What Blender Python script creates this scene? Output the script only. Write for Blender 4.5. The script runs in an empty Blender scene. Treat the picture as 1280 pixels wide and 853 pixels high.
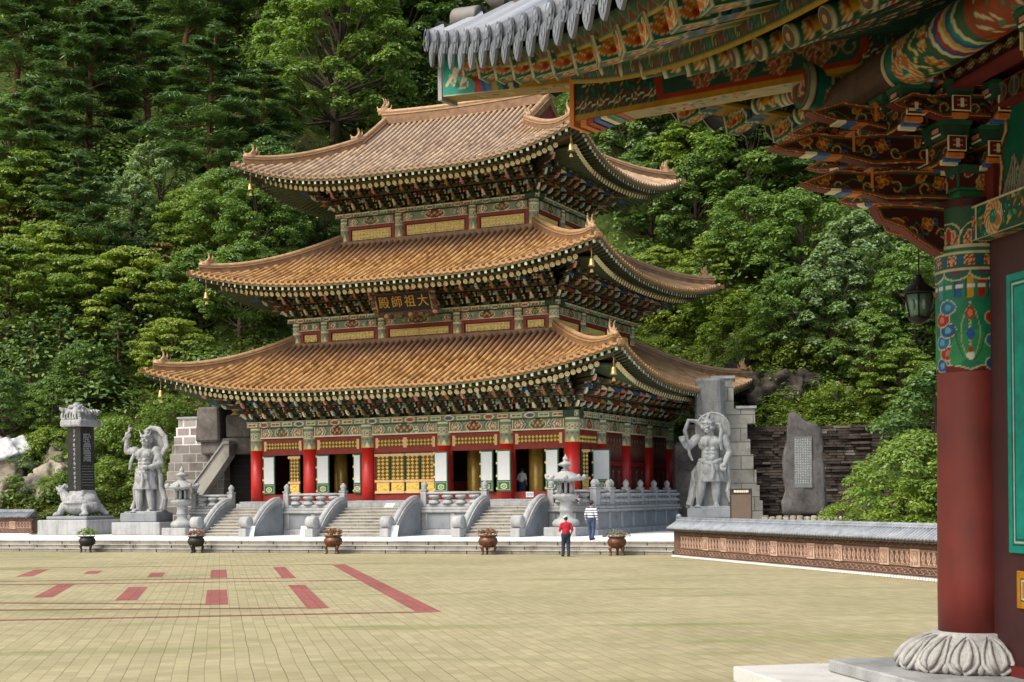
import bpy, math, random
import numpy as np
from mathutils import Vector, Matrix
random.seed(7); RNG = np.random.default_rng(7)
S = bpy.context.scene
COL = S.collection
rad = math.radians

# ------------------------------------------------------------------ mesh builder
class MB:
    def __init__(s):
        s.V=[]; s.F=[]; s.M=[]; s.SM=[]; s.C=[]; s.n=0; s.mats=[]; s.T=np.eye(4); s.hascol=False; s.UV=None
    def mi(s, m):
        if m not in s.mats: s.mats.append(m)
        return s.mats.index(m)
    def add(s, v, f, m, smooth=False, col=None):
        v=np.asarray(v,float).reshape(-1,3)
        v=v@s.T[:3,:3].T+s.T[:3,3]
        i=s.mi(m)
        s.V.append(v)
        fs=[(np.asarray(x) if not isinstance(x,np.ndarray) else x) for x in ([f] if isinstance(f,np.ndarray) else f)]
        for a in fs:
            a=np.atleast_2d(a)+s.n
            s.F.append(a); s.M.append(np.full(len(a),i)); s.SM.append(np.full(len(a),smooth))
        if col is not None: s.hascol=True
        s.C.append(np.ones((len(v),3))*.5 if col is None else np.asarray(col,float).reshape(-1,3))
        s.n+=len(v)
    def at(s, loc=(0,0,0), rz=0, scale=1, rx=0, ry=0):
        m=Matrix.Translation(loc)@Matrix.Rotation(rz,4,'Z')@Matrix.Rotation(ry,4,'Y')@Matrix.Rotation(rx,4,'X')@Matrix.Scale(scale,4) if not isinstance(scale,(tuple,list)) else Matrix.Translation(loc)@Matrix.Rotation(rz,4,'Z')@Matrix.Rotation(ry,4,'Y')@Matrix.Rotation(rx,4,'X')@Matrix.Diagonal((*scale,1))
        s.T=np.array(m); return s
    def frame(s,o,ux,uy,uz):
        m=np.eye(4); m[:3,0]=ux; m[:3,1]=uy; m[:3,2]=uz; m[:3,3]=o; s.T=m; return s
    def reset(s): s.T=np.eye(4); return s
    # box between two corners
    def bx(s,a,b,m,ch=0.0,tap=1.0):
        x0,x1=sorted((a[0],b[0])); y0,y1=sorted((a[1],b[1])); z0,z1=sorted((a[2],b[2]))
        if ch<=0:
            cx,cy=(x0+x1)/2,(y0+y1)/2; t=tap
            q=lambda x,c: c+(x-c)*t
            v=[(x0,y0,z0),(x1,y0,z0),(x1,y1,z0),(x0,y1,z0),(q(x0,cx),q(y0,cy),z1),(q(x1,cx),q(y0,cy),z1),(q(x1,cx),q(y1,cy),z1),(q(x0,cx),q(y1,cy),z1)]
            s.add(v,np.array([(0,3,2,1),(4,5,6,7),(0,1,5,4),(1,2,6,5),(2,3,7,6),(3,0,4,7)]),m)
        else:
            c=ch; cx,cy=(x0+x1)/2,(y0+y1)/2
            def ring(z,ins,k=1.0):
                X0,X1,Y0,Y1=x0+ins,x1-ins,y0+ins,y1-ins
                pts=[(X0+c,Y0),(X1-c,Y0),(X1,Y0+c),(X1,Y1-c),(X1-c,Y1),(X0+c,Y1),(X0,Y1-c),(X0,Y0+c)]
                return [(cx+(x-cx)*k,cy+(y-cy)*k,z) for x,y in pts]
            R=[ring(z0,c*.7),ring(z0+c,0),ring(z1-c,0,tap),ring(z1,c*.7,tap)]
            v=[p for r in R for p in r]; f=[]
            for k in range(3):
                for i in range(8):
                    j=(i+1)%8; f.append((k*8+i,k*8+j,k*8+8+j,k*8+8+i))
            s.add(v,[np.array(f),np.array([list(range(7,-1,-1))]),np.array([list(range(24,32))])],m)
    # extrude polygon in local XZ plane (front view) along y from y0 to y1
    def prism(s,poly,y0,y1,m,smooth=False,axes='xz'):
        n=len(poly); P=np.array(poly,float)
        ar=0.5*np.sum(P[:,0]*np.roll(P[:,1],-1)-np.roll(P[:,0],-1)*P[:,1])
        if ar<0: P=P[::-1]
        def mk(y):
            if axes=='xz': return np.column_stack([P[:,0],np.full(n,y),P[:,1]])
            if axes=='xy': return np.column_stack([P[:,0],P[:,1],np.full(n,y)])
            return np.column_stack([np.full(n,y),P[:,0],P[:,1]])
        lo,hi=min(y0,y1),max(y0,y1)
        if axes=='xz': A,B=mk(hi),mk(lo)
        else: A,B=mk(lo),mk(hi)
        v=np.vstack([A,B])
        f=np.array([(i,(i+1)%n,n+(i+1)%n,n+i) for i in range(n)])
        s.add(v,[f,np.array([list(range(n-1,-1,-1))]),np.array([list(range(n,2*n))])],m,smooth)
    def tube(s,pts,r,m,n=8,caps=True,smooth=True,sq=None):
        P=np.array(pts,float); k=len(P)
        r=np.full(k,r,float) if np.isscalar(r) else np.array(r,float)
        tan=np.gradient(P,axis=0); tan/=np.linalg.norm(tan,axis=1)[:,None]+1e-12
        up=np.array([0,0,1.]) if abs(tan[0][2])<.9 else np.array([1.,0,0])
        V=[]
        a=np.arange(n)/n*2*math.pi
        prev=None
        for i in range(k):
            u=up if prev is None else prev
            x=np.cross(tan[i],u); x/=np.linalg.norm(x)+1e-12; y=np.cross(x,tan[i]); prev=y
            ca,sa=np.cos(a),np.sin(a)
            if sq: ca=ca*sq[0]; sa=sa*sq[1]
            V.append(P[i]+r[i]*(ca[:,None]*x+sa[:,None]*y))
        V=np.vstack(V); f=[]
        for i in range(k-1):
            for j in range(n):
                j2=(j+1)%n; f.append((i*n+j,i*n+j2,(i+1)*n+j2,(i+1)*n+j))
        fs=[np.array(f)]
        if caps: fs+= [np.array([list(range(n-1,-1,-1))]),np.array([list(range((k-1)*n,k*n))])]
        s.add(V,fs,m,smooth)
    def lathe(s,prof,m,n=16,c=(0,0,0),smooth=True,ph=0,lob=None):
        k=len(prof); a=np.arange(n)/n*2*math.pi+ph; V=[]
        for r,z in prof:
            rr=r*(np.ones(n) if lob is None else lob(a,z))
            V.append(np.column_stack([c[0]+rr*np.cos(a),c[1]+rr*np.sin(a),np.full(n,c[2]+z)]))
        V=np.vstack(V); f=[]
        for i in range(k-1):
            for j in range(n):
                j2=(j+1)%n; f.append((i*n+j,i*n+j2,(i+1)*n+j2,(i+1)*n+j))
        s.add(V,[np.array(f),np.array([list(range(n-1,-1,-1))]),np.array([list(range((k-1)*n,k*n))])],m,smooth)
    def ell(s,c,r,m,nu=12,nv=8,smooth=True,rot=None):
        a=np.arange(nu)/nu*2*math.pi; b=np.linspace(-math.pi/2,math.pi/2,nv+1)[1:-1]
        V=[(0,0,-1)]+[(math.cos(t)*math.cos(p),math.cos(t)*math.sin(p),math.sin(t)) for t in b for p in a]+[(0,0,1)]
        V=np.array(V)*np.array(r if not np.isscalar(r) else (r,r,r))
        if rot is not None: V=V@np.array(rot).T
        V=V+np.array(c); f=[];tr=[]
        for i in range(nv-2):
            for j in range(nu):
                j2=(j+1)%nu; f.append((1+i*nu+j,1+i*nu+j2,1+(i+1)*nu+j2,1+(i+1)*nu+j))
        L=len(V)-1
        for j in range(nu):
            j2=(j+1)%nu; tr.append((0,1+j2,1+j)); tr.append((L,1+(nv-2)*nu+j,1+(nv-2)*nu+j2))
        s.add(V,[np.array(f),np.array(tr)],m,smooth)
    # tapered capsule between points (for statues / bodies)
    def cap(s,a,b,ra,rb,m,n=10,k=1.0):
        a=np.array(a,float); b=np.array(b,float)
        d=b-a; L=np.linalg.norm(d); d=d/(L+1e-9)
        pts=[a-d*ra*.98,a-d*ra*.7,a,a+(b-a)*.5,b,b+d*rb*.7,b+d*rb*.98]
        s.tube(pts,[ra*.15,ra*.7,ra,(ra+rb)/2*k,rb,rb*.7,rb*.15],m,n=n)
    def grid(s,X,Y,Z,m,smooth=False,col=None):
        h,w=X.shape
        v=np.column_stack([X.ravel(),Y.ravel(),Z.ravel()])
        i=np.arange(h*w).reshape(h,w)
        f=np.column_stack([i[:-1,:-1].ravel(),i[:-1,1:].ravel(),i[1:,1:].ravel(),i[1:,:-1].ravel()])
        s.add(v,f,m,smooth,col)
    def mesh(s,name):
        me=bpy.data.meshes.new(name)
        V=np.vstack(s.V).astype(np.float32)
        me.vertices.add(len(V)); me.vertices.foreach_set('co',V.ravel())
        tot=np.concatenate([np.full(len(a),a.shape[1]) for a in s.F]); idx=np.concatenate([a.ravel() for a in s.F])
        st=np.concatenate([[0],np.cumsum(tot)[:-1]])
        me.loops.add(len(idx)); me.loops.foreach_set('vertex_index',idx.astype(np.int32))
        me.polygons.add(len(tot)); me.polygons.foreach_set('loop_start',st.astype(np.int32))
        try: me.polygons.foreach_set('loop_total',tot.astype(np.int32))
        except Exception: pass
        me.polygons.foreach_set('material_index',np.concatenate(s.M).astype(np.int32))
        me.polygons.foreach_set('use_smooth',np.concatenate(s.SM).astype(bool))
        for m in s.mats: me.materials.append(m)
        if s.hascol:
            at=me.color_attributes.new('Col','FLOAT_COLOR','POINT')
            c=np.ones((len(V),4),np.float32); c[:,:3]=np.vstack(s.C); at.data.foreach_set('color',c.ravel())
        me.update(calc_edges=True)
        if s.UV is not None:
            uv=me.uv_layers.new(name='UVMap'); U=np.vstack(s.UV)[idx]; uv.data.foreach_set('uv',U.astype(np.float32).ravel())
        return me
    def build(s,name,parent=None,loc=None,rz=None):
        o=bpy.data.objects.new(name,s.mesh(name)); COL.objects.link(o)
        if parent is not None: o.parent=parent
        if loc is not None: o.location=loc
        if rz is not None: o.rotation_euler=(0,0,rz)
        return o

def remesh(mb,name,voxel,parent=None,loc=None,rz=None,smooth=2,disp=0,dscale=.3):
    o=mb.build(name)
    m=o.modifiers.new('r','REMESH'); m.mode='VOXEL'; m.voxel_size=voxel; m.use_smooth_shade=True
    if smooth:
        q=o.modifiers.new('s','SMOOTH'); q.factor=.5; q.iterations=smooth
    dg=bpy.context.evaluated_depsgraph_get()
    me=bpy.data.meshes.new_from_object(o.evaluated_get(dg)); me.name=name
    old=o.data; o.modifiers.clear(); o.data=me
    bpy.data.meshes.remove(old)
    if not me.materials:
        for k in mb.mats: me.materials.append(k)
    for p in me.polygons: p.use_smooth=True
    if disp:
        from mathutils import noise
        n=len(me.vertices); co=np.empty(n*3,np.float32); no=np.empty(n*3,np.float32)
        me.vertices.foreach_get('co',co); me.vertices.foreach_get('normal',no); co=co.reshape(-1,3); no=no.reshape(-1,3)
        co+=no*np.array([disp*noise.fractal(Vector(c)/dscale,1.0,2.0,3) for c in co])[:,None].astype(np.float32)
        me.vertices.foreach_set('co',co.ravel()); me.update()
    if parent is not None: o.parent=parent
    if loc is not None: o.location=loc
    if rz is not None: o.rotation_euler=(0,0,rz)
    return o

def tag(o,label,cat,group=None):
    o['label']=label; o['category']=cat
    if group: o['group']=group
    return o
def thing(name,label,cat,loc=(0,0,0),rz=0,group=None):
    o=bpy.data.objects.new(name,None); COL.objects.link(o); o.location=loc; o.rotation_euler=(0,0,rz); o.empty_display_size=.2
    return tag(o,label,cat,group)
def struct(o,kind='structure'): o['kind']=kind; return o
def copy_tree(o,parent=None):
    c=o.copy(); COL.objects.link(c)
    if parent is not None: c.parent=parent; c.matrix_parent_inverse=o.matrix_parent_inverse
    for ch in list(KIDS.get(o.name,())): copy_tree(ch,c)
    return c
KIDS={}
def kids():
    KIDS.clear()
    for o in bpy.data.objects:
        if o.parent: KIDS.setdefault(o.parent.name,[]).append(o)

# ------------------------------------------------------------------ materials
class NT:
    def __init__(s,name):
        s.m=bpy.data.materials.new(name); s.m.use_nodes=True; s.t=s.m.node_tree; s.b=s.t.nodes['Principled BSDF']
    def n(s,typ,**kw):
        x=s.t.nodes.new(typ)
        for k,v in kw.items():
            if k in x.inputs.keys(): x.inputs[k].default_value=v
            else: setattr(x,k,v)
        return x
    def l(s,a,b): s.t.links.new(a,b)
    def coord(s,kind='Object',scale=(1,1,1),rot=(0,0,0)):
        c=s.n('ShaderNodeTexCoord'); mp=s.n('ShaderNodeMapping'); mp.inputs['Scale'].default_value=scale; mp.inputs['Rotation'].default_value=rot
        s.l(c.outputs[kind],mp.inputs['Vector']); return mp.outputs['Vector']
    def noise(s,vec,scale,detail=5,rough=.55,out='Fac'):
        x=s.n('ShaderNodeTexNoise'); x.inputs['Scale'].default_value=scale; x.inputs['Detail'].default_value=detail; x.inputs['Roughness'].default_value=rough
        s.l(vec,x.inputs['Vector']); return x.outputs[out]
    def ramp(s,fac,stops,interp='LINEAR'):
        r=s.n('ShaderNodeValToRGB'); e=r.color_ramp.elements; r.color_ramp.interpolation=interp
        while len(e)<len(stops): e.new(.5)
        for k,(p,c) in enumerate(stops):
            e[k].position=p; e[k].color=(*c,1) if len(c)==3 else c
        s.l(fac,r.inputs['Fac']); return r.outputs['Color']
    def mix(s,fac,a,b,mode='MIX'):
        x=s.n('ShaderNodeMix'); x.data_type='RGBA'; x.blend_type=mode
        for k,v in (('Factor',fac),('A',a),('B',b)):
            i=[q for q in x.inputs if q.name==k and q.enabled][0] if k=='Factor' else [q for q in x.inputs if q.name==k and q.type=='RGBA'][0]
            if isinstance(v,(int,float)): i.default_value=v
            elif isinstance(v,tuple): i.default_value=(*v,1) if len(v)==3 else v
            else: s.l(v,i)
        return [q for q in x.outputs if q.type=='RGBA'][0]
    def math(s,op,a,b=None):
        x=s.n('ShaderNodeMath',operation=op)
        for i,v in ((0,a),(1,b)):
            if v is None: continue
            if isinstance(v,(int,float)): x.inputs[i].default_value=v
            else: s.l(v,x.inputs[i])
        return x.outputs[0]
    def bump(s,h,strength=.3,dist=.02):
        x=s.n('ShaderNodeBump'); x.inputs['Strength'].default_value=strength; x.inputs['Distance'].default_value=dist
        s.l(h,x.inputs['Height']); s.l(x.outputs['Normal'],s.b.inputs['Normal']); return x
    def set(s,col=None,rough=None,metal=None,spec=None):
        for k,v in (('Base Color',col),('Roughness',rough),('Metallic',metal),('Specular IOR Level',spec)):
            if v is None: continue
            if isinstance(v,(int,float)): s.b.inputs[k].default_value=v
            elif isinstance(v,tuple): s.b.inputs[k].default_value=(*v,1)
            else: s.l(v,s.b.inputs[k])
        return s.m
def sc(c,k): return tuple(min(1,x*k) for x in c)
def M(name,col,rough=.7,var=.25,scale=2.5,bump=.0,bscale=18,metal=0,spec=.35,dist=.01):
    t=NT(name); v=t.coord()
    a=t.noise(v,scale,6,.6); c=t.ramp(a,[(.3,sc(col,1-var)),(.7,sc(col,1+var))])
    if bump:
        b=t.noise(v,bscale,4); t.bump(b,bump,dist)
    return t.set(c,rough,metal,spec)
def stone(name,col,dark=.5,speck=.25,stain=2.0,bump=.25,sscale=70,moss=None,streak=0):
    t=NT(name); v=t.coord()
    n1=t.noise(v,stain,7,.65); n2=t.noise(v,sscale,3,.7)
    c=t.ramp(n1,[(.25,sc(col,dark)),(.5,col),(.75,sc(col,1.12))])
    c=t.mix(.8,c,t.ramp(n2,[(.3,(1-speck,)*3),(.7,(1+speck*.6,)*3)]),'MULTIPLY')
    if streak: c=t.mix(streak,c,t.ramp(t.noise(t.coord('Object',(5,5,.45)),1.0,5,.6),[(.36,(.48,.47,.44)),(.58,(1.06,1.06,1.05))]),'MULTIPLY')
    if moss: c=t.mix(t.ramp(t.noise(v,stain*.6,6),[(.5,(0,0,0)),(.68,(1,1,1))]),c,moss)
    nb=t.noise(v,14,6,.65); t.bump(nb,bump,.02)
    return t.set(c,.8,0,.25)
def painted(name,rough=.55):
    t=NT(name); a=t.n('ShaderNodeVertexColor'); a.layer_name='Col'
    v=t.coord(); n=t.noise(v,9,5,.6)
    c=t.mix(.7,a.outputs['Color'],t.ramp(n,[(.3,(.72,.70,.66)),(.65,(1.08,1.08,1.08))]),'MULTIPLY')
    return t.set(c,rough,0,.3)

# palette of temple paints
PG=(.018,.105,.045); PT=(.02,.24,.17); PR=(.42,.035,.016); PM=(.055,.012,.010); PO=(.55,.17,.03); PY=(.60,.36,.07)
PC=(.70,.62,.42); PB=(.035,.12,.36); PK=(.012,.014,.012); PP=(.58,.26,.22); PW=(.78,.78,.76); PD=(.012,.045,.024)
mP=painted('painted_timber')
mG=M('green_paint',PG,.6,.35,4); mT=M('teal_paint',PT,.55,.25,4); mRd=M('red_paint',(.30,.028,.014),.55,.25,3); mMar=M('maroon_paint',(.11,.012,.011),.6,.3,3)
mOr=M('orange_paint',PO,.6,.25,5); mYe=M('yellow_paint',PY,.6,.25,5); mCr=M('cream_paint',PC,.6,.2,5); mBl=M('blue_paint',PB,.6,.25,5); mBk=M('black_paint',(.014,.013,.012),.7,.3,4)
mPk=M('pink_paint',PP,.6,.2,5); mDG=M('dark_green_paint',(.014,.05,.03),.65,.4,6); mBrn=M('brown_timber',(.07,.03,.017),.7,.4,5,.15)
mGold=M('gold_leaf',(.74,.50,.11),.42,.3,6,.12,40,.2,.5); mGoldCol=M('gilded_column',(.60,.37,.08),.3,.25,2,.05,20,.25,.5)
mWhite=M('white_paper',(.58,.61,.63),.8,.05,3); mColRed=M('vermilion_lacquer',(.45,.016,.012),.38,.16,1.2,.04,10,0,.45)
mGran=stone('pale_granite',(.32,.33,.34),.62,.3,1.1,.25,70,None,.35); mGranD=stone('grey_granite',(.20,.22,.24),.6,.3,.9); mGranOld=stone('weathered_granite',(.33,.32,.29),.45,.35,.8,.4)
mStat=stone('carved_granite',(.30,.31,.32),.62,.3,1.6,.5,34,None,.6); mStatD=stone('carved_grey_granite',(.27,.285,.295),.6,.3,1.6,.5,34,None,.6)
mWPave=stone('white_paving',(.68,.68,.67),.86,.12,.25,.08); mBlackSt=M('polished_black_stone',(.012,.015,.018),.22,.3,3,0,18,0,.5)
mBronze=M('dark_bronze',(.13,.055,.032),.42,.45,6,.1,20,.5); mBronzeG=M('bronze_patina',(.17,.28,.23),.5,.4,6,.2,30,.4); mIron=M('dark_iron',(.03,.028,.026),.5,.3,6,0,18,.4)
mBell=M('brass_bell',(.42,.30,.12),.4,.3,8,0,18,.6)
def tile_mat(name,cols,top,rough,dm_scale,joint=.34,ramp_pos=(.45,.95),jmix=.55,trough=(.10,.075,.06)):
    # glazed roof tile: UV = (metres along the eave, fraction up the slope), UV2 not needed
    t=NT(name); c=t.n('ShaderNodeTexCoord'); uv=c.outputs['UV']; ob=t.coord()
    sep=t.n('ShaderNodeSeparateXYZ'); t.l(uv,sep.inputs[0]); u,v=sep.outputs[0],sep.outputs[1]
    # per-tile random value
    ux=t.math('FLOOR',u); vy=t.math('FLOOR',t.math('MULTIPLY',v,dm_scale))
    cb=t.n('ShaderNodeCombineXYZ'); t.l(ux,cb.inputs[0]); t.l(vy,cb.inputs[1])
    wn=t.n('ShaderNodeTexWhiteNoise',noise_dimensions='2D'); t.l(cb.outputs[0],wn.inputs['Vector'])
    nz=t.noise(ob,.55,7,.65); st=t.noise(t.coord('UV',(.55,.9,1)),1.0,5,.6)
    f=t.math('ADD',t.math('MULTIPLY',wn.outputs['Value'],.45),t.math('MULTIPLY',nz,.65))
    col=t.ramp(f,[(.2,cols[0]),(.5,cols[1]),(.85,cols[2])])
    col=t.mix(.55,col,t.ramp(st,[(.32,(.55,.52,.50)),(.6,(1.1,1.1,1.08))]),'MULTIPLY')
    # upper courses blend into the top colour, ragged edge
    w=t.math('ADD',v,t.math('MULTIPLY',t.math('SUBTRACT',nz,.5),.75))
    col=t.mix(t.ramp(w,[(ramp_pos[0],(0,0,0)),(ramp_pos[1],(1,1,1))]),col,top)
    fr=t.math('FRACT',t.math('MULTIPLY',v,dm_scale))
    jd=t.ramp(fr,[(0,(.45,.42,.40)),(.10,(1,1,1))])
    col=t.mix(jmix,col,jd,'MULTIPLY')
    # troughs between the round rows are darker
    fu=t.math('ABSOLUTE',t.math('SUBTRACT',t.math('FRACT',u),.5))
    col=t.mix(.95,col,t.ramp(fu,[(.22,(1,1,1)),(.30,trough)]),'MULTIPLY')
    t.bump(fr,.35,.02)
    return t.set(col,rough,0,.5)
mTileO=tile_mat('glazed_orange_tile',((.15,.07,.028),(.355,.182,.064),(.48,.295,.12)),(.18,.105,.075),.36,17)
mTileP=tile_mat('sheen_pale_tile',((.20,.12,.062),(.345,.222,.12),(.48,.35,.215)),(.33,.24,.16),.32,22,ramp_pos=(.5,1.1))  # sky sheen on the top roof put into a paler tile colour
mTileGr=tile_mat('grey_clay_tile',((.09,.10,.12),(.165,.18,.21),(.25,.27,.31)),(.16,.172,.195),.5,11,jmix=.7,trough=(.2,.2,.2))
mTileDk=M('coping_underlay',(.085,.092,.10),.7,.3,3,.2,20); mTileSm=M('grey_coping_tile',(.21,.23,.26),.6,.3,3,.2,20)
mRidge=M('ridge_tile',(.165,.088,.042),.45,.4,2.5,.3,14); mRidgeL=M('ridge_cap',(.31,.19,.098),.45,.3,3,.2,14)
mRidgeGr=M('grey_ridge_tile',(.14,.135,.13),.6,.4,3,.3,14)

def masonry(name,bw,bh,cols,mort,rot=(rad(90),0,0),msize=.018,bump=.6,off=.5,noisy=1.0,wob=0.0,squash=1.0):
    t=NT(name); v=t.coord('Object',(1,1,1),rot)
    if wob:
        nzv=t.noise(v,1.3,3,.5,'Color'); v=t.mix(wob,v,nzv,'LINEAR_LIGHT')
    b=t.n('ShaderNodeTexBrick'); b.offset=off; b.squash=squash
    b.inputs['Scale'].default_value=1; b.inputs['Brick Width'].default_value=bw; b.inputs['Row Height'].default_value=bh
    b.inputs['Mortar Size'].default_value=msize; b.inputs['Mortar Smooth'].default_value=.2; b.inputs['Bias'].default_value=0
    b.inputs['Color1'].default_value=(*cols[0],1); b.inputs['Color2'].default_value=(*cols[1],1); b.inputs['Mortar'].default_value=(*mort,1)
    t.l(v,b.inputs['Vector'])
    n1=t.noise(v,1.2,8,.7); n2=t.noise(v,25,4,.7)
    c=t.mix(noisy*.8,b.outputs['Color'],t.ramp(n1,[(.28,(.38,.37,.36)),(.5,(1,1,1)),(.75,(1.2,1.2,1.18))]),'MULTIPLY')
    c=t.mix(.6,c,t.ramp(n2,[(.3,(.7,.7,.7)),(.7,(1.15,1.15,1.15))]),'MULTIPLY')
    h=t.math('ADD',t.math('MULTIPLY',b.outputs['Fac'],-1.0),t.math('MULTIPLY',n1,.9))
    t.bump(h,bump,.06)
    return t.set(c,.85,0,.2)
PAVE_ANG=rad(11.5)
def paving(name,c1,c2,mort,stain):
    t=NT(name); v=t.coord('Object',(1,1,1),(0,0,-PAVE_ANG+rad(90)))   # rows run away from the viewer
    w=t.noise(v,.5,2,.5,'Color'); vv=t.mix(.028,v,w,'LINEAR_LIGHT')
    b=t.n('ShaderNodeTexBrick'); b.offset=.5
    b.inputs['Scale'].default_value=1; b.inputs['Brick Width'].default_value=.46; b.inputs['Row Height'].default_value=.23
    b.inputs['Mortar Size'].default_value=.009; b.inputs['Mortar Smooth'].default_value=.3; b.inputs['Bias'].default_value=0
    b.inputs['Color1'].default_value=(*c1,1); b.inputs['Color2'].default_value=(*c2,1); b.inputs['Mortar'].default_value=(*mort,1)
    t.l(vv,b.inputs['Vector'])
    # wider joints every second row
    b2=t.n('ShaderNodeTexBrick'); b2.offset=0
    b2.inputs['Scale'].default_value=1; b2.inputs['Brick Width'].default_value=60; b2.inputs['Row Height'].default_value=.46
    b2.inputs['Mortar Size'].default_value=.007; b2.inputs['Mortar Smooth'].default_value=.3
    b2.inputs['Color1'].default_value=b2.inputs['Color2'].default_value=(1,1,1,1); b2.inputs['Mortar'].default_value=(.66,.63,.56,1)
    t.l(vv,b2.inputs['Vector'])
    c=t.mix(.9,b.outputs['Color'],b2.outputs['Color'],'MULTIPLY')
    n1=t.noise(v,.16,7,.6); n2=t.noise(v,2.2,6,.7); n3=t.noise(v,45,3,.6)
    c=t.mix(.75,c,t.ramp(n1,[(.3,(.78,.785,.72)),(.62,(1.10,1.08,1.06))]),'MULTIPLY')
    c=t.mix(.6,c,t.ramp(n2,[(.3,(.82,.81,.78)),(.6,(1.04,1.04,1.04))]),'MULTIPLY')
    c=t.mix(.5,c,t.ramp(n3,[(.3,(.75,.75,.75)),(.7,(1.15,1.15,1.15))]),'MULTIPLY')
    if stain:
        g=t.noise(t.coord('Object',(.12,.55,1)),1.0,6,.6)
        c=t.mix(t.ramp(g,[(.545,(0,0,0)),(.70,(.7,.7,.7))]),c,(.13,.155,.045))
    t.bump(t.math('ADD',t.math('MULTIPLY',b.outputs['Fac'],-1),t.math('MULTIPLY',n3,.3)),.35,.012)
    return t.set(c,.85,0,.2)
mPave=paving('yellow_brick_paving',(.325,.290,.172),(.268,.238,.142),(.215,.19,.115),True)
mPaveR=paving('red_brick_paving',(.27,.085,.075),(.21,.075,.065),(.15,.075,.06),False)
mMason=masonry('granite_block_masonry',1.02,.56,((.27,.255,.235),(.13,.115,.11)),(.34,.33,.32),msize=.035)
mMasonT=masonry('white_jointed_masonry',.92,.56,((.17,.13,.135),(.33,.31,.30)),(.62,.61,.60),msize=.07)
mMason2=masonry('pale_block_masonry',1.5,.82,((.33,.32,.28),(.24,.235,.21)),(.12,.12,.11),msize=.03)
mLayS=[M('thin_stone_%d'%k,c_,.9,.6,2.2,.8,9) for k,c_ in enumerate(((.060,.045,.037),(.033,.026,.023),(.115,.095,.080),(.045,.034,.028)))]
mLayer=masonry('layered_dark_stone',.95,.17,((.085,.062,.05),(.035,.027,.024)),(.010,.008,.007),msize=.022,bump=1.0,noisy=1.0,wob=.09,off=.37)
mStepS=masonry('step_stone',2.2,4.0,((.37,.355,.315),(.33,.315,.28)),(.13,.12,.10),msize=.012,bump=.35)
def rockm(name,cols,sc_=.7):
    t=NT(name); v=t.coord(); n=t.noise(v,sc_,9,.68); vo=t.n('ShaderNodeTexVoronoi',feature='DISTANCE_TO_EDGE'); vo.inputs['Scale'].default_value=sc_*1.6
    t.l(t.mix(.35,v,t.noise(v,1.5,5,.6,'Color'),'LINEAR_LIGHT'),vo.inputs['Vector'])
    c=t.ramp(n,[(.3,cols[0]),(.52,cols[1]),(.72,cols[2])])
    c=t.mix(.35,c,t.ramp(vo.outputs['Distance'],[(0,(.3,.3,.3)),(.06,(1,1,1))]),'MULTIPLY')
    t.bump(t.math('ADD',n,t.math('MULTIPLY',vo.outputs['Distance'],.15)),.8,.12); return t.set(c,.9,0,.2)
mRock=rockm('garden_boulder',((.12,.10,.075),(.27,.235,.185),(.38,.35,.29))); mCliff=rockm('dark_cliff',((.012,.011,.010),(.042,.036,.030),(.12,.10,.08)),1.4)
mRockW=rockm('white_rock',((.30,.31,.32),(.46,.47,.48),(.60,.60,.60)),.6); mRockP=rockm('purple_grey_rock',((.035,.034,.034),(.075,.072,.072),(.12,.115,.113)),.8)
mSlab=rockm('dark_slab_rock',((.05,.045,.043),(.11,.10,.095),(.19,.18,.17)),.6)
mGreySlab=rockm('grey_slab_rock',((.14,.145,.14),(.22,.225,.22),(.30,.30,.29)),.8)
def leafm(name,cols,trans=.35,gloss=.45,oscale=.25):
    t=NT(name); g=t.n('ShaderNodeNewGeometry'); oi=t.n('ShaderNodeObjectInfo')
    n=t.noise(t.coord(),oscale,4,.6)
    f=t.math('ADD',t.math('MULTIPLY',g.outputs['Random Per Island'],.42),t.math('ADD',t.math('MULTIPLY',n,.45),t.math('MULTIPLY',oi.outputs['Random'],.22)))
    c=t.ramp(f,[(.18,cols[0]),(.5,cols[1]),(.85,cols[2])])
    t.set(c,gloss,0,.35)
    tr=t.n('ShaderNodeBsdfTranslucent'); t.l(t.mix(1.0,c,(1.5,1.6,.6),'MULTIPLY'),tr.inputs['Color'])
    mx=t.n('ShaderNodeMixShader'); mx.inputs[0].default_value=trans
    t.l(t.b.outputs[0],mx.inputs[1]); t.l(tr.outputs[0],mx.inputs[2])
    out=[x for x in t.t.nodes if x.type=='OUTPUT_MATERIAL'][0]; t.l(mx.outputs[0],out.inputs['Surface'])
    return t.m
mLfG=leafm('broad_leaves',((.045,.095,.02),(.115,.20,.04),(.23,.31,.075)))
mLfY=leafm('maple_leaves',((.06,.115,.016),(.16,.235,.034),(.32,.34,.06)))
mLfD=leafm('deep_green_leaves',((.026,.064,.018),(.070,.138,.038),(.145,.225,.066)),.25)
mLfP=leafm('pine_needles',((.028,.064,.022),(.080,.150,.050),(.165,.245,.085)),.2,.5)
mLfS=leafm('silvery_leaves',((.07,.12,.06),(.16,.24,.12),(.32,.40,.25)),.3)
mLfR=leafm('russet_leaves',((.07,.055,.016),(.15,.10,.03),(.22,.13,.05)),.3)
mUnder=leafm('undergrowth_leaves',((.035,.075,.014),(.095,.16,.028),(.20,.245,.05)),.3,.5,.12)
mGrass=leafm('slope_grass',((.07,.12,.018),(.15,.22,.03),(.27,.31,.06)),.3,.6,.15)
mBark=M('dark_bark',(.055,.040,.030),.9,.5,4,.6,9); mBarkP=M('pine_bark',(.13,.062,.036),.9,.5,3,.6,9)
mFlowR=leafm('red_flowers',((.10,.06,.03),(.28,.09,.06),(.38,.16,.12)),.2); mFlowP=leafm('dry_flowers',((.09,.08,.06),(.20,.16,.14),(.30,.26,.24)),.2)
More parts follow.
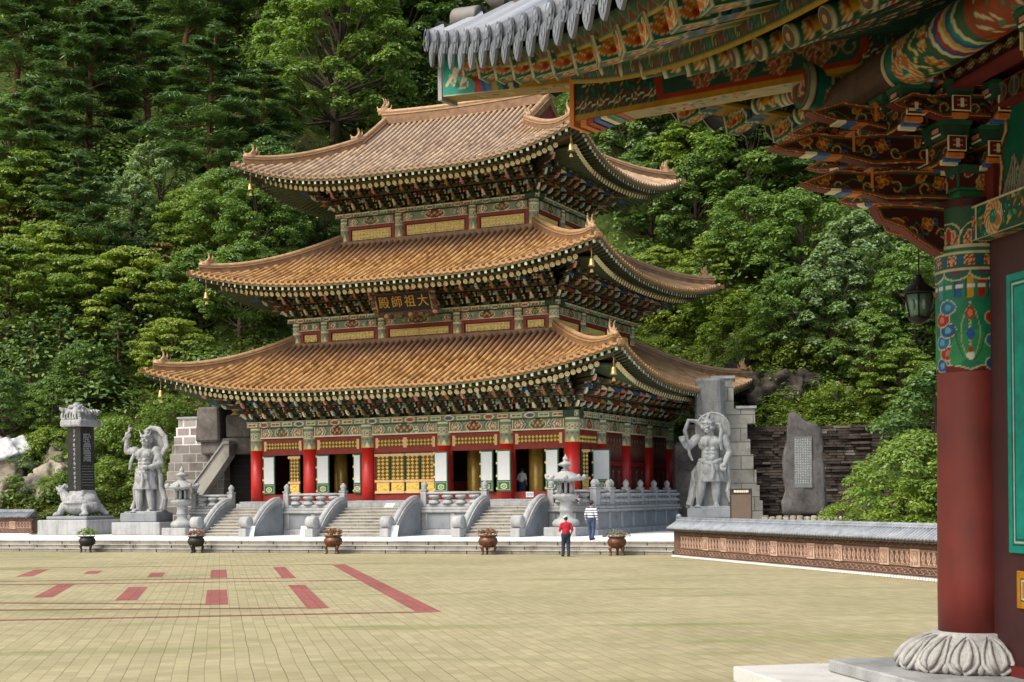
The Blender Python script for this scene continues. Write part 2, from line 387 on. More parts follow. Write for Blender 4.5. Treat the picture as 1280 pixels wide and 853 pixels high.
def terrm():
    t=NT('hillside_soil'); v=t.coord(); n=t.noise(v,.12,8,.65); n2=t.noise(v,1.3,6,.7)
    c=t.ramp(n,[(.35,(.030,.045,.012)),(.55,(.055,.085,.02)),(.7,(.09,.075,.035))]); c=t.mix(.8,c,t.ramp(n2,[(.3,(.4,.4,.4)),(.7,(1.3,1.3,1.2))]),'MULTIPLY')
    t.bump(n2,1,.3); return t.set(c,.95,0,.1)
mTerr=terrm()
def clothm(name,col): return M(name,col,.85,.18,14,.2,60)
mSkin=M('skin',(.42,.24,.17),.55,.08,8); mHair=M('hair',(.015,.012,.011),.6,.2,20)
mTerraC=M('terracotta_relief',(.27,.165,.122),.8,.25,2.2,.25,25); mTerraD=M('dark_terracotta',(.105,.06,.045),.85,.35,2.2,.3,25); mTerraL=M('pale_terracotta',(.45,.32,.25),.8,.18,3,.35,22)
mMortarDk=M('dark_joint',(.05,.042,.038),.9,.3,3)
# ------------------------------------------------------------------ painted (dancheong) surfaces: numpy drawing baked to a fine vertex grid
class Cv:
    def __init__(s,w,h,res,bg=PG):
        s.w,s.h=w,h; s.nx=max(2,int(w/res)+1); s.ny=max(2,int(h/res)+1)
        s.X,s.Y=np.meshgrid(np.linspace(0,w,s.nx),np.linspace(0,h,s.ny)); s.c=np.ones((s.ny,s.nx,3))*np.array(bg)
    def fill(s,m,c): s.c[m]=c
    def rect(s,x0,y0,x1,y1,c): s.fill((s.X>=x0)&(s.X<=x1)&(s.Y>=y0)&(s.Y<=y1),c)
    def ell(s,cx,cy,rx,ry,c,rot=0):
        dx,dy=s.X-cx,s.Y-cy; a=dx*math.cos(rot)+dy*math.sin(rot); b=-dx*math.sin(rot)+dy*math.cos(rot)
        s.fill((a/rx)**2+(b/ry)**2<=1,c)
    def poly(s,P,c):
        m=np.zeros(s.X.shape,bool); n=len(P)
        for i in range(n):
            (x1,y1),(x2,y2)=P[i],P[(i+1)%n]
            if y1==y2: continue
            m^=((y1>s.Y)!=(y2>s.Y))&(s.X<(x2-x1)*(s.Y-y1)/(y2-y1)+x1)
        s.fill(m,c)
    def line(s,P,w,c):
        for (x1,y1),(x2,y2) in zip(P[:-1],P[1:]):
            dx,dy=x2-x1,y2-y1; L=dx*dx+dy*dy+1e-12
            t=np.clip(((s.X-x1)*dx+(s.Y-y1)*dy)/L,0,1)
            s.fill((s.X-x1-t*dx)**2+(s.Y-y1-t*dy)**2<(w/2)**2,c)
    def curve(s,f,n,w,c): s.line([f(i/n) for i in range(n+1)],w,c)
    def petal(s,cx,cy,L,W,a,c,out=None,inner=None):
        x,y=cx+math.cos(a)*L/2,cy+math.sin(a)*L/2
        if out is not None: s.ell(x,y,L/2*1.14,W/2*1.3,out,a)
        s.ell(x,y,L/2,W/2,c,a)
        if inner is not None: s.ell(x+math.cos(a)*L*.12,y+math.sin(a)*L*.12,L/4,W/4,inner,a)
    def lotus(s,cx,cy,r,a0=math.pi/2,cols=(PO,PY),out=PC,n=7,spread=2.6):
        order=sorted(range(n),key=lambda k:-abs(k-(n-1)/2))
        for k in order:
            a=a0+(k-(n-1)/2)/(n-1)*spread
            s.petal(cx,cy,r*(1-.12*abs(k-(n-1)/2)),r*.38,a,cols[k%2],out,PR if k%2==0 else None)
        s.ell(cx,cy,r*.2,r*.2,PG)
    def flower(s,cx,cy,r,n=6,c=PR,out=PC,core=PY,ph=0):
        for k in range(n): s.petal(cx,cy,r,r*.75,ph+k*2*math.pi/n,c,out)
        s.ell(cx,cy,r*.36,r*.36,out); s.ell(cx,cy,r*.25,r*.25,core)
    def star(s,cx,cy,r,rng):
        cols=(PC,PO,PT,PR)
        for k in range(8):
            a=k*math.pi/4+.2; c=cols[k%4]
            s.line([(cx+math.cos(a)*r*.55,cy+math.sin(a)*r*.55),(cx+math.cos(a)*r,cy+math.sin(a)*r)],r*.17,c)
        s.ell(cx,cy,r*.38,r*.38,PC); s.ell(cx,cy,r*.26,r*.26,PK); s.ell(cx,cy,r*.12,r*.12,PO)
    def scroll(s,cx,cy,r,c,w,flip=1,a0=0):
        f=lambda t:(cx+r*(1-.55*t)*math.cos(a0+flip*t*5.2),cy+r*(1-.55*t)*math.sin(a0+flip*t*5.2))
        s.curve(f,14,w,c)
    def vine(s,y,amp,per,c,w,leaf=(PR,PT)):
        n=int(s.w/per*10)+2
        s.line([(i/n*s.w,y+amp*math.sin(i/n*s.w/per*2*math.pi)) for i in range(n+1)],w,c)
        k=0; x=per*.25
        while x<s.w:
            sg=1 if k%2==0 else -1
            s.ell(x,y-sg*amp*.2,per*.16,amp*.55,PC); s.ell(x,y-sg*amp*.2,per*.11,amp*.36,leaf[k%len(leaf)]); x+=per*.5; k+=1
    def frame(s,b,c,inset=0):
        a=inset
        s.fill(((s.X<a+b)|(s.X>s.w-a-b)|(s.Y<a+b)|(s.Y>s.h-a-b))&((s.X>=a)&(s.X<=s.w-a)&(s.Y>=a)&(s.Y<=s.h-a)),c)
    def bands(s,x,ws,cols,slant=0.0,wav=0.0,wn=2.0):
        off=slant*np.abs(s.Y/s.h-.5)*2*s.h+wav*np.sin(s.Y/s.h*math.pi*wn)
        for w,c in zip(ws,cols):
            s.fill((s.X-off>=x)&(s.X-off<x+w),c); x+=w
        return x
    def put(s,mb,fn,mat=None,smooth=False):
        P=fn(s.X.ravel(),s.Y.ravel()); P=[np.broadcast_to(np.asarray(q,float),s.X.size) for q in P]
        mb.grid(P[0].reshape(s.X.shape),P[1].reshape(s.X.shape),P[2].reshape(s.X.shape),mat or mP,smooth,s.c.reshape(-1,3))
def plane(o,ux,uy):
    o,ux,uy=np.array(o,float),np.array(ux,float),np.array(uy,float)
    return lambda X,Y:[o[k]+X*ux[k]+Y*uy[k] for k in range(3)]
def end_bands(c,L,mirror=True):
    """painted head pattern at both ends of a beam canvas"""
    h=c.h; k=h*.22
    for m in ((0,1) if mirror else (0,)):
        if m: c.c=c.c[:,::-1].copy()
        x=c.bands(0,[k*.5,k*.35,k*.35],[PK,PC,PR])
        c.rect(x,0,x+h*.9,h,(.13,.26,.17))
        c.flower(x+h*.45,h*.5,h*.34,6,(.28,.09,.06),PC,(.5,.34,.12))
        x+=h*.9
        c.bands(x,[k*.4,k*.35,k*.4,k*.35,k*.4,k*.3],[PC,(.25,.07,.05),(.06,.12,.2),PC,(.08,.2,.14),PK],slant=-.4)
        if m: c.c=c.c[:,::-1].copy()
def lintel_canvas(L,h,res,kind=0):
    c=Cv(L,h,res,(.17,.22,.14))
    rng=random.Random(int(L*100)+kind)
    for k in range(int(L/(h*.8))):
        c.scroll(rng.random()*L,h*(.3+.4*rng.random()),h*.22,PC if k%2 else PP,h*.07,1 if k%2 else -1,rng.random()*6)
    end_bands(c,L)
    if L>1.6:
        c.ell(L/2,h/2,L*.15,h*.50,PC); c.ell(L/2,h/2,L*.138,h*.44,(.10,.03,.02) if kind%2 else (.05,.09,.05))
        for k in range(5):
            x=L/2+(k-2)*L*.045; c.ell(x,h*(.5+.11*(-1)**k),L*.025,h*.17,(.40,.17,.07) if k%2==0 else (.28,.07,.04)); c.ell(x,h*(.5+.11*(-1)**k),L*.012,h*.08,(.5,.38,.16))
    c.rect(0,0,L,h*.09,PC); c.rect(0,h*.93,L,h,PK)
    return c
def plate_canvas(L,h,res):
    c=Cv(L,h,res,(.15,.19,.12)); n=max(2,int(L/(h*2.2))); p=L/n
    for k in range(n):
        x=(k+.5)*p
        if k%3==1: c.ell(x,h/2,p*.4,h*.4,PC); c.ell(x,h/2,p*.3,h*.28,(.28,.07,.04) if k%2 else (.06,.10,.18))
        else: c.rect(x-p*.4,h*.2,x+p*.4,h*.8,PC); c.rect(x-p*.33,h*.3,x+p*.33,h*.7,PT if k%2 else (.2,.05,.04)); c.ell(x,h/2,h*.14,h*.14,PY)
    c.rect(0,0,L,h*.08,PK); c.rect(0,h*.92,L,h,PC)
    return c
def beam(mb,a,b,w,h,m,up=(0,0,1)):
    a=np.array(a,float); b=np.array(b,float); d=b-a; L=np.linalg.norm(d); d/=L
    up=np.array(up,float); x=np.cross(d,up); x/=np.linalg.norm(x)+1e-9; u=np.cross(x,d)
    v=[p+sx*x*w/2+su*u*h/2 for p in (a,b) for sx,su in ((-1,-1),(1,-1),(1,1),(-1,1))]
    mb.add(v,np.array([(0,1,2,3),(7,6,5,4),(0,4,5,1),(1,5,6,2),(2,6,7,3),(3,7,4,0)]),m)
    return v
class Roof:
    """curved hipped roof on a rectangle of corner tips; e = distance inwards from the tip rectangle, c = distance from the nearest corner"""
    def __init__(s,R,din,zm,A,L,pw,E,h,k1=.75,gable=None):
        s.R,s.din,s.zm,s.A,s.L,s.pw,s.E,s.h,s.k1,s.gable=R,din,zm,A,L,pw,E,h,k1,gable
        xa,xb,ya,yb=R
        s.sides={'F':((xa,ya),(1,0),(0,1),xb-xa),'R':((xb,ya),(0,1),(-1,0),yb-ya),'B':((xb,yb),(-1,0),(0,-1),xb-xa),'L':((xa,yb),(0,-1),(1,0),yb-ya)}
    def k(s,c): return np.clip(1-np.asarray(c,float)/s.L,0,1)**s.pw
    def ins(s,c): return s.din*(1-np.clip(1-np.asarray(c,float)/s.L,0,1)**1.6)
    def ze(s,c): return s.zm+s.A*s.k(c)
    def z(s,c,e):
        q=np.maximum(0,(np.asarray(e,float)-s.ins(c)))/(s.E-s.din)
        return s.zm+s.h*(s.k1*q+(1-s.k1)*q*q)+s.A*s.k(c)*np.clip(1-q,0,1)**1.3
    def xy(s,side,t,e):
        o,al,inn,L=s.sides[side]
        return o[0]+al[0]*t+inn[0]*e, o[1]+al[1]*t+inn[1]*e
    def top(s,side,c):
        """inner end of a tile row at distance c from the corner"""
        if s.gable is None: return min(s.E,c)
        if side in 'FB': return s.E if c>=s.gable else c
        return min(c,s.gable)
    def tiles(s,mat,pitch,r,sides='FRBL',detail=False,capmat=None,seg=.45):
        mb=MB(); mb.UV=[]
        off=np.array([-.5,-.29,-.24,-.15,0,.15,.24,.29,.5]); hp=np.array([0,.0,.6,.9,1,.9,.6,.0,0])*r*1.55+np.array([-1,-.6,0,0,0,0,0,-.6,-1])*r*.25
        for sd in sides:
            Ls=s.sides[sd][3]; n=int(round(Ls/pitch)); p=Ls/n
            o,al,inn,_=s.sides[sd]; al=np.array(al); inn=np.array(inn)
            for i in range(n):
                t=(i+.5)*p; c=min(t,Ls-t); e0=float(s.ins(c)); e1=s.top(sd,c)
                if e1-e0<.12: e1=e0+.12
                ns=max(2,int((e1-e0)/seg)); E=np.linspace(e0,e1,ns+1)
                tk=t+off*p; ck=np.clip(np.minimum(tk,Ls-tk),0,None)
                TT,EE=np.meshgrid(tk,E); CC=np.broadcast_to(ck,TT.shape)
                Z=s.z(CC,EE)+hp
                X,Y=s.xy(sd,TT,EE)
                mb.grid(X,Y,Z,mat,True)
                mb.UV.append(np.column_stack([(i+off+.5+0*EE).ravel(),np.broadcast_to(((EE-e0)/(s.E-s.din)),TT.shape).ravel()]))
                # round end cap and drip tile
                zc=float(s.z(c,e0)); x,y=s.xy(sd,t,e0-.015); a=np.linspace(0,2*math.pi,9)[:-1]; rr=r*1.15
                P=[(x+al[0]*math.cos(q)*rr,y+al[1]*math.cos(q)*rr,zc+r*.5+math.sin(q)*rr) for q in a]
                m2=capmat or mat
                mb.add(P,np.array([list(range(8))]),m2); mb.UV.append(np.tile([.5,.5],(8,1)))
                if detail:
                    x2,y2=s.xy(sd,t,e0-.022); 
                    for kk,(f1,f2) in enumerate(((1.0,.8),)):
                        P=[(x2+al[0]*math.cos(q)*rr*f,y2+al[1]*math.cos(q)*rr*f,zc+r*.5+math.sin(q)*rr*f) for f in (1.0,.78) for q in a]
                        P2=[(px-inn[0]*.02,py-inn[1]*.02,pz) for px,py,pz in P]
                        fs=[(k2,(k2+1)%8,8+(k2+1)%8,8+k2) for k2 in range(8)]
                        mb.add(P2,np.array(fs),m2); mb.UV.append(np.tile([.5,.5],(16,1)))
                    for q in range(3):
                        aa=q*2.1+.5; cx_,cz_=math.cos(aa)*rr*.38,math.sin(aa)*rr*.38
                        P=[(x2-inn[0]*.012+al[0]*(cx_+math.cos(w)*rr*.28),y2-inn[1]*.012+al[1]*(cx_+math.cos(w)*rr*.28),zc+r*.5+cz_+math.sin(w)*rr*.28) for w in a]
                        mb.add(P,np.array([list(range(8))]),m2); mb.UV.append(np.tile([.5,.3],(8,1)))
                t2=t+p/2; c2=min(t2,Ls-t2)
                if 0<c2:
                    e2=float(s.ins(c2)); zc=float(s.z(c2,e2)); x,y=s.xy(sd,t2,e2-.03); w=p*.40; hd=r*(2.1 if detail else 1.3)
                    sh=[(-w,.1*r),(-w*.95,-hd*.45),(-w*.5,-hd*.8),(0,-hd),(w*.5,-hd*.8),(w*.95,-hd*.45),(w,.1*r)]
                    P=[(x+al[0]*q,y+al[1]*q,zc+zz) for q,zz in sh]+[(x+al[0]*q+inn[0]*.03,y+al[1]*q+inn[1]*.03,zc+zz) for q,zz in sh]
                    fs=[np.array([list(range(7))]),np.array([(k2,k2+7,k2+8,k2+1) for k2 in range(6)])]
                    mb.add(P,fs,m2); mb.UV.append(np.tile([.5,.5],(14,1)))
                    if detail:
                        for q in range(3):
                            P=[(x-inn[0]*.006+al[0]*((q-1)*w*.42+math.cos(w_)*w*.2),y-inn[1]*.006+al[1]*((q-1)*w*.42+math.cos(w_)*w*.2),zc-hd*(.36+.2*(q==1))+math.sin(w_)*hd*.17) for w_ in a]
                            mb.add(P,np.array([list(range(8))]),m2); mb.UV.append(np.tile([.5,.04],(8,1)))
        return mb
    def hip_path(s,corner,e0,e1,n=18,dz=0):
        xa,xb,ya,yb=s.R; sx={'FL':(xa,1,ya,1),'FR':(xb,-1,ya,1),'BR':(xb,-1,yb,-1),'BL':(xa,1,yb,-1)}[corner]
        return [(sx[0]+sx[1]*e,sx[2]+sx[3]*e,float(s.z(e,e))+dz) for e in np.linspace(e0,e1,n)]
    def ridge_strip(s,mb,path,w,h,m,mcap):
        # stacked ridge: body, two lighter courses and a rounded cap
        for z0,z1,ww,mm in ((-.1,h*.62,w,m),(h*.62,h*.74,w*1.16,mcap),(h*.74,h*.90,w*.9,m)):
            P=np.array(path)
            tan=np.gradient(P,axis=0); tan[:,2]=0; tan/=np.linalg.norm(tan,axis=1)[:,None]; nx=np.column_stack([-tan[:,1],tan[:,0],np.zeros(len(P))])
            A=[P+nx*ww/2+[0,0,z0],P-nx*ww/2+[0,0,z0],P-nx*ww/2+[0,0,z1],P+nx*ww/2+[0,0,z1]]
            k=len(P); V=np.vstack(A); f=[]
            for i in range(k-1):
                for q in range(4):
                    q2=(q+1)%4; f.append((q*k+i,q2*k+i,q2*k+i+1,q*k+i+1))
            mb.add(V,[np.array(f),np.array([[0,k,2*k,3*k],[4*k-1,3*k-1,2*k-1,k-1]])],mm)
        mb.tube([(x,y,z+h*.95) for x,y,z in path],w*.34,mcap,8)
    def eaves(s,mb,ewall,zdrop,pitch,mats,sides='FRBL',soff=.33,F=5.0,rb=.128,sq=.15):
        mSof,mRaf,mEnd,mSq,mSqEnd,mLine=mats
        for sd in sides:
            Ls=s.sides[sd][3]; o,al,inn,_=s.sides[sd]; al=np.array([*al,0.]); inn=np.array([*inn,0.])
            # soffit and eave boards
            T=np.concatenate([np.linspace(.02,s.L,26),np.linspace(s.L,Ls-s.L,8)[1:-1] if Ls>2*s.L+.5 else [],np.linspace(Ls-min(s.L,Ls/2),Ls-.02,26)]); T=np.unique(np.round(T,3)); Cc=np.minimum(T,Ls-T)
            rows=[]
            for q in np.linspace(0,1,7):
                e=s.ins(Cc)+.06+(np.minimum(ewall,np.maximum(Cc,.3))-s.ins(Cc)-.06).clip(.02)*q
                # plan fan near the corners keeps the soffit under the hip
                tt=np.where(T<Ls/2,np.maximum(T,np.minimum(e,ewall)*q),np.minimum(T,Ls-np.minimum(e,ewall)*q))
                ff=np.clip((e-s.ins(Cc))/(ewall-s.ins(Cc)),0,1); z=s.ze(Cc)*(1-ff)+s.zm*ff-.20+soff*(e-s.ins(Cc))
                x,y=s.xy(sd,tt,e); rows.append((x,y,z))
            X,Y,Z=(np.array([r[k] for r in rows]) for k in range(3)); mb.grid(X,Y,Z,mSof)
            def strip(e_off,z0,z1,m):
                e=s.ins(Cc)+e_off; x,y=s.xy(sd,T,e); z=s.ze(Cc)
                mb.grid(np.array([x,x]),np.array([y,y]),np.array([z+z0,z+z1]),m)
            strip(.02,-.14,.02,mLine[0]); strip(.05,-.21,-.10,mLine[1])
            strip(.90,-.40,-.05,mLine[2])
            def under(e0,e1,z,m):
                xs=[];ys=[]
                for e_ in (e0,e1):
                    x,y=s.xy(sd,T,s.ins(Cc)+e_); xs.append(x); ys.append(y)
                mb.grid(np.array(xs),np.array(ys),np.array([s.ze(Cc)+z]*2),m)
            under(.02,.05,-.14,mLine[0])
            n=int(round((Ls-.5)/pitch)); 
            for i in range(n+1):
                t=.25+i*(Ls-.5)/n; c=min(t,Ls-t); e0=float(s.ins(c))
                if c<F: ci=ewall+(c-.25)/(F-.25)*max(.1,F-ewall)
                else: ci=c
                ti=ci if t<Ls/2 else Ls-ci
                zo=float(s.ze(c)); zi=s.zm+soff*(ewall-s.din)
                def pt(q,dz):   # q: distance from eave along the rafter's run
                    f=q/(ewall-e0) if ewall>e0 else 0
                    x,y=s.xy(sd,t+(ti-t)*f,e0+q); return np.array([x,y,zo*(1-f)+s.zm*f+dz])
                a,b=pt(.10,-.30),pt(1.0,-.17)
                v=beam(mb,a,b,sq,sq*1.2,mSq)
                d=(a-b)/np.linalg.norm(a-b)*.004
                mb.add(np.array(v[:4])*.96+np.mean(v[:4],axis=0)*.04+d,np.array([(0,1,2,3)]),mSqEnd[i%2])
                if c>.7:
                    a,b=pt(.84,-.52),pt(max(1.2,ewall-e0-.1),soff*(ewall-s.din)-.42)
                    mb.tube([a,b],rb,mRaf,8,caps=False)
                    d=(a-b)/np.linalg.norm(a-b); x=np.cross(d,[0,0,1]); x/=np.linalg.norm(x); u=np.cross(x,d); q=np.arange(10)/10*2*math.pi
                    for rr,mm,of in ((rb*1.12,mEnd[0],.004),(rb*.6,mEnd[1],.010),(rb*.4,mEnd[2],.016)):
                        mb.add([a+d*of+rr*(math.cos(w)*x+math.sin(w)*u) for w in q],np.array([list(range(10))]),mm)
def ornament(name,h,m,parent,loc,rz,seed=0,voxel=None):
    """glazed dragon-head finial: open jaw, eye, swept horns and mane, one carved lump"""
    r=random.Random(seed); b=MB()
    b.at((0,0,0),0,h)
    b.ell((0,0,.28),(.22,.16,.26),m); b.ell((-.2,0,.34),(.2,.12,.12),m); b.ell((-.18,0,.14),(.16,.11,.07),m)
    b.tube([(-.02,.08,.45),(.12,.1,.68),(.06,.12,.92),(-.06,.12,1.0)],[.08,.06,.04,.02],m); b.tube([(-.02,-.08,.45),(.12,-.1,.66),(.08,-.12,.86),(-.04,-.12,.96)],[.08,.06,.04,.02],m)
    b.tube([(.1,0,.4),(.3,0,.62),(.26,0,.86)],[.1,.07,.02],m); b.tube([(.15,0,.25),(.4,.05,.38),(.46,.05,.62)],[.1,.07,.02],m); b.tube([(.1,0,.1),(.36,-.04,.1),(.5,-.04,.3)],[.1,.08,.02],m)
    b.tube([(-.3,0,.42),(-.4,0,.52),(-.36,0,.6)],[.06,.04,.02],m)
    o=remesh(b,name,voxel or h*.045,parent,loc,rz,1); return o
# ================================================================== THE THREE-STOREY HALL
HX,HY,HA=3.32,78.44,rad(-25.4)
W,D=20.7,15.6
def HL(x,y,z=0):   # hall local -> world
    c,s_=math.cos(HA),math.sin(HA); return Vector((HX+x*c-y*s_,HY+x*s_+y*c,z))
hall=thing('temple_hall','three storey wooden temple hall with stacked orange tiled roofs and red columns','temple hall',(HX,HY,0),HA)
COLX=[-20.7,-16.9,-12.9,-7.87,-3.94,0.]; COLY=[0,3.9,7.8,11.7,15.6]
R1=Roof((-25.47,4.77,-4.77,20.37),.5,8.78,1.62,12.5,2.4,6.62,3.3)
R2=Roof((-23.54,2.84,-2.84,18.44),.45,15.0,1.25,10.6,2.4,6.85,3.42)
R3=Roof((-21.63,.93,-.93,16.53),.45,21.42,1.5,8.7,2.4,8.73,5.05,.84,gable=5.65)
eave_m=(M('soffit_brown_green',(.075,.052,.028),.7,.4,4),M('rafter_green',(.06,.085,.04),.65,.3,5),(M('rafter_end_cream',(.60,.50,.27),.6,.2,8),M('rafter_end_gold',(.42,.30,.10),.6,.15,8),M('rafter_end_pale',(.62,.55,.34),.6,.15,8)),M('flying_rafter_paint',(.045,.048,.026),.65,.3,5),(M('rafter_tip_green',(.24,.23,.13),.6,.3,5),M('rafter_tip_pale',(.42,.45,.34),.6,.2,5)),(mRidge,M('eave_board_green',(.15,.13,.055),.65,.3,4),M('eave_board_ochre',(.16,.12,.05),.65,.3,4)))
def hip_things(roof,R,e_in,mt,hw,hh,orn):
    for cn in ('FL','FR','BR','BL'):
        b=MB(); R.ridge_strip(b,R.hip_path(cn,.45,e_in,20),hw,hh,mRidge,mRidgeL); rid=b.build('ridge',roof)
        hb=MB(); p=R.hip_path(cn,.25,5.2,12,-.24)
        for q in range(len(p)-1): beam(hb,p[q],p[q+1],.26,.24,mHip)
        p=R.hip_path(cn,-.08,.30,2,-.10); beam(hb,p[0],p[1],.28,.26,mRidge); hb.build('hip_rafter',roof)
    ang={'FL':rad(-135)+math.pi,'FR':rad(-45)+math.pi,'BR':rad(45)+math.pi,'BL':rad(135)+math.pi}
    for k,(cn,e,h) in enumerate(orn):
        x,y,z=R.hip_path(cn,e,e+.1,2)[0]
        ornament('ridge_ornament',h,mRidgeL,roof,(x,y,z+.18),ang[cn],k)
mHip=M('hip_rafter_paint',(.12,.085,.04),.65,.4,4)
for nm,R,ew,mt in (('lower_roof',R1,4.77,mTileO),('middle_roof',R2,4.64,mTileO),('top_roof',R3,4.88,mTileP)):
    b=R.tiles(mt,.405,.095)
    roof=b.build('roof',hall); roof['label']={'lower_roof':'widest lower roof of orange glazed tiles','middle_roof':'middle roof of orange glazed tiles','top_roof':'pale top roof with a ridge, sky sheen put into its tile colour'}[nm]
    e=MB(); R.eaves(e,ew,0,.41,eave_m); e.build('eaves',roof)
    if nm=='top_roof':
        hip_things(roof,R,5.65,mt,.42,.5,[(c,.8,1.15) for c in ('FL','FR','BR','BL')]+[(c,5.45,1.1) for c in ('FL','FR')])
        g=MB(); xa,xb,ya,yb=R.R; zr=R.zm+R.h
        ridge=[(x,(ya+yb)/2,zr+.35*abs((x-(xa+xb)/2)/6.0)**2.2*.5) for x in np.linspace(xa+5.45,xb-5.45,17)]
        R.ridge_strip(g,ridge,.5,.75,mRidge,mRidgeL); g.build('main_ridge',roof)
        for sx,xx in ((-1,xa+5.65),(1,xb-5.65)):
            for sy in (1,-1):
                y0=ya if sy==1 else yb
                P=[(xx,y0+sy*ee,float(R.z(8,ee))+.02) for ee in np.linspace(5.55,8.7,10)]
                g=MB(); R.ridge_strip(g,P,.42,.5,mRidge,mRidgeL); g.build('gable_ridge',roof)
            c_=[(ya+5.65,float(R.z(8,5.65))-.1),((ya+yb)/2,zr-.1),(yb-5.65,float(R.z(8,5.65))-.1)]
            g=MB(); g.prism(c_,xx-.12,xx+.12,mMar,axes='yz'); g.build('gable_wall',roof)
        for x,rz in ((xa+5.45,0),(xb-5.45,math.pi)): ornament('ridge_ornament',1.25,mRidgeL,roof,(x,(ya+yb)/2,zr+.6),rz,3)
    else:
        hip_things(roof,R,R.E-.1,mt,.42,.5,[(c,.8,1.15) for c in ('FL','FR','BR','BL')])
# ---- bracket clusters
def cluster(b,reach=1.0,diag=False,seed=0):
    r=random.Random(seed); tipc=[mCr,mOc,mTipW,[mBl,mOc,mRd][seed%3],mPk]
    b.bx((-.17,-.17,.0),(.17,.17,.2),mBG,tap=1.25)
    nt=5
    for k in range(nt):
        z=.2+.30*k; y=-(.38+.42*k)*reach
        b.bx((-.07,.3,z),(.07,y,z+.2),mBD)
        # tongue: rises out of the arm and curls down to a pale tip
        t=[(y,z+.2),(y-.16,z+.16),(y-.34,z+.2),(y-.44,z+.30),(y-.36,z+.10),(y-.18,z-.02),(y,z-.0)] if k%2==0 else [(y,z+.2),(y-.2,z+.18),(y-.4,z+.02),(y-.46,z-.1),(y-.3,z-.04),(y-.12,z-.04),(y,z)]
        b.prism(t,-.065,.065,tipc[(k+seed)%5],axes='yz')
        b.prism([(q[0]*1.0,q[1]) for q in [(y+.02,z+.205),(y-.17,z+.17),(y-.1,z-.02),(y+.02,z-.005)]],-.072,.072,mBG,axes='yz')
        b.bx((-.02,y-.005,z-.01),(.02,y+.3,z-.004),mOr)
        if not diag:
            for yy,l in (((-.42*k)*reach,.40+.04*k),):
                b.bx((-l,yy-.06,z+.0),(l,yy+.06,z+.17),mBD if k%2 else mBG)
                for sx in (-1,0,1):
                    b.bx((sx*(l-.1)-.09,yy-.10,z+.17),(sx*(l-.1)+.09,yy+.10,z+.30),mBG,tap=1.2)
                    b.bx((sx*(l-.1)-.07,yy-.112,z+.19),(sx*(l-.1)+.07,yy-.104,z+.25),[mOc,mCr,mTipW][(k+sx)%3])
                for sx in (-1,1): b.bx((sx*l,yy-.075,z+.02),(sx*(l-.10),yy-.062,z+.15),[mCr,mTipW,mRd][k%3])
mTipW=M('pale_green_paint',(.42,.52,.44),.6,.2,6)
mOc=M('ochre_paint',(.30,.19,.06),.6,.3,6)
mBG=M('bracket_green',(.070,.085,.045),.65,.5,5); mBD=M('bracket_dark',(.058,.046,.027),.7,.5,5)
BR=[]
for sd in range(3):
    b=MB(); cluster(b,1.0,False,sd); BR.append(b.mesh('bracket_set'))
bc=MB()
cluster(bc,1.0,False,1); 
bc.at((0,0,0),rad(90)); cluster(bc,1.0,False,2)
bc.at((0,0,0),rad(45)); cluster(bc,1.42,True,0); bc.at((0,0,.3),rad(45)); cluster(bc,1.3,True,3)
BRC=bc.mesh('corner_bracket')
def put_bracket(mesh,x,y,z,rz,name='bracket_set',s=1):
    o=bpy.data.objects.new(name,mesh); COL.objects.link(o); o.parent=hall; o.location=(x,y,z); o.rotation_euler=(0,0,rz); o.scale=(1,1,s); return o
def storey_brackets(xs,ys,ztop,nf):
    xL,xR,yF,yB=xs[0],xs[-1],ys[0],ys[-1]; q=0
    for a,b_ in zip(xs[:-1],xs[1:]):
        n=max(1,int(round((b_-a)/1.0)))
        for i in range(n):
            x=a+(b_-a)*i/n
            if x>xL+.1: put_bracket(BR[q%3],x,yF,ztop,0); q+=1
    for a,b_ in zip(ys[:-1],ys[1:]):
        n=max(1,int(round((b_-a)/1.0)))
        for i in range(n):
            y=a+(b_-a)*i/n
            if y>yF+.1: put_bracket(BR[q%3],xR,y,ztop,rad(90)); q+=1
    put_bracket(BRC,xR,yF,ztop,0,'corner_bracket'); put_bracket(BRC,xL,yF,ztop,rad(-90),'corner_bracket'); put_bracket(BRC,xR,yB,ztop,rad(90),'corner_bracket')
X2=[-18.9,-16.9,-12.9,-7.87,-3.94,-1.8]; Y2=[1.8,5.7,9.9,13.8]; X3=[-16.75,-12.9,-7.87,-3.95]; Y3=[3.95,7.8,11.65]
storey_brackets(COLX,COLY,7.28,0); storey_brackets(X2,Y2,13.58,1); storey_brackets(X3,Y3,20.15,2)
# ---- columns
mPaleBand=M('pale_column_paint',(.30,.33,.24),.6,.3,6)
def col_paint(zs,r0):
    """painted capital band as a cylinder grid"""
    w=2*math.pi*r0; h=zs[1]-zs[0]; c=Cv(w,h,.045,(.24,.27,.17))
    for k in range(8):
        x=(k+.5)*w/8; c.poly([(x-w/16,0),(x,h*.28),(x+w/16,0)],(.50,.36,.12) if k%2 else PC); c.ell(x,h*.36,w*.03,h*.05,(.3,.09,.06) if k%2 else (.08,.14,.2))
        c.ell(x,h*.62,w*.045,h*.09,PC); c.ell(x,h*.62,w*.03,h*.06,(.3,.10,.06) if k%2==0 else (.08,.24,.16))
    c.rect(0,h*.46,w,h*.5,PC); c.rect(0,h*.74,w,h*.79,PC); c.rect(0,h*.79,w,h*.9,(.14,.24,.16)); c.rect(0,h*.9,w,h,PC); c.rect(0,0,w,h*.03,PY)
    b=MB(); c.put(b,lambda X,Y:[r0*np.cos(X/r0),r0*np.sin(X/r0),zs[0]+Y],None,True); return b
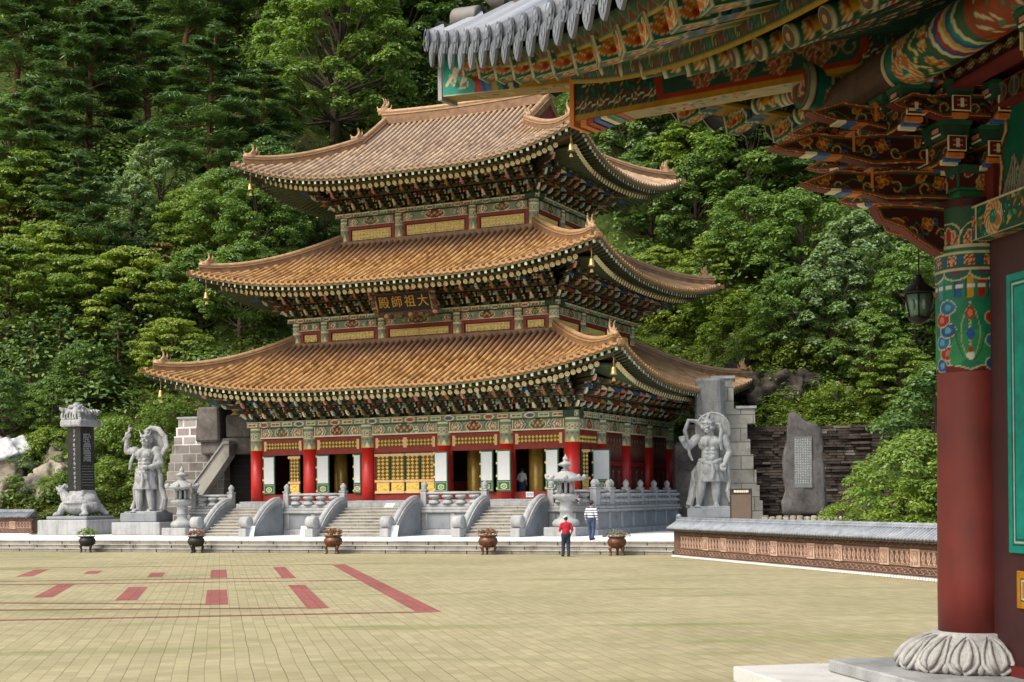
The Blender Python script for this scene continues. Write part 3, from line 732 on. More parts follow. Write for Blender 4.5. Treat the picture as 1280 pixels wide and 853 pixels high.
def column(x,y,z0,zr,z1,r,parent=hall,base=True):
    b=MB(); b.lathe([(r*1.02,z0),(r,z0+(zr-z0)*.3),(r*.985,zr)],mColRed if base else mPaleBand,20); o=b.build('column',parent,(x,y,0))
    c=col_paint((zr,z1),r*.985); c.build('capital_band',o)
    if base:
        s=MB(); s.bx((-r*1.5,-r*1.5,z0-.12),(r*1.5,r*1.5,z0+.0),mGran,.04); s.build('base_stone',o)
    return o
seen=[(x,0) for x in COLX]+[(0,y) for y in COLY[1:]]
cproto=column(0,0,2.5,5.56,6.9,.41)
kids()
def cp(o,x,y):
    c=copy_tree(o,hall); c.location=(x,y,0); return c
for x,y in seen:
    if (x,y)!=(0.,0): cp(cproto,x,y)
for x,y in [(-20.7,yy) for yy in COLY[1:]]: cp(cproto,x,y)
for zs,XX,YY in (((12.0,12.1,13.3),X2,Y2),((18.35,18.45,19.95),X3,Y3)):
    c=column(0,0,zs[0],zs[1],zs[2],.30,hall,False); c.location=(XX[-1],YY[0],0); kids()
    for x in XX[:-1]: cp(c,x,YY[0])
    for y in YY[1:]: cp(c,XX[-1],y)
# ---- beams (lintel + plate) and walls
def face(side,a,b_,off):   # returns plane mapping for canvas along wall; X from a to b_
    if side=='F': return lambda X,Y,z: [a+X,0*X+off,z+Y]
    return lambda X,Y,z: [0*X+off,a+X,z+Y]
def put_face(c,mb,side,a,off,z):
    if side=='F': c.put(mb,lambda X,Y:[a+X,off,z+Y])
    else: c.put(mb,lambda X,Y:[off,a+X,z+Y])
def storey(XX,YY,zl0,zl1,zp1,r,res):
    k=0
    for side,pts,off in (('F',XX,YY[0]),('R',YY,XX[-1])):
        s_=-1 if side=='F' else 1
        for a,b_ in zip(pts[:-1],pts[1:]):
            L=b_-a-2*r*.8
            mb=MB(); c=lintel_canvas(L,zl1-zl0,res,k); k+=1
            A=a+r*.8
            put_face(c,mb,side,A,off+s_*.2,zl0)
            if side=='F': mb.bx((A,off-.19,zl0+.002),(A+L,off+.19,zl1-.002),mDG)
            else: mb.bx((off-.19,A,zl0+.002),(off+.19,A+L,zl1-.002),mDG)
            mb.build('lintel',hall)
        mb=MB(); a,b_=pts[0]-.55,pts[-1]+.55
        c=plate_canvas(b_-a,zp1-zl1,res); put_face(c,mb,side,a,off+s_*.33,zl1)
        if side=='F': mb.bx((a,off-.325,zl1+.003),(b_,off+.325,zp1),mDG)
        else: mb.bx((off-.325,a,zl1+.003),(off+.325,b_,zp1),mDG)
        mb.build('plate_beam',hall)
        # boarding behind the brackets
storey(COLX,COLY,6.27,6.9,7.28,.41,.05); storey(X2,Y2,12.82,13.3,13.58,.3,.05); storey(X3,Y3,19.35,19.87,20.15,.3,.05)
core=MB()
for XX,YY,z0,z1 in ((COLX,COLY,7.25,10.0),(X2,Y2,13.5,16.3),(X3,Y3,20.1,22.9)):
    core.bx((XX[0]+.12,YY[0]+.12,z0),(XX[-1]-.12,YY[-1]-.12,z1),M('bracket_board_'+str(int(z0)),(.060,.034,.020),.8,.4,3))
core.bx((X2[0]+.14,Y2[0]+.14,11.2),(X2[-1]-.14,Y2[-1]-.14,13.5),mMar); core.bx((X3[0]+.14,Y3[0]+.14,17.4),(X3[-1]-.14,Y3[-1]-.14,20.1),mMar)
core.build('core_wall',hall)
# flashing where upper walls meet the roof below
fl=MB()
for XX,YY,z in ((X2,Y2,12.0),(X3,Y3,18.35)):
    fl.bx((XX[0]-.4,YY[0]-.42,z-.25),(XX[-1]+.4,YY[0]-.0,z+.05),mRidge); fl.bx((XX[-1]+.0,YY[0]-.4,z-.25),(XX[-1]+.42,YY[-1]+.4,z+.05),mRidge)
fl.build('flashing_ridge',hall)
# upper lattice panels
def lattice(w,h,m=None):
    b=MB(); b.bx((0,.0,0),(w,.05,h),m or mGoldDk)
    n=max(2,int(w/.21)); q=max(2,int(h/.19)); dx=w/n; dz=h/q
    V=[];F=[]
    for i in range(n):
        for j in range(q):
            x,z=(i+.5)*dx,(j+.5)*dz; k=len(V); V+=[(x-dx*.42,0,z),(x,0,z-dz*.46),(x+dx*.42,0,z),(x,0,z+dz*.46),(x,-.06,z)]; F+=[(k,k+1,k+4),(k+1,k+2,k+4),(k+2,k+3,k+4),(k+3,k,k+4)]
    b.add(V,np.array(F),mGold); return b
mGoldDk=M('gold_shadow_paint',(.10,.055,.012),.6,.3,5)
mPaleGold=M('pale_gold_lattice',(.52,.44,.20),.6,.3,6)
def upper_panels(XX,YY,z0,z1):
    for side,pts,off in (('F',XX,YY[0]),('R',YY,XX[-1])):
        for a,b_ in zip(pts[:-1],pts[1:]):
            b=MB(); A,B=a+.3,b_-.3
            if side=='R': b.at((off,0,0),rad(90)); y=0
            else: b.at((0,off,0),0)
            b.bx((A,-.05,z0),(B,.08,z1),mMar)
            b.bx((A,-.12,z1-.17),(B,-.03,z1),mMarL); b.bx((A,-.12,z0),(B,-.03,z0+.16),mMarL); b.bx((A,-.12,z0+.16),(A+.16,-.03,z1-.17),mMarL); b.bx((B-.16,-.12,z0+.16),(B,-.03,z1-.17),mMarL)
            o=b.build('wall_panel',hall)
            n=2 if (B-A)>3.6 else 1; w=(B-A-.5)/n
            for k in range(n):
                l=lattice(w-.04,z1-z0-.46,mPaleGold)
                if side=='F': q=l.build('lattice',o,(A+.25+k*w,off-.085,z0+.22))
                else: q=l.build('lattice',o,(off+.085,A+.25+k*w,z0+.22),rad(90))
mMarL=M('red_brown_frame',(.20,.016,.013),.55,.25,3)
upper_panels(X2,Y2,11.95,12.82); upper_panels(X3,Y3,18.3,19.35)
# ---- ground storey bays
mGoldPk=M('gilt_fitting',(.62,.40,.20),.5,.2,8)
def wall_bay(x0,x1,kind):
    A,B=x0+.36,x1-.36; b=MB()
    b.bx((A,-.05,5.25),(B,.1,6.27),mMarL); b.bx((A,-.06,2.5),(B,.12,2.9),mMarL)
    b.bx((A,-.04,2.9),(A+.14,.1,5.25),mMarL); b.bx((B-.14,-.04,2.9),(B,.1,5.25),mMarL)
    o=b.build('bay_frame',hall)
    n=2 if kind=='gold' else 1; w=(B-A-.5)/n
    for k in range(n): 
        lattice(w-.06,.42).build('transom_lattice',o,(A+.27+k*w,-.085,5.6))
    for k in range(n):
        for sx in (0,w-.06):
            f=MB(); f.bx((sx-.08,-.10,-.08),(sx+.08,-.02,.50),mGoldPk); f.build('transom_fitting',o,(A+.27+k*w,0,5.6))
    return o
def leaf(kind,x0,x1,y,ang=0,side='F'):
    w=x1-x0; b=MB()
    if kind=='white':
        b.bx((0,-.04,0),(w,.04,2.3),mG2)
        o=b.build('door_leaf',hall)
        p=MB(); p.bx((.07,-.055,.62),(w-.07,-.043,2.22),mWhite); p.build('paper_pane',o)
        c=Cv(w-.14,.46,.03,PG); c.frame(.03,PC); c.ell((w-.14)/2,.2,.2,.15,PC); c.ell((w-.14)/2,.2,.15,.11,PT); c.ell((w-.14)/2,.2,.07,.06,PY)
        p=MB(); c.put(p,plane((.07,-.05,.08),(1,0,0),(0,0,1))); p.build('foot_panel',o)
        for z in (.1,.8,1.5,2.15):
            f=MB(); f.bx((-.03,-.06,z),(.06,-.045,z+.12),mGold); f.build('hinge',o)
    else:
        b.bx((0,-.04,0),(w,.04,2.3),mG2); o=b.build('door_leaf',hall); o['label']='closed door leaf of gold openwork'
        p=lattice(w-.1,1.5); p.build('gold_panel',o,(.05,-.07,.72))
        p=MB(); p.bx((.05,-.08,.06),(w-.05,-.043,.6),mGold)
        for k in range(9): p.ell((.12+random.random()*(w-.24),-.08,.12+random.random()*.4),(.09,.03,.07),mGold,8,6)
        p.build('gold_foot',o)
        for z in (.0,.64,2.14):
            f=MB(); f.bx((-.06,-.13,z-.03),(w+.06,-.085,z+.11),mGoldPk); f.build('gilt_fitting',o)
    o.location=(x0,y,2.92); o.rotation_euler=(0,0,ang); return o
mG2=M('door_green',(.018,.085,.04),.5,.3,4)
B=list(zip(COLX[:-1],COLX[1:]))
for i,(a,c) in enumerate(B): wall_bay(a,c,'gold' if i==2 else 'x')
leaf('white',B[0][0]+.5,B[0][0]+1.3,-.12,rad(6)); leaf('gold',B[0][1]-1.45,B[0][1]-.72,-.02)
leaf('white',B[1][0]+.5,B[1][0]+1.35,-.12,rad(5)); leaf('white',B[1][1]-.95,B[1][1]-.38,-.1,rad(-8))
a,c=B[2]; w=(c-a-1.1)/4
for k in range(4): leaf('gold',a+.55+k*w,a+.55+(k+1)*w-.05,-.02)
leaf('white',B[3][0]-.35,B[3][0]+.5,-.62,rad(4)); leaf('white',B[3][1]-1.6,B[3][1]-.75,-.14,rad(-5))
leaf('white',B[4][0]-.35,B[4][0]+.5,-.62,rad(4)); leaf('white',B[4][1]-1.55,B[4][1]-.72,-.14,rad(-5))
# side bays: open green door then painted murals
sb=list(zip(COLY[:-1],COLY[1:]))
for i,(a,c) in enumerate(sb):
    b=MB(); b.at((0,0,0),rad(90)); A,Bq=a+.36,c-.36
    b.bx((A,-.06,2.5),(Bq,.12,2.9),mMarL); b.build('door_sill',hall); b=MB(); b.at((0,0,0),rad(90)); b.bx((A,-.05,5.25),(Bq,.1,6.27),mMarL)
    if i: b.bx((A,-.02,2.9),(Bq,.1,5.25),mMar); b.bx((A,-.07,4.35),(Bq,-.021,4.6),mMarL)
    o=b.build('bay_frame',hall)
    if i:
        for z0,z1 in ((2.95,4.3),(4.68,6.2)):
            L=Bq-A-.3; c_=Cv(L,z1-z0,.05,(.10,.022,.018)); rr=random.Random(i*7+int(z0)); c_.frame(.05,(.03,.008,.007))
            for q in range(3 if z0<4 else 6):
                x=L*(q+.5)/(3 if z0<4 else 6); h=z1-z0
                c_.ell(x,h*.45,.2,h*.34,(.16,.05,.035)); c_.ell(x,h*.78,.09,.1,(.30,.20,.14)); c_.scroll(x,h*.45,.25,(.25,.17,.11),.035,1,rr.random()*6); c_.scroll(x+.1,h*.3,.18,(.06,.10,.07),.04,-1,rr.random()*6)
            p=MB(); c_.put(p,lambda X,Y:[.055+0*X,A+.15+X,z0+Y]); p.build('mural',o)
    else:
        l=lattice(Bq-A-.6,.45); l.build('transom_lattice',o,(.085,A+.3,5.55),rad(90))
        lf=leaf('white',0,1.0,0); lf.location=(.35,A+1.6,2.92); lf.rotation_euler=(0,0,rad(25))
        lf=leaf('gold',0,.7,0); lf.location=(.3,A+.1,2.92); lf.rotation_euler=(0,0,rad(80))
# left + back walls, floor, interior
b=MB(); b.bx((-W-.1,.3,2.5),(-W+.1,D-.3,7.25),mMar); b.bx((-W,D-.1,2.5),(0,D+.1,7.25),mMar); b.build('wall',hall)
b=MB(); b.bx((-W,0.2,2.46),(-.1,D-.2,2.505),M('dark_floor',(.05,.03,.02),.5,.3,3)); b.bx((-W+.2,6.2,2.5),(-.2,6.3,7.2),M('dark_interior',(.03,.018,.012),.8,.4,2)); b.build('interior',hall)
g=MB(); g.lathe([(.44,2.5),(.42,3),(.42,7.2)],mGoldCol,20); go=g.build('gilded_column',hall,(COLX[1]+.86,2.0,0))
for x in COLX[2:5]:
    c=go.copy(); COL.objects.link(c); c.location=(x+.86,2.0,0)
alt=MB(); alt.bx((-W*.5-2.5,5.2,2.5),(-W*.5+2.5,6.1,3.6),mRd); alt.build('altar_table',hall)
# ---- name board 大祖師殿 read right to left
TB=rad(22)
nb=thing('name_board','dark carved board with four gold characters above the second storey','name board',HL(-10.38,.12,13.42),HA)
b=MB(); b.at((0,0,0),0,1,TB); b.bx((-1.75,-.06,0),(1.75,.06,1.0),mBk)
b.bx((-1.85,-.1,-.1),(1.85,.0,-.005),mBrn); b.bx((-1.85,-.1,1.005),(1.85,.0,1.1),mBrn); b.bx((-1.85,-.1,-.005),(-1.755,.0,1.005),mRidgeL); b.bx((1.755,-.1,-.005),(1.85,.0,1.005),mRidgeL); b.build('panel',nb)
b=MB(); b.at((0,0,0),0,1,TB); rr=random.Random(3)
for k in range(44):
    t=k/44*2*math.pi; x=2.0*max(-1,min(1,1.25*math.cos(t))); z=.5+.78*max(-1,min(1,1.25*math.sin(t)))
    b.ell((x+rr.uniform(-.08,.08),-.05,z+rr.uniform(-.06,.06)),(.2,.1,.15),[mBrn,mRidge,mBG,mMar,mRidgeL][k%5],8,6)
b.build('carved_frame',nb)
def text(s_,size,m,parent,loc,rot,name='lettering',depth=.01):
    cu=bpy.data.curves.new(name,'FONT'); cu.body=s_; cu.size=size; cu.extrude=depth; cu.align_x='CENTER'; cu.align_y='CENTER'; cu.materials.append(m)
    o=bpy.data.objects.new(name,cu); COL.objects.link(o)
    dg=bpy.context.evaluated_depsgraph_get(); me=bpy.data.meshes.new_from_object(o.evaluated_get(dg)); bpy.data.objects.remove(o); bpy.data.curves.remove(cu)
    o=bpy.data.objects.new(name,me); COL.objects.link(o); o.parent=parent; o.location=loc; o.rotation_euler=rot
    if not me.materials: me.materials.append(m)
    return o
mBoardGold=M('board_gold',(.50,.27,.035),.5,.2,6)
for k,ch in enumerate('殿師祖大'):
    text(ch,.74,mBoardGold,nb,(-1.27+k*.85,-.08*math.cos(TB)-.5*math.sin(TB),-.08*math.sin(TB)+.5*math.cos(TB)),(rad(90)+TB,0,0),'character',.012)
# ---- wind bells under the eave corners
def bell(label,corner,R):
    x,y,z=R.hip_path(corner,.75,.8,2,-.33)[0]; p=HL(x,y,z)
    t=thing('wind_bell',label,'wind bell',p,0,'wind bells under the roof corners')
    b=MB(); b.tube([(0,0,0),(0,0,-.75)],.03,mBell,6); b.build('chain',t)
    b=MB(); b.lathe([(.03,-.75),(.10,-.80),(.13,-.95),(.15,-1.12),(.20,-1.2),(.17,-1.2)],mBell,12); b.build('bell_body',t)
    b=MB(); b.tube([(0,0,-1.1),(0,0,-1.35)],.012,mIron,5); b.bx((-.10,-.01,-1.52),(.10,.01,-1.34),mBell,tap=.5); b.build('clapper',t)
bell('small brass bell hanging from the left tip of the lowest roof','FL',R1); bell('small brass bell hanging from the near right corner of the lowest roof','FR',R1)
bell('small brass bell hanging from the left tip of the middle roof','FL',R2); bell('small brass bell hanging from the near right corner of the middle roof','FR',R2)
bell('small brass bell hanging from the left tip of the top roof','FL',R3); bell('small brass bell hanging from the near right corner of the top roof','FR',R3)
# ================================================================== GROUND, STEPS, TERRACE
def slab(name,poly,z0,z1,m,kind='structure'):
    b=MB(); b.prism(poly,z0,z1,m,axes='xy'); o=b.build(name)
    if kind: struct(o,kind)
    return o
b=MB(); b.add([(-260,-60,0),(260,-60,0),(260,330,0),(-260,330,0)],np.array([(0,1,2,3)]),mPave); struct(b.build('plaza_paving'))
# red brick bands set into the paving, (q,p) paving axes
qv=np.array([math.cos(PAVE_ANG),math.sin(PAVE_ANG)]); pv=np.array([-math.sin(PAVE_ANG),math.cos(PAVE_ANG)])
b=MB()
def band(quad,z):
    v=[(*(qv*q+pv*p),z) for q,p in quad]; b.add(v,np.array([(0,1,2,3)]),mPaveR)
for q0,q1,p0,p1 in ((-6.9,-6.35,52.2,57.4),(-4.75,-4.25,53.2,55.5),(-2.4,-1.9,50.1,53.1),(-.3,.25,48.6,54.3),(2.0,2.45,47.4,55.7),(4.3,4.85,31.8,56.8),(-4.9,-4.4,40.4,46.5),(-2.65,-2.1,38.4,44.3),(-.35,.2,35.9,42.),(2.0,2.5,33.85,43.5)):
    band(((q0,p0),(q1,p0),(q1,p1),(q0,p1)),.004)
for (qa,pa_),(qb,pb),w in (((-17,33.6),(4.31,31.85),.25),((-17,38.8),(2.0,33.95),.25),((-17,43.5),(-.35,36.05),.25),((-17,48.6),(4.32,45.2),.25),((-17,50.9),(2.0,47.5),.25),((-17,60.9),(4.31,56.75),.16)):
    band(((qa,pa_),(qb,pb),(qb,pb+w),(qa,pa_+w)),.008)
struct(b.build('red_paving_bands'))
# low steps of the lower terrace
mStepR=masonry('shaded_riser_stone',2.2,4.0,((.27,.26,.235),(.22,.21,.19)),(.10,.09,.08),msize=.012,bump=.35)  # darker copy of the step stone; nosing shade put into the riser colour
dirS=np.array([27.95,-11.97]); dirS/=np.linalg.norm(dirS); nS=np.array([-dirS[1],dirS[0]])  # into the terrace
S0=np.array([5.54,62.73]); SE=np.array([6.9,62.73-1.36*11.97/27.95])
def sp(t,o): return SE-dirS*t+nS*o    # t metres leftwards from the right end, o inwards
TH=.57
stp=thing('terrace_steps','three long low weathered stone steps along the front of the white terrace','steps',(*SE,0),math.atan2(dirS[1],dirS[0]))
for k in range(3):
    b=MB(); b.bx((-75,.34*k,0 if k==0 else .19*k),(0,.34*k+.36 if k<2 else .34*k+.6,.19*(k+1)-.055),mStepR); b.bx((-75,.34*k-.035,.19*(k+1)-.053),(0,.34*k+.36 if k<2 else .34*k+.6,.19*(k+1)),mStepS,.012); b.build('step',stp)
b=MB()
for k in range(3):
    for j in range(34):
        x=-1.2-j*2.15+(.6 if k%2 else 0)+random.uniform(-.3,.3); b.bx((x-.012,.34*k-.038,.19*k+.01),(x+.012,.34*k+.012,.19*(k+1)-.012),mMortarDk)
b.build('joint',stp)
p0=sp(75,1.27); p1=sp(0,1.27)
slab('terrace_paving',[tuple(p0),tuple(p1),(7.15,60.2),(12.6,41.08),(15.8,29.9),(70,29.9),(70,125),(-70,125),(-75,105)],-.2,TH,mWPave)
# ---- hall terrace
ter=thing('hall_terrace','pale granite platform with framed front panels carrying the temple hall','terrace',(HX,HY,0),HA)
TX0,TX1,TY0,TY1=-23.35,2.65,-3.2,18.4
b=MB(); b.bx((TX0,TY0,.4),(TX1,TY1,1.8),mGran); b.bx((TX0-.12,TY0-.12,.4),(TX1+.12,TY1+.1,.86),mGran,.03); b.build('base',ter)
b=MB(); b.bx((TX0-.16,TY0-.16,1.8),(TX1+.16,TY1+.1,1.93),mGran,.03); b.bx((TX0-.08,TY0-.08,1.932),(TX1+.08,TY1+.1,2.1),mGran,.03); b.build('ledge',ter)
def panel(x0,x1,side='F'):
    b=MB()
    if side=='F':
        b.bx((x0,TY0-.05,.9),(x0+.14,TY0-.003,1.78),mGran); b.bx((x1-.14,TY0-.05,.9),(x1,TY0-.003,1.78),mGran); b.bx((x0+.18,TY0-.02,.93),(x1-.18,TY0-.003,1.74),mGranD,.015)
    else:
        b.bx((TX1+.003,x0,.9),(TX1+.05,x0+.14,1.78),mGran); b.bx((TX1+.003,x1-.14,.9),(TX1+.05,x1,1.78),mGran); b.bx((TX1+.003,x0+.18,.93),(TX1+.02,x1-.18,1.74),mGranD,.015)
    b.build('panel',ter)
for a,c,n in ((-16.4,-12.9,2),(-7.4,-4.0,2),(.2,2.6,2),(-23.3,-20.6,2)):
    for k in range(n): panel(a+(c-a)*k/n,a+(c-a)*(k+1)/n)
for k in range(12): panel(TY0+.05+k*1.78,TY0+.05+(k+1)*1.78,'R')
b=MB(); b.bx((-21.65,-.95,2.1),(.95,16.55,2.38),mGran,.03); b.bx((-21.5,-.8,2.38),(.8,16.4,2.49),mGran,.02); b.build('plinth',ter)
# ---- stairs
def stairs(label,x0,x1):
    t=thing('stone_stairs',label,'stairs',HL(x0,TY0-.18,TH),HA); w=x1-x0; n=9; rise=(2.1-TH)/n; run=.34
    b=MB()
    for k in range(n): b.bx((.42,-(n-k)*run,0 if k==0 else rise*k),(w-.42,-(n-k-1)*run if k<n-1 else .02,rise*(k+1)-.052),mStepR); b.bx((.42,-(n-k)*run-.035,rise*(k+1)-.05),(w-.42,-(n-k-1)*run if k<n-1 else .02,rise*(k+1)),mStepS,.01)
    b.build('treads',t)
    for x in (0,w-.44):
        c=MB(); L=n*run
        out=[(.0,0),(.0,2.05)]
        for q in np.linspace(0,1,12): out.append((-.15-(L-.55)*q, .55+1.5*math.cos(q*math.pi/2)**.9))
        out+=[(-L+.1,.5),(-L+.1,0)]
        c.prism(out,x,x+.44,mGran,axes='yz')
        c.prism([(o[0]*.93-.02,o[1]*.93-.12) if o[1]>.2 else (o[0]*.93-.02,.08) for o in out],x-.02,x+.46,mGranD,axes='yz')
        c.tube([(x+.22,o[0],o[1]-.02) for o in out[1:-2]],.16,mGran,10)
        o=c.build('stair_cheek',t)
        d=MB(); d.frame((x-.06,-L-.18,.78),(0,1,0),(0,0,1),(1,0,0)); d.lathe([(.0,0),(.30,0),(.34,.04),(.34,.52),(.30,.56),(0,.56)],mGran,20); d.lathe([(.0,-.02),(.18,-.02),(.18,0),(0,0)],mGranD,14)
        d.reset(); d.bx((x-.04,-L-.55,0),(x+.48,-L+.2,.45),mGran,.03); d.build('drum_stone',o)
stairs('right flight of stone stairs leading to the open doors behind the people',-3.8,0.0)
stairs('centre flight of stone stairs below the closed gold doors',-12.7,-7.6)
stairs('left flight of stone stairs rising beside the left stone lantern',-20.4,-16.6)
# ---- balustrades
def post_mesh():
    b=MB(); b.bx((-.17,-.17,0),(.17,.17,.88),mGran,.03); b.bx((-.2,-.2,.88),(.2,.2,.96),mGran,.02)
    b.lathe([(.12,.96),(.17,1.02),(.12,1.06),(.18,1.14),(.17,1.24),(.09,1.34),(.02,1.40)],mGran,12); return b.mesh('post')
def bal_mesh():
    b=MB(); b.lathe([(.22,0),(.33,.05),(.30,.12),(.17,.25),(.13,.24),(.17,.28),(.30,.36),(.34,.44),(.25,.5)],mGran,12); return b.mesh('baluster')
PM_,BM_=post_mesh(),bal_mesh()
def link(me,name,parent,loc,rz=0):
    o=bpy.data.objects.new(name,me); COL.objects.link(o); o.parent=parent; o.location=loc; o.rotation_euler=(0,0,rz); return o
def balustrade(label,pts,nbal):
    p0=np.array(pts[0],float); t=thing('balustrade',label,'balustrade',HL(*pts[0],2.1),HA)
    for p in pts: link(PM_,'post',t,(*(np.array(p)-p0),0))
    for a,c in zip(pts[:-1],pts[1:]):
        a=np.array(a,float)-p0; c=np.array(c,float)-p0; d=c-a; L=np.linalg.norm(d); d/=L; ang=math.atan2(d[1],d[0])
        b=MB(); b.bx((.15,-.12,.0),(L-.15,.12,.16),mGran,.02); o=b.build('base_rail',t,(*a,0)); o.rotation_euler=(0,0,ang)
        b=MB(); b.tube([(.15,0,.76),(L-.15,0,.76)],.10,mGran,8,sq=(1.2,.8)); o=b.build('handrail',t,(*a,0)); o.rotation_euler=(0,0,ang)
        n=max(1,int(round((L-.4)/nbal)))
        for k in range(n):
            q=a+d*(.2+(L-.4)*(k+.5)/n); link(BM_,'baluster',t,(*q,.16))
balustrade('stone railing between the left and the centre stairs',[(-16.55,-3.0),(-12.75,-3.0)],.85)
balustrade('stone railing between the centre and the right stairs',[(-7.55,-3.0),(-3.85,-3.0)],.85)
balustrade('short stone railing behind the right stone lantern',[(.05,-3.0),(2.45,-3.0)],.8)
balustrade('long stone railing running back along the shaded side of the hall',[(2.45,-.6+2.25*k) for k in range(9)],.72)
balustrade('short stone railing left of the left stairs behind a lantern',[(-23.1,-3.0),(-20.45,-3.0)],.8)
# corner bay joins the side run
balustrade('stone railing bay turning the near corner above the man in stripes',[(2.45,-2.65),(2.45,-.95)],.72)
# ---- stepped masonry retaining walls either side
def rz_thing(n,l,c,loc,rz): return thing(n,l,c,loc,rz)
t=thing('masonry_wall','stepped grey block wall with white joints at its top behind the left guardian','stone wall',(-20.4,92.5,0),rad(-16))
b=MB()
for k in range(10): b.bx((-1.75+.10*max(0,k-4)-(.35 if k<4 else 0)-(.2 if k<2 else 0),-.9+.04*k,.56+.56*k),(2.5,1.8,.56+.56*(k+1)),mMason)
b.build('blocks',t); b=MB()
for k in range(10,13): b.bx((-1.75+.13*(k-5),-.9+.04*k,.56+.56*k),(2.3,1.8,.56+.56*(k+1)),mMasonT)
b.build('cap_blocks',t)
b=MB(); b.bx((-.9,-.5,7.84),(2.3,1.9,7.96),mGran); b.build('coping',t)
t=thing('standing_slab','dark rough stone slab capping the left block wall beside the roof','rock slab',(-18.9,91.3,0),rad(-16))
b=MB(); b.bx((-.95,-.6,6.3),(.75,1.6,8.5),mSlab,.12,.9); b.build('upright_slab',t); b=MB(); b.bx((-.7,-.35,5.5),(6.2,1.8,6.5),mSlab,.1); b.bx((.9,-.1,6.5),(6.2,1.8,8.0),mSlab,.12); b.build('lintel_slab',t)
b=MB(); b.bx((.1,.9,.4),(6,1.6,5.5),mBk)
for k in range(14): b.bx((.1,.80,.7+.34*k),(6,.9,.76+.34*k),mIron)
b.build('slatted_screen',t)
b=MB(); b.bx((.2,.1,.4),(6,.85,1.9),mMason); b.build('base_blocks',t)
t=thing('sloping_coping','pale sloping stone coping beside the left block wall','stone coping',(-18.35,90.2,0),rad(-16))
b=MB(); b.prism([(-1.6,2.6),(-1.6,3.5),(.55,6.1),(.9,6.1),(.9,5.35),(-1.0,2.9),(-1.0,2.6)],-.3,.5,mGranOld); b.prism([(-1.72,3.42),(-1.58,3.68),(.55,6.3),(.95,6.3),(.95,6.11),(.55,6.11)],-.4,.6,mGran); b.prism([(-1.58,.4),(-1.58,2.59),(-1.02,2.59),(-.3,2.0),(-.3,.4)],-.25,.45,mGranOld); b.build('coping_stone',t)
# right side
t=thing('masonry_wall','tall stepped pale block wall behind the right guardian statue','stone wall',(13.0,86.5,0),rad(-8))
b=MB()
for k in range(7): b.bx((-2.6,-.7+.05*k,.4+.92*k),(2.15-.17*k,2,.4+.92*(k+1)),mMason2)
b.build('blocks',t); b=MB(); b.bx((-.9,-.3,6.85),(1.6,2,7.75),mMason2); b.bx((-.9,-.3,7.75),(.35,2,9.55),mMason2); b.build('cap_blocks',t)
b=MB(); b.bx((-1.0,-.4,9.55),(.45,2.1,9.72),mGran); b.bx((.47,-.4,7.75),(1.7,2.1,7.9),mGran); b.build('coping',t)
t=thing('standing_slab','upright squared grey rock directly behind the right guardian head','rock slab',(11.6,85.5,0),rad(-20))
b=MB(); b.bx((-.62,-.7,5.8),(.98,1.0,9.5),mGreySlab,.16,.94); b.build('rock',t); b=MB(); b.bx((-2.2,.2,.4),(.6,1.4,5.79),mSlab,.2); b.build('dark_footing',t)
t=thing('layered_wall','long dark dry stone wall of thin layered rocks','stone wall',(14.6,87.2,0),rad(-7))
b=MB(); rr=random.Random(4)
n=60; 
b.bx((-.3,.45,.3),(34,2.2,6.5),mLayer)
for k in range(38):
    z=.45+k*.165; x=-.3
    while x<30:
        L=rr.uniform(.35,1.3); b.bx((x,rr.uniform(.0,.36),z+.012),(x+L-.03,.6,z+rr.uniform(.135,.16)),mLayS[rr.choice((0,0,1,1,2,3))]); x+=L
b.build('courses',t)
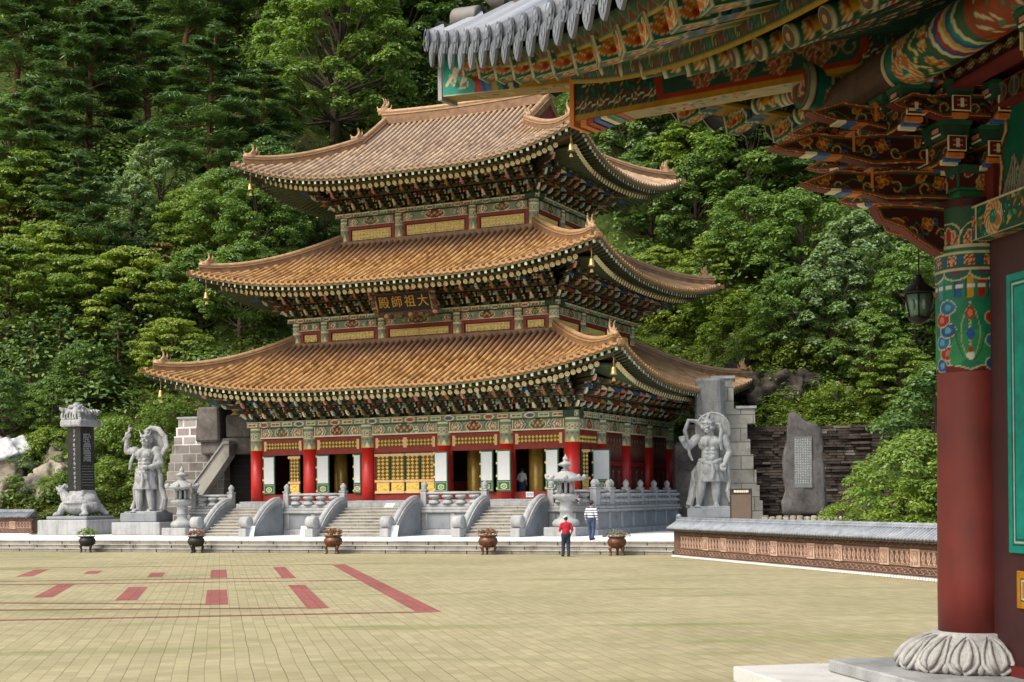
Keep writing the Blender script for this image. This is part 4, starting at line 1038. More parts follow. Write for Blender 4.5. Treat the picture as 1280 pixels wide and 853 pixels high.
# ---- low tiled garden walls
def garden_wall(label,A,B,h,zb,seg):
    A=np.array(A,float); B=np.array(B,float); d=B-A; L=np.linalg.norm(d); t=thing('garden_wall',label,'garden wall',(*A,zb),math.atan2(d[1],d[0]))
    # local +x along the wall; visible face is -y
    b=MB(); b.bx((0,-.10,0),(L,.5,.10),mGran); 
    for k in range(int(L/.16)): b.bx((.02+k*.16,-.125,.02),(.12+k*.16,-.10,.09),mWPave)
    b.build('kerb',t)
    b=MB(); b.bx((0,0,.10),(L,.42,h),mTerraD); b.build('body',t)
    b=MB()
    for z in (.16,h-.20):
        b.bx((.3,-.022,z),(L,-.002,z+.012),mTerraC); b.bx((.3,-.022,z+.15),(L,-.002,z+.162),mTerraC)
        n=int(L/.17)
        for k in range(n):
            x=.3+k*.17; a=np.linspace(0,math.pi,6); s_=1 if k%2 else -1
            b.tube([(x+.085-.06*math.cos(q),-.012,z+.08+s_*.045*math.sin(q)) for q in a],.017,mTerraC,4,False)
    b.build('scroll_band',t)
    x=.75; k=0
    z0,z1=.40,h-.27
    while x<L-.3:
        w=seg[k%len(seg)]; x1=min(x+w,L)
        p=MB(); p.bx((x,-.012,z0),(x1,-.002,z1),mTerraD); p.bx((x,-.03,z0),(x1,-.013,z0+.035),mTerraC); p.bx((x,-.03,z1-.035),(x1,-.013,z1),mTerraC)
        n=max(2,int((x1-x)/.26)); dx=(x1-x)/n; zc=(z0+z1)/2; hh=(z1-z0)/2-.04
        for q in range(n):
            xc=x+(q+.5)*dx
            for sg in (-1,1):
                p.tube([(xc+sg*dx*.5*(1-math.cos(u)),-.022,zc+hh*math.sin(v_)) for u,v_ in ((w_,w_) for w_ in np.linspace(-math.pi/2,math.pi/2,7))],.022,mTerraC,4,False)
            p.tube([(xc,-.022,zc-hh),(xc-dx*.3,-.022,zc),(xc,-.022,zc+hh)],.016,mTerraL,4,False); p.tube([(xc,-.022,zc-hh),(xc+dx*.3,-.022,zc),(xc,-.022,zc+hh)],.016,mTerraL,4,False)
        p.build('lattice_panel',t); x=x1+.03
        if x+.5>L: break
        p=MB(); tw=.52; p.bx((x,-.05,z0-.02),(x+tw,-.003,z1+.02),mTerraL,.012); p.bx((x+.05,-.058,z0+.04),(x+tw-.05,-.05,z1-.04),mTerraC)
        rr=random.Random(k*3)
        for q in range(9):
            u0=(x+rr.uniform(.1,tw-.1),rr.uniform(z0+.08,z1-.08)); a=rr.choice((0,math.pi/2,.8,-.8)); l=rr.uniform(.05,.12)
            p.tube([(u0[0]-l*math.cos(a),-.062,u0[1]-l*math.sin(a)),(u0[0]+l*math.cos(a),-.062,u0[1]+l*math.sin(a))],.014,mTerraL,4,False)
        p.build('relief_tile',t); x+=tw+.03; k+=1
    # tiled coping, both slopes
    c=MB(); c.prism([(-.30,h+.0),(.72,h+.0),(.26,h+.34),(.16,h+.34)],0,L,mTileDk,axes='yz'); n=int(L/.19)
    ry=np.linspace(0,1,5)
    for k in range(n):
        x_=.08+k*.19
        for y0,y1 in ((-.34,.17),(.76,.25)): c.tube([(x_,y0+(y1-y0)*q,h+.03+.32*q) for q in (0,.5,1)],.056,mTileSm,7)
    c.bx((-.05,.10,h+.34),(L+.05,.32,h+.42),mTileSm,.03); c.tube([(-.08,.21,h+.44),(L+.05,.21,h+.44)],.07,mTileSm,8); c.lathe([(.05,0),(.10,.05),(.12,.12),(.05,.2)],mTileSm,8,(0.05,.21,h+.44))
    c.bx((0,-.28,h-.06),(L,.68,h-.001),mMortarDk)
    c.build('tiled_coping',t)
    return t
garden_wall('low terracotta relief wall with grey tiled top running behind the near red pillar',(6.75,60.25),(15.6,29.0),1.16,0,(2.3,1.15,2.0,1.15,2.2,1.3))
garden_wall('short terracotta lattice wall with grey tiled top at the far left',(-47,98.8),(-30.2,90.6),1.1,.57,(1.5,1.5))
# ================================================================== STATUES, STELE, LANTERNS, CENSERS, PEOPLE, SIGNS
def pedestal(t,sizes,m1,m2):
    z=0
    for k,(sx,sy,h) in enumerate(sizes):
        b=MB(); b.bx((-sx/2,-sy/2,z),(sx/2,sy/2,z+h),m1 if k==0 else m2,.05); b.build('pedestal' if k==0 else 'rock_base',t); z+=h
    return z
def guardian(label,loc,rz,left,m):
    t=thing('guardian_statue',label,'statue',loc,rz)
    zb=pedestal(t,((3.3,2.5,.78),(2.5,1.9,.55)),mGran,mGranD)
    b=MB(); b.at((0,0,zb),0,1.0); s=-1 if left else 1    # s mirrors small asymmetries
    # legs, stance with weight on one leg
    hipL,hipR=(-.32,0,2.35),(.32,0,2.35)
    fl,fr=((-.62,-.25,.12),(.30,-.22,.12)) if not left else ((-.42,-.3,.12),(.42,-.2,.12))
    for hp,ft in ((hipL,fl),(hipR,fr)):
        kn=((hp[0]+ft[0])/2-.02,-.16,1.28)
        b.cap(hp,kn,.42,.27,m); b.cap(kn,(ft[0],ft[1]+.12,.3),.27,.17,m,k=1.12); b.cap((ft[0],ft[1]+.15,.14),(ft[0]*1.12,ft[1]-.32,.1),.17,.14,m)
        for q in range(4): b.ell((ft[0]*1.12-.12+q*.08,ft[1]-.45,.07),(.05,.09,.06),m,8,6)
    # skirt
    n=40
    b.lathe([(.50,2.62),(.62,2.4),(.70,2.1),(.74,1.75),(.80,1.42),(.70,1.40),(.2,1.5)],m,n,(0,0,0),True,0,lambda a,z:(1+.07*np.sin(a*9+z*2))*np.where(np.abs(np.sin(a))>.0,1,1)*(1-.22*np.abs(np.sin(a))))
    for x,zz,r in ((-.18,2.1,.30),(.16,2.16,.28)): b.ell((x,-.52,zz),(r,.10,.30),m)
    b.tube([(-.58,-.1,2.58),(-.3,-.5,2.44),(0,-.56,2.38),(.3,-.5,2.44),(.58,-.1,2.6)],.11,m,8)
    b.tube([(.1,-.6,2.35),(.16,-.62,1.9),(.08,-.62,1.55)],[.09,.12,.05],m,8); b.ell((0,-.6,2.4),(.16,.1,.13),m)
    # torso: abs, chest, shoulders
    b.cap((0,0,2.5),(0,-.02,3.0),.50,.50,m); b.ell((0,-.05,3.45),(.66,.42,.50),m)
    for sx in (-1,1):
        b.ell((sx*.27,-.36,3.52),(.29,.17,.22),m); b.ell((sx*.70,0,3.75),(.27,.27,.25),m)
        for k in range(3): b.ell((sx*.14,-.43+.0*k,3.16-.2*k),(.13,.09,.095),m)
    b.ell((0,-.42,2.66),(.22,.12,.16),m)
    b.cap((0,0,3.75),(0,-.08,4.12),.24,.20,m)
    # head
    hx=-.10*s; H=4.40
    b.ell((hx,-.10,H),(.31,.33,.37),m,16,12); b.ell((hx,-.2,H-.23),(.24,.24,.17),m)     # jaw
    b.ell((hx-.02*s,-.45,H-.03),(.08,.12,.09),m); b.ell((hx,-.38,H-.20),(.16,.10,.055),m); b.ell((hx,-.36,H-.30),(.14,.10,.05),m)
    for sx in (-1,1):
        b.ell((hx+sx*.13,-.37,H+.07),(.085,.06,.06),m); b.tube([(hx+sx*.04,-.43,H+.13),(hx+sx*.16,-.42,H+.20),(hx+sx*.26,-.3,H+.16)],[.05,.06,.03],m,8)
        b.ell((hx+sx*.33,-.05,H-.02),(.07,.11,.17),m); b.ell((hx+sx*.19,-.35,H-.09),(.10,.08,.08),m)
    b.tube([(hx+.33*math.cos(a),-.08-.34*math.sin(a),H+.22) for a in np.linspace(0,2*math.pi,15)],.055,m,8)
    b.ell((hx,-.02,H+.42),(.17,.17,.14),m); b.ell((hx+.02,-.02,H+.58),(.12,.12,.11),m)
    if not left:
        b.tube([(hx-.05,-.3,H+.26),(hx-.3,-.3,H+.45),(hx-.46,-.25,H+.66)],[.05,.06,.03],m,8); b.tube([(hx+.05,-.3,H+.26),(hx+.22,-.3,H+.44),(hx+.32,-.2,H+.40)],[.05,.05,.04],m,8); b.tube([(hx,-.2,H+.5),(hx+.12,-.2,H+.72),(hx+.2,-.2,H+.84)],.035,m,6)
    else:
        for sx in (-1,1): b.tube([(hx+sx*.15,-.25,H+.2),(hx+sx*.34,-.22,H+.36),(hx+sx*.40,-.2,H+.56)],[.06,.05,.02],m,8)
    def arm(sh,el,wr,r=(.26,.19,.13)):
        b.cap(sh,el,r[0],r[1],m,k=1.06); b.cap(el,wr,r[1]*1.05,r[2],m,k=1.1)
    def hand(c,d,fist,up=(0,0,1),sp=1):
        c=np.array(c,float); d=np.array(d,float); d/=np.linalg.norm(d); u=np.array(up,float); sd=np.cross(d,u); sd/=np.linalg.norm(sd); u=np.cross(sd,d)
        b.ell(c,(.16,.15,.14),m)
        for q in range(4):
            o=c+sd*(q-1.5)*.085
            if fist: b.tube([o+d*.06+u*.06,o+d*.2+u*.04,o+d*.19-u*.08,o+d*.06-u*.1],.05,m,6)
            else: b.tube([o+d*.08,o+d*(.24-.02*abs(q-1.5)),o+d*(.34-.03*abs(q-1.5))-u*.06],[.05,.045,.03],m,6)
        b.tube([c+sd*.12*sp,c+sd*.2*sp+d*.1,c+sd*.16*sp+d*.22],[.05,.05,.035],m,6)
    if not left:
        arm((-.74,0,3.75),(-1.18,-.1,3.28),(-1.42,-.38,3.52)); hand((-1.47,-.48,3.66),(-.2,-.3,1),True,(0,-1,.2))
        arm((.74,0,3.72),(1.02,.02,3.0),(.78,-.32,2.42)); hand((.72,-.42,2.28),(-.25,-.3,-1),False,(-.2,-1,.2))
        # scarf: big loop behind the head, ends falling in front of the arms
        loop=[(-.95,-.3,2.55),(-1.1,-.25,2.9),(-1.2,-.1,3.5),(-1.35,.0,4.2),(-1.15,.05,4.75),(-.75,.1,4.7),(-.45,.12,4.4)]
        b.tube(loop,[.10,.15,.18,.19,.18,.17,.13],m,8,sq=(1,.6))
        b.tube([(.2,.05,4.55),(.55,-.05,4.5),(.62,-.2,4.1),(.55,-.3,3.6),(.62,-.3,3.1)],[.13,.15,.15,.16,.10],m,8,sq=(1,.6))
        b.frame((.15,.42,zb+4.25),(1,0,0),(0,0,1),(0,-1,0)); b.lathe([(.0,0),(.88,0),(.92,.06),(.88,.12),(.0,.09)],m,36); b.lathe([(.80,.1),(.9,.16),(.98,.1),(.9,.04)],m,36)
        b.at((0,0,zb))
        b.tube([(.98,-.05,2.9),(.92,-.1,2.2),(1.05,0,1.5),(.9,-.1,.9),(1.05,-.1,.3)],[.08,.13,.12,.15,.1],m,8)
        b.tube([(-.6,.1,2.4),(-.9,.05,1.9),(-.85,.1,1.3),(-1.0,.0,.6),(-1.15,0,.15)],[.1,.16,.14,.2,.22],m,8)
        b.prism([(-1.35,.0),(-1.0,1.9),(-.4,2.3),(.5,2.2),(.95,1.0),(.95,.0)],.15,.55,m)
    else:
        arm((-.72,0,3.75),(-1.28,-.05,3.72),(-1.15,-.25,4.45)); hand((-1.08,-.3,4.62),(.4,-.1,1),True,(0,-1,0))
        b.tube([(-1.35,-.36,4.36),(-1.08,-.4,4.68),(-.82,-.4,5.0)],[.07,.06,.07],m,8); b.ell((-.78,-.4,5.05),(.10,.10,.12),m); b.tube([(-.95,-.4,5.0),(-.9,-.4,5.22),(-.8,-.4,5.3)],.035,m,6)
        arm((.74,0,3.72),(1.08,-.05,2.95),(.55,-.55,2.72)); hand((.42,-.62,2.72),(-1,-.2,0),True,(0,-.3,1))
        loop=[(-.2,.15,4.85),(.25,.2,5.12),(.8,.2,5.0),(1.2,.2,4.5),(1.32,.15,3.95),(1.05,.05,3.5),(.78,-.15,3.3),(.62,-.2,2.95)]
        b.tube(loop,[.12,.16,.18,.19,.20,.18,.15,.10],m,8,sq=(.7,1))
        b.frame((.42,.45,zb+4.2),(1,0,0),(0,0,1),(0,-1,0)); b.lathe([(.0,0),(.86,0),(.88,.08),(.0,.06)],m,36); b.at((0,0,zb))
        b.tube([(.8,.05,2.9),(1.0,0,2.2),(1.0,.05,1.5),(1.25,0,.8),(1.1,.05,.2)],[.1,.16,.15,.2,.24],m,8)
        b.tube([(-.72,-.1,3.6),(-.95,-.15,3.1),(-1.08,-.1,2.6)],[.1,.11,.08],m,8); b.tube([(-.7,.1,2.2),(-.85,.05,1.4),(-.8,.05,.8),(-.95,0,.2)],[.1,.13,.12,.2],m,8)
        b.prism([(-1.0,.0),(-.55,1.6),(-.2,2.3),(.5,2.2),(.95,1.0),(1.15,.0)],.15,.5,m)
    b.bx((-1.15,-.75,-.04),(1.15,.7,.08),m,.06)
    remesh(b,"figure",.026,t,None,None,0,.010,.22)
    return t
guardian('pale granite guardian statue at the left raising a thunderbolt above its horned head',(-22.0,86.8,TH),rad(-18),True,mStat)
guardian('grey granite guardian statue at the right holding one fist out from its looped scarf',(10.75,78.0,TH),rad(-8),False,mStatD)
# ---- tortoise stele
t=thing('tortoise_stele','tall black inscribed stele on a stone tortoise with a carved dragon crown','stele',(-27.0,90.2,TH),rad(-30))
b=MB(); b.bx((-2.55,-1.75,0),(2.4,1.75,.92),mGran,.05); b.build('plinth',t)
b=MB(); b.bx((-2.1,-1.35,.92),(2.0,1.35,1.15),mGranD,.06); b.build('tortoise_base',t)
b=MB(); b.at((0,0,1.15))
b.ell((.15,0,.62),(1.55,1.12,.62),mStat,20,12); b.ell((.2,0,.95),(1.35,1.0,.62),mStat,20,12); b.lathe([(.2,.86),(1.25,.95),(1.3,.86),(1.3,.78)],mStat,24,(.2,0,0)); b.bx((-.55,-.75,1.2),(1.0,.75,1.62),mStat,.1,.9)
b.cap((-1.0,0,.7),(-1.6,0,1.35),.52,.36,mStat); b.ell((-1.75,0,1.62),(.44,.34,.32),mStat,14,10); b.ell((-2.1,0,1.70),(.30,.25,.14),mStat); b.ell((-2.05,0,1.42),(.27,.22,.10),mStat)
for sy in (-1,1):
    b.ell((-1.8,sy*.26,1.86),(.12,.09,.11),mStat); b.tube([(-1.55,sy*.24,1.8),(-1.2,sy*.32,1.98),(-.95,sy*.3,1.9)],[.11,.08,.03],mStat,8); b.ell((-2.3,sy*.12,1.82),(.08,.07,.07),mStat)
    b.cap((-.85,sy*.75,.6),(-1.05,sy*1.0,.2),.34,.22,mStat); b.ell((-1.2,sy*1.05,.14),(.36,.22,.17),mStat)
    b.cap((1.2,sy*.7,.5),(1.45,sy*.95,.2),.32,.2,mStat); b.ell((1.5,sy*1.0,.14),(.32,.2,.16),mStat)
    for k in range(4):
        b.ell((-1.46,sy*(.9+.1*k),.08),(.10,.05,.08),mStat,8,6); b.ell((1.28-.0*k,sy*(1.02+.07*k),.08),(.09,.05,.08),mStat,8,6)
remesh(b,'tortoise',.036,t,None,None,0,.016,.2)
b=MB(); b.bx((-.56,-.66,2.7),(.78,.66,6.75),mBlackSt,.015); tb=b.build('tablet',t)
b=MB(); rr=random.Random(2)
mIns=M('engraved_pale_ink',(.36,.38,.38),.8,.1,8)
for k in range(13):   # engraved column of large characters on the left face, strokes too small to read
    z=6.45-k*.29; cx=.16
    for q in range(6):
        a=rr.choice((0,0,math.pi/2,.7)); l=rr.uniform(.05,.10); x=cx+rr.uniform(-.05,.05); zz=z+rr.uniform(-.09,.09)
        b.tube([(x-l*math.cos(a),-.664,zz-l*math.sin(a)),(x+l*math.cos(a),-.664,zz+l*math.sin(a))],.014,mIns,4)
for r_ in range(16):
    for c_ in range(8):
        if rr.random()<.9: b.bx((.783,-.38+c_*.09,6.2-r_*.11),(.787,-.33+c_*.09,6.27-r_*.11),mIns)
for r_ in range(8): b.bx((.783,-.55,4.25-r_*.17),(.786,.55,4.262-r_*.17),mIns)
b.build('inscription',tb)
b=MB(); b.at((.11,0,6.72)); b.bx((-1.05,-1.05,0),(1.05,1.05,.42),mStat,.08)
rr=random.Random(9)
for k in range(26):
    a=k/26*2*math.pi; x=.86*max(-1,min(1,1.3*math.cos(a))); y=.86*max(-1,min(1,1.3*math.sin(a)))
    b.tube([(x*1.05+.22*math.cos(q*1.0),y*1.05+.1*math.sin(q),.72+.27*math.sin(q)) for q in np.linspace(rr.random(),4.4+rr.random(),8)],[.10,.11,.11,.10,.09,.08,.07,.05],mStat,7)
for k in range(12):
    b.ell((rr.uniform(-.8,.8),rr.uniform(-.8,.8),rr.uniform(.8,1.2)),(.26,.22,.2),mStat); 
b.bx((-.8,-.8,.3),(.8,.8,.95),mStat); b.ell((-.05,-.3,1.3),(.32,.3,.22),mStat); b.tube([(.5,-.8,1.0),(.8,-.9,1.2),(1.1,-.8,1.35)],[.14,.1,.03],mStat); b.tube([(-.7,-.9,.95),(-1.0,-.95,1.1),(-1.15,-.9,1.25)],[.16,.12,.03],mStat)
remesh(b,'dragon_crown',.032,t,None,None,0,.02,.18)
t.scale=(.86,.86,1)
# ---- stone lanterns
def lantern(label,loc,rz,k=1.0):
    t=thing('stone_lantern',label,'stone lantern',loc,rz); m=mGran
    b=MB(); b.bx((-.95*k,-.95*k,0),(.95*k,.95*k,.5*k),m,.03); b.build('base',t)
    lob=lambda n,a_:(lambda a,z:1+a_*np.abs(np.cos(a*n/2)))
    b=MB(); b.lathe([(.72,.5),(.74,.62),(.78,.72),(.66,.9),(.42,1.0),(.40,1.06),(.34,1.1),(.33,1.3),(.38,1.36),(.38,1.46),(.33,1.52),(.34,1.86),(.40,1.92)],m,24,lob=None); b.T=b.T; o=b.build('shaft',t); o.scale=(k,k,k)
    b=MB(); b.lathe([(.38,1.92),(.52,2.0),(.68,2.12),(.70,2.22),(.70,2.27),(.5,2.3)],m,24,lob=lob(8,.06)); o=b.build('lotus_stand',t); o.scale=(k,k,k)
    b=MB()
    for q in range(8):
        a=q*math.pi/4+math.pi/8; b.lathe([(.09,2.29),(.09,3.02)],m,6,(.40*math.cos(a),.40*math.sin(a),0))
    b.lathe([(.48,2.28),(.48,2.36),(.3,2.36)],m,8,ph=math.pi/8); b.lathe([(.3,2.94),(.48,2.94),(.48,3.04)],m,8,ph=math.pi/8); b.lathe([(.2,2.3),(.2,3.0)],mMortarDk,8)
    o=b.build('light_chamber',t); o.scale=(k,k,k)
    b=MB(); b.lathe([(.45,3.02),(.95,3.06),(1.02,3.14),(.98,3.2),(.72,3.3),(.48,3.44),(.26,3.56),(.2,3.6)],m,32,lob=lob(8,.09),ph=math.pi/8)
    for q in range(8):
        a=q*math.pi/4+math.pi/8; b.ell((1.02*math.cos(a),1.02*math.sin(a),3.25),(.13,.13,.14),m,8,6)
    o=b.build('lantern_roof',t); o.scale=(k,k,k)
    b=MB(); b.lathe([(.16,3.58),(.26,3.62),(.14,3.7),(.13,3.8),(.38,3.88),(.42,3.96),(.2,4.06),(.10,4.12),(.15,4.2),(.14,4.3),(.05,4.4),(.01,4.5)],m,20); o=b.build('finial',t); o.scale=(k,k,k)
lantern('carved stone lantern standing left of the left stairs near a guardian',(-19.35,84.6,TH),rad(-25),.9)
lantern('carved stone lantern right of the right stairs behind the man in red',(2.75,73.6,TH),rad(-25),.93)
# ---- bronze censers planted with flowers
def censer(label,loc,plant,rz,m,s=1.0):
    t=thing('flower_cauldron',label,'planter',loc,rz,'bronze cauldron planters along the steps')
    b=MB(); b.lathe([(.10,.30),(.26,.33),(.38,.44),(.42,.56),(.40,.68),(.34,.74),(.35,.77),(.41,.80),(.41,.83),(.34,.83),(.33,.74)],m,22); o=b.build('bowl',t); o.scale=(s,)*3
    for q in range(3):
        a=q*2*math.pi/3-math.pi/2+.5; x,y=math.cos(a),math.sin(a)
        b=MB(); b.tube([(.25*x,.25*y,.42),(.34*x,.34*y,.3),(.28*x,.28*y,.14),(.30*x,.30*y,.03),(.36*x,.36*y,.0)],[.09,.075,.05,.05,.06],m,8); o=b.build('leg',t); o.scale=(s,)*3
    n=240; r=np.random.default_rng(int(abs(loc[0])*10)); a=r.random(n)*6.28; q=np.sqrt(r.random(n))*({'green':.52,'red':.42,'dry':.62}[plant]); c=np.column_stack([q*np.cos(a),q*np.sin(a),.80+{'green':.42,'red':.28,'dry':.26}[plant]*(1-(q/.66)**2)*r.random(n)**.5+r.random(n)*.08])
    mm={'green':mLfG,'red':mFlowR,'dry':mFlowP}[plant]; o=leaf_mesh('plants',c,r.normal(size=(n,3))*.6+[0,0,1],.13,.6,[mm,mLfD],r).build('plants',t); o.scale=(s,)*3
def leaf_mesh(name,c,nrm,size,asp,mats,r,mb=None,split=None):
    """rhombic leaves at points c facing nrm"""
    n=len(c); nrm=nrm/(np.linalg.norm(nrm,axis=1)[:,None]+1e-9); a=r.normal(size=(n,3)); u=np.cross(nrm,a); u/=np.linalg.norm(u,axis=1)[:,None]+1e-9; v=np.cross(nrm,u)
    s=(np.full(n,size) if np.isscalar(size) else size)*(.7+.6*r.random(n)); s=s[:,None]
    V=np.stack([c-u*s*.5,c-v*s*.5*asp+u*s*.08,c+u*s*.5,c+v*s*.5*asp+u*s*.08],1)
    mb=mb or MB(); k=r.random(n)<(.78 if split is None else split)
    for m,sel in zip(mats,(k,~k)) if len(mats)>1 else ((mats[0],np.ones(n,bool)),):
        q=V[sel]
        if len(q): mb.add(q.reshape(-1,3),np.arange(len(q)*4).reshape(-1,4),m)
    return mb
censer('dark bronze cauldron planter with bushy green leaves below the tortoise stele',(-21.75,73.75,0),'green',.3,mIron)
censer('dark bronze cauldron planter with red flowers below the left lantern',(-15.6,71.1,0),'red',1.1,mIron,1.0)
censer('brown bronze cauldron planter with red flowers before the left stairs and centre stairs',(-8.45,67.95,0),'red',.2,mBronze,1.05)
censer('brown bronze cauldron planter with sparse flowers before the right stairs',(-1.1,64.9,0),'red',.7,mBronze,1.05)
censer('brown bronze cauldron planter with spreading dry stems right of the two people',(4.52,62.45,0),'dry',.4,mBronze,1.0)
# ---- people
def person(label,loc,rz,shirt,trouser,hat,pose,k=1.0,hatm=None):
    t=thing('person',label,'person',loc,rz)
    P=pose; b=MB()
    hip=.92; 
    for s,ft in ((-1,P['fl']),(1,P['fr'])):
        kn=(s*.10+(ft[0]-s*.1)*.4,ft[1]*.35-.04,.50)
        b.cap((s*.09,0,hip),kn,.085,.06,mSkin); b.cap(kn,(ft[0],ft[1],.09+ft[2]),.06,.042,mSkin)
        b.cap((ft[0],ft[1]+.03,.05+ft[2]),(ft[0]*1.1,ft[1]-.15,.035+ft[2]),.045,.032,mSkin)
    b.cap((0,0,.92),(0,0,1.1),.14,.14,mSkin); b.ell((0,.0,1.24),(.18,.11,.2),mSkin); b.cap((0,.0,1.36),(0,-.01,1.48),.06,.052,mSkin)
    for s in (-1,1): b.ell((s*.16,0,1.36),(.07,.07,.06),mSkin)
    hd=P.get('head',(0,-.02,1.59)); b.ell(hd,(.078,.098,.115),mSkin,14,10); b.ell((hd[0],hd[1]-.1,hd[2]-.02),(.016,.025,.022),mSkin,8,6); b.ell((hd[0],hd[1]-.05,hd[2]-.085),(.045,.05,.035),mSkin,8,6)
    for s in (-1,1): b.ell((hd[0]+s*.08,hd[1]+.01,hd[2]-.01),(.012,.025,.032),mSkin,8,6)
    hands=[]
    for s,(el,wr) in ((-1,P['al']),(1,P['ar'])):
        b.cap((s*.18,0,1.36),el,.05,.04,mSkin); b.cap(el,wr,.04,.027,mSkin)
        d=np.array(wr)-np.array(el); d/=np.linalg.norm(d); hands.append((np.array(wr),d,s)); b.cap(wr,np.array(wr)+d*.09,.034,.03,mSkin)
    body=remesh(b,'body',.016,t,None,None,2)
    f=MB()
    for w,d,s in hands:
        sd=np.cross(d,[0,1,0]); sd/=np.linalg.norm(sd)+1e-9; fr=np.cross(sd,d)
        for q in range(4): o=w+d*.09+fr*(q-1.5)*.019; f.tube([o,o+d*(.045-.004*abs(q-1.3)),o+d*.07+sd*.015*-s],[.010,.009,.007],mSkin,6)
        f.tube([w+d*.03-fr*.03,w+d*.065-fr*.055,w+d*.09-fr*.05],[.012,.010,.008],mSkin,6)
    f.build('fingers',body)
    b=MB()
    for s,ft in ((-1,P['fl']),(1,P['fr'])):
        kn=(s*.10+(ft[0]-s*.1)*.4,ft[1]*.35-.04,.50)
        b.cap((s*.095,0,hip+.02),kn,.115,.085,trouser); b.cap(kn,(ft[0],ft[1]+.01,.11+ft[2]),.086,.07,trouser)
    b.cap((0,0,.9),(0,0,1.02),.155,.155,trouser); remesh(b,'trousers',.02,t,None,None,2,.006,.08)
    b=MB(); b.cap((0,0,.98),(0,0,1.12),.165,.165,shirt); b.ell((0,.0,1.24),(.205,.135,.22),shirt); b.cap((-.14,0,1.36),(.14,0,1.36),.09,.09,shirt); b.cap((0,.0,1.40),(0,-.01,1.45),.075,.062,shirt)
    for s,(el,wr) in ((-1,P['al']),(1,P['ar'])):
        b.cap((s*.18,0,1.36),el,.072,.06,shirt)
        if P.get('long'): b.cap(el,np.array(el)+(np.array(wr)-np.array(el))*.85,.058,.045,shirt)
    remesh(b,'shirt',.02,t,None,None,2,.006,.08)
    for s,ft in ((-1,P['fl']),(1,P['fr'])):
        b=MB(); b.cap((ft[0],ft[1]+.05,.05+ft[2]),(ft[0]*1.12,ft[1]-.19,.04+ft[2]),.055,.045,mBk); o=remesh(b,'shoe',.018,t,None,None,1)
    b=MB(); b.ell((hd[0],hd[1]+.015,hd[2]+.025),(.088,.102,.105),mHair,14,10); b.build('hair',t)
    b=MB()
    if hat=='cap': b.lathe([(.098,.02),(.10,.06),(.085,.11),(.03,.135)],hatm,16,(hd[0],hd[1],hd[2])); b.bx((hd[0]-.07,hd[1]-.2,hd[2]+.025),(hd[0]+.07,hd[1]-.07,hd[2]+.04),hatm)
    elif hat=='brim': b.lathe([(.19,.03),(.19,.045),(.105,.055),(.10,.12),(.06,.14),(.01,.14)],hatm,18,(hd[0],hd[1],hd[2]))
    if hat: b.build('hat',t)
    for o in t.children: pass
    t.scale=(k,k,k); return t
mRedSh=clothm('red_cotton',(.36,.012,.025)); mJean=clothm('dark_denim',(.022,.032,.055)); mWhCap=clothm('pale_cap',(.5,.52,.5)); mDkCap=clothm('dark_hat',(.02,.02,.024)); mBlTr=clothm('blue_denim',(.035,.055,.12)); mWhSh=clothm('white_shirt',(.5,.5,.5))
def striped():
    t=NT('striped_cotton'); v=t.coord(); s_=t.n('ShaderNodeSeparateXYZ'); t.l(v,s_.inputs[0]); f=t.math('FRACT',t.math('MULTIPLY',s_.outputs[2],9.0))
    return t.set(t.ramp(f,[(.0,(.66,.66,.68)),(.60,(.03,.035,.10))],'CONSTANT'),.85,0,.2)
mStr=striped()
person('person in red shirt, dark trousers and pale cap standing at the foot of the steps',(2.3,61.9,0),rad(190),mRedSh,mJean,'cap',
  dict(fl=(-.10,.02,0),fr=(.11,-.10,0),al=((-.27,.05,1.12),(-.24,-.12,.94)),ar=((.27,.02,1.1),(.22,-.2,1.08)),long=False),1.02,mWhCap)
person('person in blue and white striped shirt and dark hat walking on the white terrace',(3.6,65.6,TH),rad(160),mStr,mBlTr,'brim',
  dict(fl=(-.10,.14,.03),fr=(.10,-.20,0),al=((-.26,.08,1.1),(-.27,.02,.86)),ar=((.26,.02,1.1),(.27,-.10,.88)),long=True),1.05,mDkCap)
p=HL(-3.6,1.2,2.5)
person('person in white shirt standing inside the dark right doorway',tuple(p),rad(150),mWhSh,mBlTr,None,
  dict(fl=(-.09,.02,0),fr=(.09,-.03,0),al=((-.26,.02,1.1),(-.22,-.1,.88)),ar=((.26,.02,1.1),(.22,-.12,.9))),1.0)
# ---- small signs
def card(label,p,w,h,lean=rad(-18),rz=HA,lines=3):
    t=thing('sign_card',label,'sign',p,rz); b=MB(); b.at((0,0,0),0,1,lean); b.bx((-w/2,-.015,0),(w/2,.015,h),mWhite); b.build('board',t)
    b=MB(); b.at((0,0,0),0,1,lean); r=random.Random(int(p[0]*50))
    for k in range(lines):
        x=-w*.36
        while x<w*.3:
            l=r.uniform(.03,.09); b.bx((x,-.018,h*(.3+.18*k)),(min(x+l,w*.38),-.0155,h*(.3+.18*k)+.035),mBl); x+=l+.04
    b.build('lettering',t)
card('small white sign card leaning on the drum stone right of the left stairs',HL(-16.45,-6.75,TH),.42,.62)
card('small white sign card leaning on the drum stone left of the centre stairs',HL(-12.95,-6.75,TH),.42,.62,rad(-22),HA+.3)
card('small white sign card leaning on the drum stone right of the centre stairs',HL(-7.35,-6.75,TH),.42,.62)
t=card('small white notice fixed to the red sill of the right doorway',HL(-2.55,-.075,2.58),.46,.3,0)
def notice(label,p): 
    t=thing('floor_notice',label,'sign',p,HA); b=MB(); b.at((0,0,0),0,1,rad(-50)); b.bx((-.28,-.02,0),(.28,.02,.34),mWhite); b.build('board',t); b=MB(); b.tube([(0,.2,0),(0,.1,.18)],.02,mIron,6); b.build('strut',t)
notice('small tilted white notice at the top of the centre stairs',HL(-10.0,-2.7,2.1)); 
